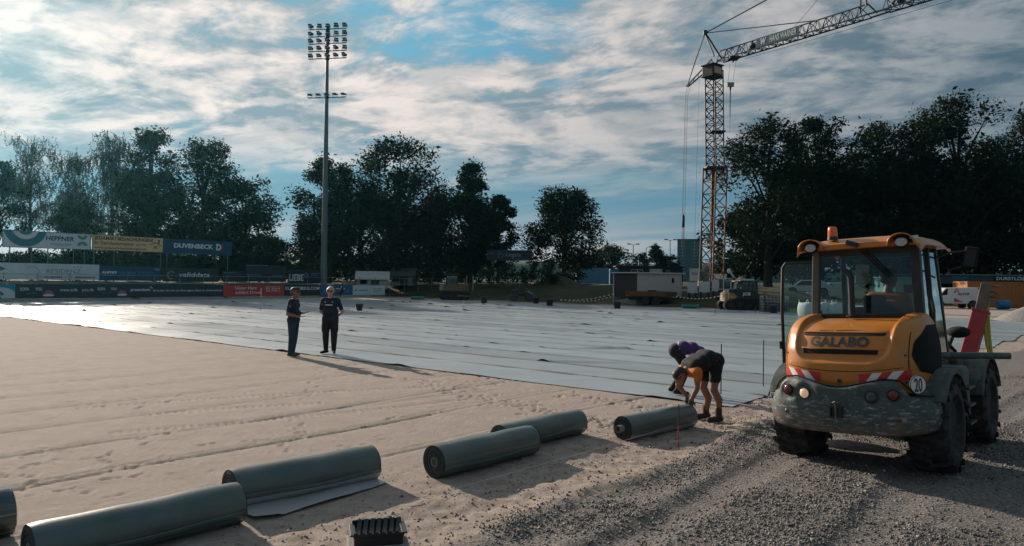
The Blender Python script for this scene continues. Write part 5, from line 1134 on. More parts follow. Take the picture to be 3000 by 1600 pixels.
LEAF = {'dark': leaf_mat('leaf_dark', (.006, .013, .006), (.022, .036, .012)), 'mid': leaf_mat('leaf_mid', (.012, .026, .012), (.035, .060, .022)), 'birch': leaf_mat('leaf_birch', (.03, .05, .03), (.06, .08, .045), .35), 'shrub': leaf_mat('leaf_shrub', (.012, .022, .008), (.05, .065, .025))}
def leaves(C, size, tone, m, parent, drop=0., name='foliage'):
    n = len(C); a = RNG.normal(size=(n, 3)); a[:, 2] = a[:, 2]*.6-drop; a /= np.linalg.norm(a, axis=1, keepdims=True)
    b = RNG.normal(size=(n, 3)); b -= a*(a*b).sum(1, keepdims=True); b /= np.linalg.norm(b, axis=1, keepdims=True)
    L = (size*RNG.uniform(.6, 1.3, n))[:, None]; Wd = L*RNG.uniform(.35, .6, (n, 1))
    V = np.stack([C-a*L*.5, C+b*Wd*.5+a*L*.05, C+a*L*.5, C-b*Wd*.5+a*L*.05], 1).reshape(-1, 3)
    return np_mesh(name, V, np.arange(n*4).reshape(-1, 4), m, parent, False, {'tone': np.repeat(tone, 4)})
def prof(shape, h):
    if shape == 'cone': return (1-h)**.8*np.minimum(1, h*9+.25)
    if shape == 'oval': return np.sqrt(np.clip(1-(2*h-1)**2, 0, 1))*(.75+.25*(1-h))
    if shape == 'spire': return np.clip(1-h, 0, 1)**.55*(.75+.35*np.sin(np.pi*np.clip(h*1.2, 0, 1)))
    if shape == 'dome': return np.clip(1-h**2.6, 0, 1)**.5*(.80+.2*np.clip(h*3, 0, 1))
    return np.sqrt(np.clip(1-np.abs((h-.42)/.58)**2.3, 0, 1))
def tree(label, px, ytop, hw, depth, ybot, shape='round', kind='dark', leaf=.34, lai=5., clumps=46, name='tree', group=None, seed=0, trunk=True, cat='tree', gap=1.):
    rs = np.random.default_rng(abs(seed*7+int(px)*3)); P = at(px, 817, depth); z0 = gz(P.x, P.y); zt = at(px, ytop, depth).z; zb = max(at(px, ybot, depth).z, z0+.05); rx = hw*depth/FPX; H = zt-zb
    t = thing(name, label, cat, (P.x, P.y, z0), 0, group); zt -= z0; zb -= z0
    th = rs.uniform(0, 6.283, clumps); h = rs.uniform(.04, .97, clumps)**.9; q = np.where(rs.random(clumps) < .75, rs.uniform(.62, .92, clumps), rs.uniform(.1, .5, clumps))
    lob = 1+.16*np.sin(th*3+seed)+.12*np.sin(th*5+h*9); R_ = prof(shape, h)*rx*lob; C = np.stack([np.cos(th)*R_*q, np.sin(th)*R_*q*.9, zb+h*H], -1)
    cr = rx*rs.uniform(.22, .40, clumps)*(.55+.5*prof(shape, h)); k = 0; tx = rs.uniform(-.05, .05)*rx
    C = np.vstack([C, [[tx, 0, zt-rx*.13], [tx*2-rx*.1, 0, zt-rx*.30], [0, 0, zb+.2*H]]]); cr = np.append(cr, [rx*.12, rx*.2, rx*.3])
    area = 2*rx*H*.8; n = int(min(22000, 1.15*lai*area/(leaf*leaf*.28))); w = cr**2; ci = rs.choice(len(C), n, p=w/w.sum()); d = rs.normal(size=(n, 3)); d /= np.linalg.norm(d, axis=1, keepdims=True)
    rad = rs.random(n)**.45*(1+.12*rs.normal(size=n)); L = C[ci]+d*(cr[ci]*rad)[:, None]*np.array([1, 1, .75])
    # twiggy sprays that break the outline
    m = rs.random(n) < .07; L[m] += d[m]*(cr[ci[m]]*rs.uniform(.1, .35, m.sum()))[:, None]+np.array([0, 0, .1])
    L[:, 2] = np.maximum(L[:, 2], .05)
    tone = np.clip(.5*rs.random(n)+.5*rs.random(len(C))[ci], 0, 1)
    # large shaded inner foliage keeps the middle of the crown from being see-through
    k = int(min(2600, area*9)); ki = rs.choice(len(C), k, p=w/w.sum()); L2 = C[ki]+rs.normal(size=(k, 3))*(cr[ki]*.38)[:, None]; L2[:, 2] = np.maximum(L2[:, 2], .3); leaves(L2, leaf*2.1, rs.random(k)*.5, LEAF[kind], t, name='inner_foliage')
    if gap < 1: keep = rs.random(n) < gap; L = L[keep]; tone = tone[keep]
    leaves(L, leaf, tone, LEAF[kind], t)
    if trunk:
        b = MB(); r0 = max(.10, rx*.055+H*.012); top = Vector((tx, 0, zb+H*.8)); mid = Vector((tx*.4+.1, .05, zb+H*.3)); b.tube([(0, 0, -.25), (0, 0, .3), mid, top], [r0*1.4, r0, r0*.7, r0*.15], 8); b.build('trunk', M_BARK, t, True)
        b = MB()
        for i in range(min(16, clumps)):
            c = Vector(C[i]); f = min(.95, max(.12, (c.z-zb)/H-.25)); s = Vector((0, 0, .3)).lerp(mid, f/.35) if f < .35 else mid.lerp(top, (f-.35)/.65); b.tube([s, s.lerp(c, .5)+Vector((0, 0, .12*rx)), c], [r0*.35, r0*.2, r0*.05], 5)
        o = b.build('limbs', M_BARK, t, True); o['kind'] = 'stuff'
    return t
def birch(label, px, ytop, hw, depth, ybot, seed=1, n_str=800, dens=1.):
    rs = np.random.default_rng(seed); P = at(px, 817, depth); z0 = gz(P.x, P.y); zt = at(px, ytop, depth).z-z0; zb = at(px, ybot, depth).z-z0; rx = hw*depth/FPX; H = zt-zb
    t = thing('birch_tree', label, 'tree', (P.x, P.y, z0), 0, 'weeping birches at the left')
    b = MB(); r0 = .22; S = [Vector((0, 0, -.2)), Vector((.05, 0, zt*.35)), Vector((-.1, 0, zt*.65)), Vector((.05, 0, zt*.97))]; b.tube(S, [r0, r0*.8, r0*.45, .03], 8); b.build('trunk', M_BIRCH, t, True)
    tips = []; b = MB()
    for i in range(40):
        f = rs.uniform(.30, .97); k = f*3; s = S[min(2, int(k))].lerp(S[min(2, int(k))+1], k-int(k)) if k < 3 else S[3]; a = rs.uniform(0, 6.283); L = rx*rs.uniform(.5, 1.0)*(1.15-.55*max(0, f-.5)*1.6)
        d = Vector((math.cos(a), math.sin(a), 0)); p1 = s+d*L*.5+Vector((0, 0, L*.55)); p2 = s+d*L+Vector((0, 0, L*.5)); p1.z = min(p1.z, zt); p2.z = min(p2.z, zt-.2); b.tube([s, p1, p2], [.06, .035, .015], 5)
        for q in range(4):
            e = s.lerp(p1, rs.uniform(.3, 1)) if q < 2 else p1.lerp(p2, rs.random()); e2 = e+Vector((rs.normal()*.5, rs.normal()*.5, rs.uniform(.1, .7))); e2.z = min(e2.z, zt); b.tube([e, e2], [.025, .010], 4); tips.append(e2); tips.append(e2)
        for g in np.linspace(.35, 1, 9): tips.append(s.lerp(p1, g*2) if g < .5 else p1.lerp(p2, g*2-1))
    C = []; tw = MB()
    for i in range(n_str):
        p = tips[rs.integers(len(tips))]+Vector(rs.normal(size=3)*.42); L = rs.uniform(.3, 1.5)**1.0; m = int(L/.09*dens); dx, dy = rs.normal(size=2)*.28
        L = min(L, max(.4, p.z-zb)); tw.tube([p, p+Vector((dx*.25, dy*.25, -L*.5)), p+Vector((dx, dy, -L))], [.013, .010, .007], 3)
        for j in range(m): f = j/m; C.append((p.x+dx*f*f+rs.normal()*.07, p.y+dy*f*f+rs.normal()*.07, p.z-f*L))
    o = b.build('limbs', M_BARK, t, True); o['kind'] = 'stuff'; o = tw.build('twigs', M_BARK, t); o['kind'] = 'stuff'
    C = np.array(C); leaves(C, .22, rs.random(len(C)), LEAF['birch'], t, .35)
GL, GC, GR, GS = 'tall trees behind the hoardings', 'dark trees behind the middle of the pitch', 'dense dark trees at the right', 'undergrowth behind the boards'
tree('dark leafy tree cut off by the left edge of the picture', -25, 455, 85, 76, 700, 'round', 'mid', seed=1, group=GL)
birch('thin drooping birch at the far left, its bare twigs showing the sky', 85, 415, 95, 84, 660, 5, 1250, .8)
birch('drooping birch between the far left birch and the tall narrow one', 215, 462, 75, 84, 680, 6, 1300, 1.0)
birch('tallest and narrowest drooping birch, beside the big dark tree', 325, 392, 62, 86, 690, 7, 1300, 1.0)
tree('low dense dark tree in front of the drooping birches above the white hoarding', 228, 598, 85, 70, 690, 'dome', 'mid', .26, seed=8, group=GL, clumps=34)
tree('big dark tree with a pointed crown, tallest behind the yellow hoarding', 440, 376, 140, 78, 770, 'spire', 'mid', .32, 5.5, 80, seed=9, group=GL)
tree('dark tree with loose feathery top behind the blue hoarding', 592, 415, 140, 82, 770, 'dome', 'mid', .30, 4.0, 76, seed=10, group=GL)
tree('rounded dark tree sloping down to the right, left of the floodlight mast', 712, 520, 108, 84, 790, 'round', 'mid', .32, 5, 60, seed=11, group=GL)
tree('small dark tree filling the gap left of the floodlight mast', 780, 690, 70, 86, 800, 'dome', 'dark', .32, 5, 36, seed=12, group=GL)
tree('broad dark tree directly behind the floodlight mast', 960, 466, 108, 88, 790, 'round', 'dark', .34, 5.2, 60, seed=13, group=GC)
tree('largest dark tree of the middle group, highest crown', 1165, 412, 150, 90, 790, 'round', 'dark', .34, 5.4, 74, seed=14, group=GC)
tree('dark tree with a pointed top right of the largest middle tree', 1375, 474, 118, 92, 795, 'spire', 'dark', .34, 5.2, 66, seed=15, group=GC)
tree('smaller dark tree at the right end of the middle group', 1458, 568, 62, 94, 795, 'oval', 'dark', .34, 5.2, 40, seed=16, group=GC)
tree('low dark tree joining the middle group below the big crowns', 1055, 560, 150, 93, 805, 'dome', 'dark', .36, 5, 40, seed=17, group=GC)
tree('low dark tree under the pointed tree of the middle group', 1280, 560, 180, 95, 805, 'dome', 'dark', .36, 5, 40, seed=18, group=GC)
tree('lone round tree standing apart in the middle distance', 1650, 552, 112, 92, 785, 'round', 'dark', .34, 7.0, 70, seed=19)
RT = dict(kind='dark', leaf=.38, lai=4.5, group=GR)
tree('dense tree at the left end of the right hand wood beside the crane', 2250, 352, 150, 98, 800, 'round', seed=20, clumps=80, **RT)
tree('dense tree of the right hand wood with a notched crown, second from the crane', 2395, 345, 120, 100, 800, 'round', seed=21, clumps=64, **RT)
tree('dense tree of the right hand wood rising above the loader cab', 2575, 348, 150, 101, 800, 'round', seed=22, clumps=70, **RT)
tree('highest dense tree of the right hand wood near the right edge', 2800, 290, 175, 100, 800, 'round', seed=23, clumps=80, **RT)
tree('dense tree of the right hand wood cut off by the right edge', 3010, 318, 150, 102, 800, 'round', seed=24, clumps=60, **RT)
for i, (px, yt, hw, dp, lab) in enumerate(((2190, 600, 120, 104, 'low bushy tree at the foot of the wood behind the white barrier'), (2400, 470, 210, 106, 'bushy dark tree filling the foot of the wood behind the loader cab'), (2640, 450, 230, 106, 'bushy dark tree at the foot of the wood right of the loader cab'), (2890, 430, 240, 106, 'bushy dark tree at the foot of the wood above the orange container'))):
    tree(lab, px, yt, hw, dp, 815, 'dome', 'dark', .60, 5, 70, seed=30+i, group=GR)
tree('conifer with a jagged outline beyond the site hut', 1922, 716, 46, 150, 800, 'cone', 'dark', .42, 5, 40, 'conifer_tree', seed=40)
tree('small leafy tree to the left of the far conifer', 1872, 742, 32, 155, 800, 'round', 'shrub', .42, 4, 30, seed=41)
tree('rounded mound of foliage behind the blue containers', 1792, 722, 62, 170, 800, 'dome', 'shrub', .5, 5, 40, seed=42)
tree('small leafy tree to the right of the far conifer', 1965, 748, 30, 155, 800, 'dome', 'dark', .42, 4, 30, seed=43)
tree('leafy bush left of the foliage mound, under the lone tree', 1725, 745, 55, 125, 800, 'dome', 'dark', .42, 5, 30, seed=44)
GBL = ['below the left end of the white hoarding', 'below the middle of the white hoarding', 'below the right end of the white hoarding', 'below the left half of the yellow hoarding', 'below the right half of the yellow hoarding', 'below the left half of the blue hoarding', 'below the right half of the blue hoarding', 'just right of the blue hoarding', 'left of the floodlight mast', 'just right of the floodlight mast']
GB = [(30, 740, 70, 68), (120, 735, 80, 70), (215, 728, 80, 68), (320, 722, 85, 72), (425, 735, 75, 70), (520, 742, 80, 74), (615, 745, 75, 76), (700, 742, 75, 78), (790, 752, 75, 80), (880, 775, 50, 84)]
for i, (px, yt, hw, dp) in enumerate(GB):
    tree('dark shrub in the undergrowth '+GBL[i], px, yt, hw, dp, 815, 'dome', 'mid' if px < 620 else 'dark', .26, 4.5, 26, 'shrub', GS, 50+i, trunk=False, cat='shrub')
for i, (px, lab) in enumerate(((-80, 'far left'), (90, 'under the birches'), (260, 'behind the yellow hoarding'), (430, 'behind the blue hoarding'), (600, 'right of the blue hoarding'), (760, 'left of the mast'), (900, 'behind the mast'), (1040, 'behind the white hut'), (1200, 'behind the grey green hut'), (1370, 'behind the bulldozer'))):
    tree('dark hedge bush closing the view between the trunks, '+lab, px, 748+6*(i % 3), 105, 104, 815, 'dome', 'dark', .5, 5, 30, 'hedge_bush', 'hedge bushes between the far trunks', 90+i, trunk=False, cat='hedge')
for i, (px, yt, hw, dp) in enumerate(((1495, 775, 40, 80), (1560, 768, 45, 84), (1620, 762, 45, 82), (1670, 775, 40, 86), (1430, 782, 40, 84), (1260, 790, 50, 90), (1345, 790, 40, 90))):
    tree('low light-tipped shrub '+['under the dark ring hoarding', 'right of the dark ring hoarding', 'left of the lone tree trunk', 'right of the lone tree trunk', 'left of the dark ring hoarding', 'near the grey green hut', 'behind the bulldozer'][i], px, yt, hw, dp, 832, 'dome', 'shrub', .24, 3.6, 24, 'shrub', 'low shrubs under the middle trees', 70+i, trunk=False, cat='shrub')
# ================================================================ far side: site, huts, machines
M_TRK = mat('track_rubber', (.012, .012, .012), .85, var=.3, bump=.3, dirt=(.05, .045, .038), dirt_amt=.4); M_MACH = mat('machine_black', (.014, .016, .018), .45, var=.2)
M_JY = mat('machine_yellow', (.46, .20, .03), .5, var=.12, dirt=(.2, .12, .06)); M_DY = mat('dozer_yellow', (.20, .12, .05), .6, var=.2, dirt=(.08, .06, .04)); M_BLADE = mat('blade_steel', (.05, .065, .075), .45, .4, var=.3)
M_GLB = glass('machine_glass', (.25, .36, .36), .12); M_CONT = mat('container_blue', (.10, .27, .37), .55, var=.12, scale=1.2, dirt=(.12, .18, .2), dirt_amt=.25); M_HUT = mat('hut_render', (.50, .44, .39), .8, var=.08, scale=1.5); M_HUTD = mat('hut_dark', (.05, .042, .038), .8)
M_ROOF = mat('roof_pale', (.52, .50, .47), .6, var=.1); M_PLW = mat('plastic_white', (.62, .62, .60), .6, var=.1); M_RUST = mat('rust_steel', (.19, .075, .03), .8, var=.3, scale=3); M_WPNT = mat('white_paint', (.62, .63, .63), .4, var=.05); M_GRV = mat('heap_stone', (.24, .225, .21), .95, var=.25, scale=9, bump=.6, bscale=14)
def tracks(t, L, w, h, y, m=M_TRK, pts=None):
    b = MB(); pts = pts or [(-L/2+h/2, h/2, h/2), (L/2-h/2, h/2, h/2)]; prof_ = []
    for (x, z, r) in pts[:1]:
        for a in np.linspace(90, 270, 9): prof_.append((x+r*math.cos(R(a)), z+r*math.sin(R(a))))
    for (x, z, r) in pts[-1:]:
        for a in np.linspace(-90, 90, 9): prof_.append((x+r*math.cos(R(a)), z+r*math.sin(R(a))))
    b.prism(prof_, lambda p: (p[0], y-w/2, p[1]), lambda p: (p[0], y+w/2, p[1])); tr = b.build('track', m, t)
    for i in range(4):
        b = MB(); x = -L/2+h*.6+(L-h*1.2)*i/3; b.cyl((x, y-w/2-.02, h*.45), (x, y+w/2+.02, h*.45), h*.27, None, 14); b.build('track_roller', M_MACH, tr, True)
    b = MB()
    for i in range(14): x = -L/2+h*.4+(L-h*.8)*i/13; b.box((x, y, h+.01), (.05, w, .05)); b.box((x, y, .0), (.05, w, .05))
    g = b.build('grousers', m, tr); g['kind'] = 'stuff'
def place(name, label, cat, px, py, group=None, ang=0., z=None, depth=None):
    if depth is None: p = gt(px, py)
    else: p = at(px, py, depth); p.z = gz(p.x, p.y) if z is None else z
    return thing(name, label, cat, p, ang, group)
# bulldozer -------------------------------------------------------
t = place('bulldozer', 'dirty yellow bulldozer with raised cab and blade on the far edge of the pitch', 'bulldozer', 1332, 878.5, ang=R(4)); L = 3.1
tracks(t, 3.0, .5, .85, -.75); tracks(t, 3.0, .5, .85, .75)
b = MB(); b.prism([(-1.2, .6), (1.25, .6), (1.35, 1.0), (1.3, 1.45), (.35, 1.55), (-1.1, 1.35)], lambda p: (p[0], -.48, p[1]), lambda p: (p[0], .48, p[1])); b.build('body', M_DY, t, bevel=.04)
b = MB(); b.box((.85, 0, 1.42), (.95, .80, .34)); b.build('engine_hood', M_DY, t, bevel=.05); b = MB(); b.box((-1.25, 0, 1.15), (.45, .9, .5)); b.build('rear_tank', mat('tank_pale', (.30, .27, .24), .6, var=.2), t, bevel=.05)
for x in (-.85, .25):
    for y in (-.48, .48): b = MB(); b.bar((x, y, 1.3), (x*.95, y*.9, 2.35), .09); b.build('cab_post', M_MACH, t)
b = MB(); b.box((-.3, 0, 2.42), (1.5, 1.2, .14)); b.build('cab_roof', M_MACH, t, bevel=.04); b = MB(); b.box((-.3, 0, 1.85), (1.0, .84, .9)); b.build('cab_glazing', M_GLB, t)
b = MB(); b.prism([(1.62, .05), (1.80, .10), (1.72, .45), (1.82, .95), (1.70, 1.0), (1.58, .5)], lambda p: (p[0], -1.35, p[1]), lambda p: (p[0], 1.35, p[1])); b.build('blade', M_BLADE, t)
for s in (-1, 1): b = MB(); b.bar((.3, s*1.05, .45), (1.65, s*1.05, .35), .14); b.build('push_arm', M_DY, t)
for x, y in ((1.15, .2), (1.75, -.5)): b = MB(); b.tube([(x, y, 1.5 if x < 1.5 else .9), (x, y, 2.35)], .04, 6); b.build('stack_pipe', mat('pipe_pale', (.35, .33, .3), .6), t)
b = MB(); b.bar((.9, .2, 1.55), (1.70, .0, .95), .12); b.build('blade_cylinder', M_BLADE, t)
# black tracked tractor -------------------------------------------
t = place('tracked_loader', 'black tracked loader with orange nose and white letters right of the site hut', 'loader', 2168, 908, ang=R(3))
tracks(t, 3.0, .45, .78, -.72, pts=[(-1.15, .36, .36), (1.15, .36, .38)]); tracks(t, 3.0, .45, .78, .72, pts=[(-1.15, .36, .36), (1.15, .36, .38)])
b = MB(); b.prism([(-1.15, .55), (1.3, .5), (1.35, 1.15), (.9, 1.45), (-.4, 1.62), (-1.05, 1.55), (-1.25, 1.1)], lambda p: (p[0], -.62, p[1]), lambda p: (p[0], .62, p[1])); bd = b.build('body', M_MACH, t, bevel=.05)
b = MB(); b.prism([(-1.32, .62), (-.9, .62), (-.42, 1.02), (-.75, 1.28), (-1.25, 1.32)], lambda p: (p[0], -.66, p[1]), lambda p: (p[0], .66, p[1])); b.build('nose', M_JY, t, bevel=.02)
for i in range(5): b = MB(); b.box((-1.36, 0, .72+.12*i), (.04, 1.1, .05)); b.build('grille_bar', M_PLW, t)
b = MB(); b.tube([(-1.18, -.67, .58), (-1.10, -.67, 1.35)], .035, 6); b.build('nose_trim', M_PLW, t)
b = MB(); b.prism([(-.15, 1.5), (1.15, 1.3), (1.12, 2.0), (.95, 2.15), (.0, 2.15), (-.12, 2.0)], lambda p: (p[0], -.5, p[1]), lambda p: (p[0], .5, p[1])); b.build('cab', M_GLB, t)
for x0, z0_, x1, z1_ in ((-.15, 1.5, .0, 2.12), (.48, 1.4, .5, 2.12), (1.15, 1.3, 1.08, 2.12)):
    for y in (-.5, .5): b = MB(); b.bar((x0, y, z0_), (x1, y, z1_), .08); b.build('cab_post', M_MACH, t)
b = MB(); b.box((.48, 0, 2.18), (1.4, 1.15, .12)); b.build('cab_roof', M_MACH, t, bevel=.04); b = MB(); b.box((-.32, 0, 2.17), (.45, .6, .10)); b.build('roof_flap', M_JY, t, bevel=.02)
b = MB(); b.prism([(1.3, .35), (1.75, .3), (1.85, .8), (1.5, 1.05), (1.3, .95)], lambda p: (p[0], -.8, p[1]), lambda p: (p[0], .8, p[1])); b.build('rear_frame', M_MACH, t, bevel=.03)
b = MB(); lay(b, Vector((-.05, -.64, 1.13)), Vector((1, 0, 0)), Vector((0, -1, 0)), 'JCB', .0, 0, .20, .62, .04, 0, .012); b.build('lettering', LTX, bd, fix=False)
b = MB(); b.revolve((-.86, -.67, 1.0), (0, -1, 0), [(0, .09), (.01, .09), (.012, .06)], 16); b.build('emblem', mat('emblem_tan', (.55, .35, .2), .5), bd)
# mini excavator behind it ---------------------------------------
t = place('mini_excavator', 'small excavator with folded pale arm behind the black tracked loader', 'excavator', 2128, 900, depth=63, ang=R(20)); t.scale = (.74,)*3
tracks(t, 1.9, .3, .5, -.5); tracks(t, 1.9, .3, .5, .5); b = MB(); b.box((0, 0, .85), (1.5, 1.2, .5)); b.build('body', M_MACH, t, bevel=.08)
for x in (-.75, .25):
    for y in (-.45, .45): b = MB(); b.bar((x, y, 1.1), (x, y, 2.35), .07); b.build('cab_post', M_PLW, t)
b = MB(); b.box((-.25, 0, 2.40), (1.15, 1.05, .08)); b.build('cab_roof', M_PLW, t, bevel=.03); b = MB(); b.box((-.25, 0, 1.75), (.95, .86, 1.1)); b.build('cab_glazing', M_GLB, t)
b = MB(); b.bar((.6, -.1, 1.0), (.95, -.1, 2.5), .20); b.build('boom', M_MACH, t); b = MB(); b.bar((.95, -.1, 2.5), (.25, -.1, 3.3), .16); b.build('dipper', M_PLW, t); b = MB(); b.ball((.25, -.1, 3.25), .26, 8, (1, .8, 1.1)); b.build('bucket', M_PLW, t)
# wire cage beside it
t = place('wire_cage', 'wire mesh cage box on the ground right of the black tracked loader', 'cage', 2268, 902)
for s, (a, c) in enumerate((((-.9, -.5), (.9, -.5)), ((.9, -.5), (.9, .5)), ((.9, .5), (-.9, .5)), ((-.9, .5), (-.9, -.5)))):
    b = MB(); a = Vector((*a, 0)); c = Vector((*c, 0))
    for i in range(8): p = a.lerp(c, i/7); b.bar(p+UP*.15, p+UP*1.15, .02)
    for i in range(6): b.bar(a+UP*(.15+.2*i), c+UP*(.15+.2*i), .02)
    o = b.build('mesh_side', M_GAL, t); o['kind'] = 'stuff'
b = MB(); b.box((0, 0, .10), (1.8, 1.0, .10)); b.build('cage_floor', M_MACH, t)
b = MB(); b.box((0, 0, .45), (1.6, .85, .55)); b.build('filled_load', mat('cage_load', (.06, .055, .05), .9, var=.5, scale=5), t, bevel=.1)
# low compact machine -------------------------------------------
t = place('compact_roller', 'low dark compaction roller parked on the grass right of the bulldozer', 'roller', 1528, 883, ang=R(5))
for x in (-.75, .75): b = MB(); b.cyl((x, -.5, .38), (x, .5, .38), .38, None, 20); b.build('drum', M_BLADE, t, True)
b = MB(); b.prism([(-.95, .5), (.95, .5), (1.05, .75), (.6, .95), (.1, .85), (-.25, .8), (-.4, 1.15), (-.95, 1.05)], lambda p: (p[0], -.42, p[1]), lambda p: (p[0], .42, p[1])); b.build('body', M_MACH, t, bevel=.05)
b = MB(); b.box((.12, 0, .95), (.4, .45, .12)); b.box((-.08, 0, 1.15), (.1, .45, .4)); b.build('seat', M_SEAT, t, bevel=.03); b = MB(); b.tube([(.75, 0, .9), (.55, 0, 1.2), (.5, -.18, 1.22), (.5, .18, 1.22)], .03, 6); b.build('handlebar', M_GAL, t)
b = MB(); b.bar((.55, -.44, .92), (1.05, -.44, .72), .05); b.build('side_trim', M_PLW, t)
# trailer with rusty side boards ---------------------------------
t = place('flatbed_trailer', 'low flatbed trailer with rusty brown side board before the site hut', 'trailer', 1905, 893, ang=R(2))
b = MB(); b.box((0, 0, .78), (4.0, 1.7, .12)); b.build('deck', M_RUST, t); 
for s in (-1, 1): b = MB(); b.box((-.45, s*.86, .98), (3.1, .06, .40)); b.build('side_board', M_RUST, t, bevel=.01); b = MB(); b.box((1.65, s*.86, .98), (1.0, .06, .36)); b.build('side_board', mat('rust_dark', (.09, .05, .03), .8), t, bevel=.01)
for x in (-.6, .3):
    for s in (-1, 1): b = MB(); b.revolve((x, s*.75, .36), (0, 1, 0), [(-.11, .2), (-.11, .36), (.11, .36), (.11, .2)], 18); b.build('wheel', M_RUB, t, True)
b = MB(); b.box((0, 0, .55), (3.8, .5, .25)); b.bar((-2, 0, .6), (-3.0, 0, .45), .12); b.build('underframe', M_MACH, t); b = MB(); b.box((.1, -.2, 1.2), (.7, .5, .16)); b.build('load', M_MACH, t, bevel=.05)
# site hut ---------------------------------------------------------
c0 = gt(1866, 893); t = thing('site_hut', 'low site hut with one dark gable side and pale long wall under a flat roof', 'hut', (c0.x, c0.y, c0.z)); L1, L2, hh = Vector((.93, .36, 0)), Vector((-.62, .78, 0)), 2.75
def quadwall(name, a, c, z0_, z1_, m, par, th=.12):
    b = MB(); n = (c-a).cross(UP).normalized()*th; b.add([a+UP*z0_, c+UP*z0_, c+UP*z1_, a+UP*z1_, a-n+UP*z0_, c-n+UP*z0_, c-n+UP*z1_, a-n+UP*z1_], [(0, 1, 2, 3), (5, 4, 7, 6), (1, 5, 6, 2), (4, 0, 3, 7), (3, 2, 6, 7), (4, 5, 1, 0)]); return b.build(name, m, par)
O3 = Vector((0, 0, 0)); wl = quadwall('wall', O3, L1*4.6, 0, hh, M_HUT, t); quadwall('wall', L2*2.9, O3, .55, hh, M_HUTD, t); quadwall('wall', L1*4.6, L1*4.6+L2*2.9, 0, hh, M_HUT, t); quadwall('wall', L1*4.6+L2*2.9, L2*2.9, 0, hh, M_HUT, t); quadwall('plinth', L2*2.92-L1*.03, O3-L1*.03, 0, .56, M_CONC, t, .2)
b = MB(); e = .22; b.add([(-L1*e-L2*e), L1*(4.6+e)-L2*e, L1*(4.6+e)+L2*(2.9+e), -L1*e+L2*(2.9+e)], [(0, 1, 2, 3)]); o = b.build('roof', M_ROOF, t, solid=.10); o.location = (0, 0, hh+.06)
for i, x in enumerate((3.55,)):
    b = MB(); p = L1*x+UP*1.95-L2*.02; b.add([p, p+L1*.22, p+L1*.22+UP*.42, p+UP*.42], [(0, 1, 2, 3)]); b.build('window', M_VOID, wl, solid=.04)
# soil ramp against the hut
def heap(name, label, px, py, depth, rx, ry, h, m, seed=0, cat='heap', kind=None, ang=0., stuff=False, loose=0):
    P = at(px, py, depth); z0_ = gz(P.x, P.y); b = MB(); G = []; n = 30; rs = np.random.default_rng(seed)
    for j in range(n+1):
        row = []
        for i in range(n+1):
            x, y = -1+2*i/n, -1+2*j/n; r = math.hypot(x, y); hgt = max(0, 1-r)**.9*(1+.25*(fbm(np.array([x*3+seed]), np.array([y*3.]), seed, 3)[0]-.45))+.05*(vn(np.array([x*9.]), np.array([y*9.]), seed)[0]-.5)*max(0, 1.05-r)
            row.append((x*rx, y*ry, hgt*h-.03))
        G.append(row)
    b.grid(G); o = b.build(name, m, None, True); o.location = (P.x, P.y, z0_); o.rotation_euler = (0, 0, ang); return tag(o, label, cat)
heap('soil_heap', 'heap of brown soil and cut grass in front of the blue container', 1640, 840, 84, 3.0, 2.2, 1.15, mat('soil_dark', (.055, .045, .032), .95, var=.4, scale=3, bump=.6, bscale=12), 3)
heap('sand_heap', 'pale sand heap behind the white barrier and excavator arm', 2172, 822, 77, 2.8, 2.4, 1.15, mat('heap_sand', (.24, .18, .14), .95, var=.15), 5)
heap('gravel_heap', 'grey gravel heap cut off by the right edge of the picture', 3025, 938, 44, 2.1, 2.0, 1.15, M_GRV, 8)
# blue containers -----------------------------------------------
def container(label, pxa, pxb, depth, zb, h, m, dpt=2.4, turn=0., name='container', ribs=18, group=None):
    A = at(pxa, 817, depth); Bb = at(pxb, 817, depth); w = (Bb-A).length; c = A.lerp(Bb, .5); ex = (Bb-A).normalized(); ex.z = 0; ex.normalize(); ey = UP.cross(ex)
    t = thing(name, label, 'container', (c.x, c.y, zb), math.atan2(ex.y, ex.x)+turn, group); b = MB(); b.box((0, dpt/2, h/2), (w, dpt, h)); bx = b.build('body', m, t)
    r = MB()
    for i in range(ribs): r.box((-w/2+.15+(w-.3)*i/(ribs-1), -.012, h/2), (w/ribs*.45, .03, h-.26))
    o = r.build('corrugation', m, bx); o['kind'] = 'stuff'
    for s in (-1, 1): r = MB(); r.box((s*(w/2-.04), -.02, h/2), (.10, .06, h)); r.build('corner_post', m, t)
    for zz in (.06, h-.06): r = MB(); r.box((0, -.022, zz), (w-.16, .05, .12)); r.build('rail', m, t)
    return t, w
container('pale blue steel container standing beyond the grass bank', 1689, 1784, 100, gz(*at(1740, 817, 100)[:2]), 2.25, M_CONT, group=None)
container('narrow blue container end just right of the pale blue one', 1789, 1812, 101, gz(*at(1800, 817, 101)[:2]), 2.2, mat('container_deepblue', (.04, .17, .28), .55, var=.12), ribs=5)
t, w = container('orange steel skip container beside the white van at the right', 2834, 3090, 73, .05, 2.45, mat('container_orange', (.42, .15, .02), .55, var=.12, scale=1.5, dirt=(.25, .10, .03)), ribs=22)
b = MB(); b.box((-w/2+.6, -.05, 1.35), (.45, .02, .35)); b.build('paper_label', mat('label_tan', (.45, .35, .25), .7), t)
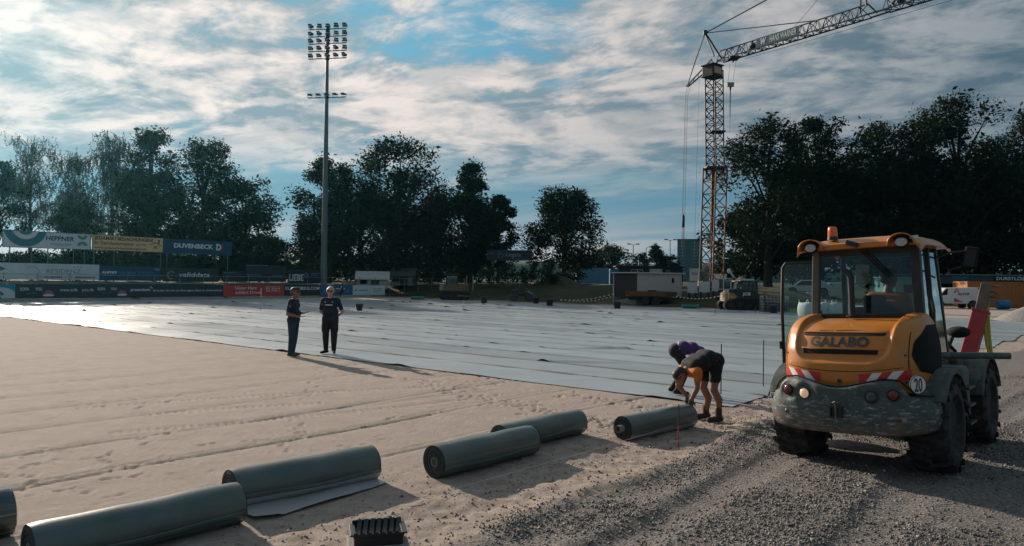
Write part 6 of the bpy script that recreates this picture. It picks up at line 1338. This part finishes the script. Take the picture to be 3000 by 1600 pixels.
# dark low building with windows
P = at(1905, 817, 122); t = thing('low_building', 'long dark flat building with white framed windows behind the site hut', 'building', (P.x, P.y, gz(P.x, P.y)), R(-3)); b = MB(); b.box((0, 3, 1.35), (10.6, 6, 2.9)); wl = b.build('wall', mat('wall_dark', (.022, .03, .04), .8), t)
b = MB(); b.box((0, 3, 2.9), (11.2, 6.6, .22)); b.build('roof', mat('roof_dark', (.03, .028, .026), .8), t)
for x, w_, h_ in ((-2.6, .85, 1.0), (-1.65, .75, 1.0), (.9, 1.9, 1.2), (2.9, .32, .8)):
    b = MB(); b.box((x, -.02, 1.85), (w_+.14, .06, h_+.14)); f = b.build('window', M_WPNT, wl); b = MB(); b.box((x, -.045, 1.85), (w_, .04, h_)); b.build('pane', M_WPNT if w_ > 1 else mat('pane_dark', (.01, .015, .02), .1), f)
# white cabin with orange lower half
P = at(2036, 817, 80); t = thing('portable_cabin', 'small white and orange portable cabin beside the crane foot', 'cabin', (P.x, P.y, gz(P.x, P.y)-.1), R(-18)); b = MB(); b.box((0, 0, 1.0), (1.05, 1.05, 2.0)); b.build('body', M_WPNT, t, bevel=.05)
b = MB(); b.box((0, -.535, .42), (1.0, .02, .8)); b.build('lower_panel', M_JY, t); b = MB(); b.box((0, 0, 2.06), (1.15, 1.15, .12)); b.build('roof', M_WPNT, t, bevel=.04); b = MB(); lay(b, Vector((-.32, -.535, 1.45)), Vector((1, 0, 0)), Vector((0, -1, 0)), 'TOI', 0, 0, .26, .6, .03, 0, .012); b.build('lettering', NVY, t, fix=False)
# white barrier fence panels -------------------------------------
def barrier(label, pa, pb, da, db, dy=0.):
    A = at(pa, 817, da); Bb = at(pb, 817, db); c = A.lerp(Bb, .5); ex = Bb-A; ex.z = 0; w = ex.length; z = gz(c.x, c.y)+.35
    t = thing('plastic_barrier', label, 'barrier', (c.x, c.y, z), math.atan2(ex.y, ex.x), 'white plastic barrier panels')
    for zz in (.12, .52, .92): b = MB(); b.box((0, 0, zz), (w-.03, .05, .07)); b.build('rail', M_PLW, t)
    b = MB(); n = 11
    for i in range(n): b.box((-w/2+.1+(w-.2)*i/(n-1), -.01, .52), (.085, .035, .96))
    o = b.build('slats', M_PLW, t); o['kind'] = 'stuff'
    for s in (-1, 1): b = MB(); b.box((s*(w/2-.2), 0, -.25), (.12, .5, .7)); b.build('foot', M_DRK, t, bevel=.03)
bl = ['leftmost white barrier panel beside the site hut', 'white barrier panel second from the site hut', 'white barrier panel behind the excavator cab', 'white barrier panel just right of the excavator arm', 'rightmost white barrier panel in front of the wood']
xs = [2012, 2046, 2083, 2122, 2165, 2212]
for i in range(5): barrier(bl[i], xs[i]+1, xs[i+1]-1, 65.5-.4*i, 65.1-.4*i)
barrier('white barrier panel standing farther back, left of the excavator arm', 2083, 2130, 69, 69, -8)
# barrier tape ----------------------------------------------------
def tape(label, a, c, n=26):
    t = thing('barrier_tape', label, 'tape', a, 0, 'red and white barrier tapes'); a_ = Vector((0, 0, 0)); c_ = c-a
    for i in range(n):
        b = MB(); f, g = i/n, (i+1)/n; sag = lambda f: UP*(-.25*math.sin(math.pi*f)); p, q = a_.lerp(c_, f)+sag(f), a_.lerp(c_, g)+sag(g); b.add([p, q, q+UP*.09, p+UP*.09], [(0, 1, 2, 3)]); b.build('section', M_WHT if i % 2 else mat('tape_red', (.12, .03, .025), .6), t, solid=.004)
tape('red and white barrier tape across the grass left of the site hut, upper strand', at(1635, 880, 68), at(1800, 862, 66)); tape('red and white barrier tape left of the site hut, lower strand', at(1660, 882, 68), at(1802, 868, 66)); tape('red and white barrier tape between trailer and black tracked loader', at(1965, 866, 64), at(2108, 870, 60))
for px, py, d_, lab in ((1801, 890, 66, 'dark post holding the barrier tape by the site hut'), (1797, 845, 100, 'thin dark post before the narrow blue container')):
    P = at(px, py, d_); P.z = gz(P.x, P.y); b = MB(); b.bar((0, 0, -.1), (0, 0, 1.5), .09); b.box((0, 0, 1.5), (.14, .14, .05)); o = b.build('timber_post', M_MACH); o.location = P; tag(o, lab, 'post')
# apartment tower far behind -----------------------------------------
P = at(2020, 817, 620); t = thing('apartment_tower', 'grey high-rise apartment tower far behind the crane', 'building', (P.x, P.y, 0), R(-14)); w, d_, H = 20.5, 15, 36.5; TWC = mat('tower_concrete', (.045, .06, .06), .85, var=.1, scale=.4); TWB = mat('tower_band', (.095, .115, .11), .85, var=.1, scale=.5); TWG = mat('tower_glass', (.02, .035, .04), .2)
b = MB(); b.box((0, d_/2, H/2), (w, d_, H)); b.build('wall', TWC, t); b = MB(); b.box((0, d_/2, H+.6), (w+.6, d_+.6, 1.2)); rf = b.build('roof', TWC, t)
for x in (-4, 6): b = MB(); b.tube([(x-1.2, 4, H+1.2), (x-1, 4, H+2.4), (x+1, 4, H+2.4), (x+1.2, 4, H+1.2)], .15, 5); b.build('roof_rail', M_GAL, rf)
for k in range(13):
    z = 1.2+k*2.72
    for x, ww in ((-6.9, 6.0), (5.2, 8.6)): b = MB(); b.box((x, -.5, z+.45), (ww, 1.0, .95)); b.build('balcony', TWB, t)
    for x in (-8.4, -5.2, 2.6, 5.2, 7.9): b = MB(); b.box((x, -.06, z+1.75), (1.7, .14, 1.3)); b.build('window', TWG, t)
b = MB(); b.box((-1.3, -.1, H/2), (3.2, .3, H-.2)); b.build('stair_shaft', mat('tower_shaft', (.03, .045, .045), .8), t)
# garden huts under the middle trees ----------------------------------
def hut(label, px, depth, w, d_, h, rf, ang, wall, slats=False):
    P = at(px, 817, depth); z = gz(P.x, P.y)+.1; t = thing('garden_hut', label, 'hut', (P.x, P.y, z), ang); b = MB(); b.prism([(-d_/2, 0), (d_/2, 0), (d_/2, h), (0, h+.75), (-d_/2, h)], lambda p: (-w/2, p[0], p[1]), lambda p: (w/2, p[0], p[1])); wl = b.build('wall', wall, t)
    for s in (-1, 1): b = MB(); b.add([(-w/2-.25, s*(d_/2+.25), h-.10), (w/2+.25, s*(d_/2+.25), h-.10), (w/2+.25, 0, h+.83), (-w/2-.25, 0, h+.83)], [(0, 1, 2, 3)]); b.build('roof', rf, t, solid=.07)
    b = MB(); b.box((w*.1, -d_/2-.02, .55), (.9, .06, 1.1)); b.build('door', M_HUTD, wl); b = MB(); b.box((-w*.28, -d_/2-.02, .75), (.8, .06, .5)); b.build('window', M_VOID, wl)
hut('white garden hut with a bright sunlit roof behind the perimeter fence', 1092, 86, 3.4, 3.0, 1.15, mat('roof_white', (.66, .66, .64), .5), R(8), M_HUT); hut('grey green garden hut half hidden under the largest middle tree', 1185, 90, 2.6, 2.6, 1.3, mat('roof_grey', (.16, .17, .17), .7), R(-6), mat('hut_green', (.16, .20, .18), .8))
# dark beverage stand at the right -----------------------------------
P = at(2880, 817, 88); t = thing('drinks_stand', 'long dark drinks stand with white letters on its roof band at the right', 'stand', (P.x, P.y, .05), R(-4)); b = MB(); b.box((0, 1.5, 1.4), (17, 3, 2.8)); b.build('wall', mat('stand_dark', (.008, .011, .013), .8), t)
b = MB(); b.box((0, -.8, 2.72), (17.6, 5, 1.0)); fs = b.build('roof_band', mat('band_blue', (.035, .06, .075), .6, var=.3, scale=.4), t); b = MB(); b.box((0, -.8, 3.27), (17.9, 5.3, .10)); b.build('roof_edge', M_GAL, t)
b = MB(); b.box((2.0, -3.34, 2.82), (5.3, .04, .62)); sg = b.build('sign', mat('sign_black', (.006, .008, .010), .6), t); b = MB(); lay(b, Vector((-.35, -3.36, 2.72)), Vector((1, 0, 0)), Vector((0, -1, 0)), 'DURSTLÖSCHER', 0, 0, .34, 4.7, .03, 0, .015); b.build('lettering', LTX, sg, fix=False)
b = MB(); b.box((-4.3, -3.34, 2.95), (1.8, .02, .10)); b.box((-4.5, -3.34, 2.75), (1.4, .02, .06)); o = b.build('small_print', CYAN, t); o['kind'] = 'stuff'
for x in (-8, -4, 0, 4, 8): b = MB(); b.bar((x, -3.1, 0), (x, -3.1, 2.3), .12); b.build('post', M_DRK, t)
# vehicles ---------------------------------------------------------------
M_VAN = mat('van_white', (.62, .62, .61), .3, coat=.4, var=.04); M_SIL = mat('car_silver', (.40, .43, .44), .3, .4, coat=.4, var=.04)
def van(label, px, py, ang, col, name='van', scale=1., car=False, z=None):
    p = gt(px, py) if z is None else at(px, 817, z); p.z = gz(p.x, p.y); t = thing(name, label, 'car' if car else 'van', p, ang); t.scale = (scale,)*3
    pr = [(-2.3, .42), (2.25, .42), (2.35, .95), (1.55, 1.12), (.95, 1.85), (-2.1, 1.92), (-2.32, 1.6)] if not car else [(-2.1, .35), (2.05, .35), (2.1, .75), (1.2, .92), (.6, 1.42), (-1.1, 1.45), (-1.9, 1.0), (-2.12, .9)]
    b = MB(); hw = .93 if not car else .85; b.prism(pr, lambda p: (p[0], -hw, p[1]), lambda p: (p[0], hw, p[1])); bd = b.build('body', col, t, bevel=.07)
    wn = [(.80, 1.22), (1.42, 1.16), (.92, 1.74), (.75, 1.76)] if not car else [(-1.0, .95), (1.05, .92), (.52, 1.34), (-.95, 1.36)]
    for s in (-1, 1): b = MB(); b.prism(wn, lambda p: (p[0], s*(hw+.006), p[1]), lambda p: (p[0], s*(hw-.02), p[1])); b.build('side_window', M_VOID, bd)
    for x in ((-1.45, 1.45) if not car else (-1.3, 1.3)):
        for s in (-1, 1):
            w_ = bpy.data.objects.new('wheel', None); w_.location = (x, s*(hw-.08), .34); link(w_, t); b = MB(); b.revolve((0, 0, 0), (0, 1, 0), [(-.11, .2), (-.11, .34), (.11, .34), (.11, .2)], 20); b.build('tyre', M_RUB, w_, True); b = MB(); b.revolve((0, 0, 0), (0, s, 0), [(.0, .21), (.115, .21), (.10, .05), (.11, .001)], 16); b.build('rim', M_RIM, w_, True)
            b = MB(); b.cyl((x, s*(hw-.2), .36), (x, s*(hw+.012), .36), .41, None, 20); b.build('wheel_arch', M_VOID, bd)
    for s in (-1, 1): b = MB(); b.box((2.30 if not car else 2.06, s*.68, .82 if not car else .68), (.10, .30, .16)); b.build('headlight', M_LCLR, t, bevel=.03); b = MB(); b.box((-2.31 if not car else -2.1, s*.78, 1.0 if not car else .85), (.05, .12, .4)); b.build('tail_light', M_LRED, t)
    return t, bd
t, bd = van('white panel van with red and black lettering beside the orange container', 2785, 903, R(178), M_VAN, scale=1.0)
b = MB(); lay(b, Vector((-.10, .945, 1.22)), Vector((-1, 0, 0)), Vector((0, 1, 0)), 'ALTOP', 0, 0, .20, 1.05, .03, .15, .012); b.build('lettering', M_LET, bd, fix=False)
b = MB(); f3 = lambda x, z: (x, .955, z); b.add([f3(.25, 1.40), f3(.0, 1.85), f3(-.06, 1.80), f3(.14, 1.40)], [(0, 1, 2, 3)]); b.add([f3(.0, 1.85), f3(-.25, 1.50), f3(-.16, 1.50), f3(-.02, 1.72)], [(0, 1, 2, 3)]); b.add([f3(.12, 1.55), f3(-.2, 1.50), f3(-.2, 1.46), f3(.14, 1.50)], [(0, 1, 2, 3)]); b.build('emblem', REDB, bd, fix=False)
b = MB(); b.add([f3(-1.85, 1.9), f3(-2.25, 1.9), f3(-2.3, 1.2)], [(0, 1, 2)]); b.add([f3(.2, .6), f3(-.6, .6), f3(.2, .95)], [(0, 1, 2)]); b.build('red_flash', REDB, bd, fix=False)
van('silver delivery van seen through the loader cab', 2430, 880, R(205), M_SIL); van('silver car parked left of the silver van, behind the open loader door', 2366, 866, R(160), M_SIL, 'car', car=True)
P = at(2648, 817, 80); t = thing('office_cabin', 'teal office cabin seen through the right half of the loader cab', 'cabin', (P.x, P.y, .05), R(-4)); b = MB(); b.box((0, 1.2, 1.35), (4.2, 2.4, 2.7)); wl = b.build('wall', mat('cabin_teal', (.10, .26, .28), .6), t); b = MB(); b.box((0, 1.2, 2.78), (4.4, 2.6, .14)); b.build('roof', M_GAL, t)
b = MB(); b.box((-1.3, -.02, 1.1), (.85, .06, 2.1)); b.build('door', M_WPNT, wl); b = MB(); b.box((.8, -.02, 1.6), (1.6, .06, .9)); b.build('window', M_VOID, wl)
# big bags, drums, barrel
def bigbag(label, px, py):
    p = gnd(px, py); t = thing('bulk_bag', label, 'bag', p, R(px % 30), 'white bulk bags on the membrane edge'); b = MB(); rings = []
    for k in range(7):
        f = k/6; s = .44+.07*math.sin(math.pi*f); rings.append([Vector((s*math.copysign(abs(math.cos(a))**.55, math.cos(a)), s*math.copysign(abs(math.sin(a))**.55, math.sin(a)), f*.9+.03*math.sin(3*a)*f)) for a in np.linspace(0, 6.283, 25)[:-1]])
    b.loft(rings); b.build('sack', M_PLW, t, 'all')
    for s in ((-1, -1), (1, -1), (1, 1), (-1, 1)): b = MB(); b.tube([(s[0]*.40, s[1]*.25, .85), (s[0]*.38, s[1]*.33, 1.1), (s[0]*.25, s[1]*.40, .86)], .025, 5); b.build('lifting_loop', M_PLW, t)
bigbag('white bulk bag seen through the open loader door', 2366, 930); bigbag('white bulk bag seen through the loader rear window, left one', 2412, 930); bigbag('white bulk bag seen through the loader rear window, right one', 2444, 931)
t = place('blue_drum', 'blue plastic drum lying between orange container and gravel heap', 'drum', 2938, 916, depth=66, z=.0); b = MB(); b.revolve((-.5, 0, .42), (1, 0, 0), [(0, .36), (.05, .40), (.3, .42), (.5, .43), (.7, .42), (1.0, .40), (1.05, .36), (1.05, .001)], 24); b.build('shell', mat('drum_blue', (.01, .12, .28), .45), t, True); b = MB(); b.revolve((-.5, 0, .42), (1, 0, 0), [(.32, .44), (.36, .455), (.40, .44)], 24); b.build('hoop', mat('drum_blue', (.01, .12, .28)), t, True)
# buckets on the membrane, green pipe
def bucket(label, px, py, s=1.):
    p = gnd(px, py); t = thing('bucket', label, 'bucket', (p.x, p.y, .03), 0, 'black buckets on the far membrane'); b = MB(); b.revolve((0, 0, 0), UP, [(0, .14*s), (.26*s, .19*s), (.30*s, .21*s), (.30*s, .18*s), (.05*s, .12*s)], 18); b.build('tub', M_BLK, t, True); b = MB(); b.tube([(-.19*s, 0, .28*s), (-.12*s, .1, .33*s), (.12*s, .1, .33*s), (.19*s, 0, .28*s)], .012, 5); b.build('handle', M_GAL, t)
for px, py, lab in ((1052, 911, 'black bucket on the membrane right of the two men'), (1418, 889, 'black bucket at the far membrane edge right of the bulldozer'), (1570, 890, 'black bucket at the far membrane edge beside the roller'), (1610, 897, 'black bucket at the far membrane edge right of the roller'), (1808, 905, 'black bucket at the far membrane edge in front of the site hut'), (2266, 918, 'black bucket at the far membrane edge in front of the wire cage')): bucket(lab, px, py, 1.3 if px < 1100 else 1.6)
M_GPI = mat('pipe_green', (.02, .16, .12), .5)
for px, py, lab in ((2022, 905, 'green plastic pipe piece lying before the trailer'), (1222, 878, 'green plastic pipe piece lying left of the bulldozer')):
    p = gnd(px, py); b = MB(); b.revolve((-.6, 0, .16), (1, 0, 0), [(0, .12), (0, .15), (1.1, .15), (1.1, .17), (1.25, .17), (1.25, .12)], 16); b.cyl((.5, 0, .12), (.65, -.3, .02), .12, None, 12); o = b.build('plastic_pipe', M_GPI, None, True); o.location = p; tag(o, lab, 'pipe', 'green pipe pieces')
# far street lamps
for px, yt, lab in ((1854, 718, 'tall lamp post with twin heads far beyond the hut, leftmost'), (1892, 726, 'lamp post with a single bent arm left of the far conifer'), (1962, 705, 'tall lamp post with twin heads just right of the far conifer')):
    P = at(px, 817, 160); z = gz(P.x, P.y); H = at(px, yt, 160).z-z; t = thing('lamp_post', lab, 'lamp post', (P.x, P.y, z)); b = MB(); b.tube([(0, 0, 0), (0, 0, H)], [.16, .09], 8); b.build('pole', M_GAL, t, True)
    for s in ((-1, 1) if px != 1892 else (1,)): b = MB(); b.bar((0, 0, H), (s*.9, 0, H+.25), .10); b.box((s*.95, 0, H+.22), (.8, .5, .22)); b.build('lamp_head', M_GAL, t)
# path on the bank and distant hill
b = MB(); P = []
for px in range(1330, 2020, 30):
    a = at(px, 817, 96-(px-1330)*.006); c = at(px, 817, 104); P.append([(a.x, a.y, gz(a.x, a.y)+.06), ((a.x+c.x)/2, (a.y+c.y)/2, gz((a.x+c.x)/2, (a.y+c.y)/2)+.12), (c.x, c.y, gz(c.x, c.y)+.06)])
b.grid(P); o = b.build('path', mat('path_asphalt', (.14, .16, .18), .8, var=.12), None, True); o['kind'] = 'structure'
b = MB(); P = []
for i in range(61):
    x = -900+30*i; hh_ = 14+16*vn(np.array([i*.17]), np.array([.3]), 5)[0]+6*vn(np.array([i*.8]), np.array([.7]), 9)[0]; P.append([(x, 1000, -2), (x, 1040, hh_*.75), (x, 1100, hh_), (x, 1250, -2)])
b.grid(P); o = b.build('hills', mat('hill_wood', (.02, .035, .02), .95, var=.4, scale=.02), None, True); o['kind'] = 'structure'
# ================================================================ haze volume, added for the teal glare veil towards the sun
def haze():
    b = MB(); b.box((0, 180, 13.5), (760, 900, 33)); m = bpy.data.materials.new('haze'); m.use_nodes = True; t = m.node_tree; t.nodes.clear(); N = NT(t)
    v = N('ShaderNodeVolumePrincipled', i_Color=(.22, .72, .90, 1), i_Density=HAZE_D, i_Anisotropy=HAZE_G)
    t.links.new(v.outputs[0], N('ShaderNodeOutputMaterial').inputs['Volume']); o = b.build('haze', m); o['kind'] = 'stuff'; o['label'] = 'thin teal haze added over the whole site for a glare veil'
    o.display_type = 'WIRE'
if HAZE_D > 0: haze()
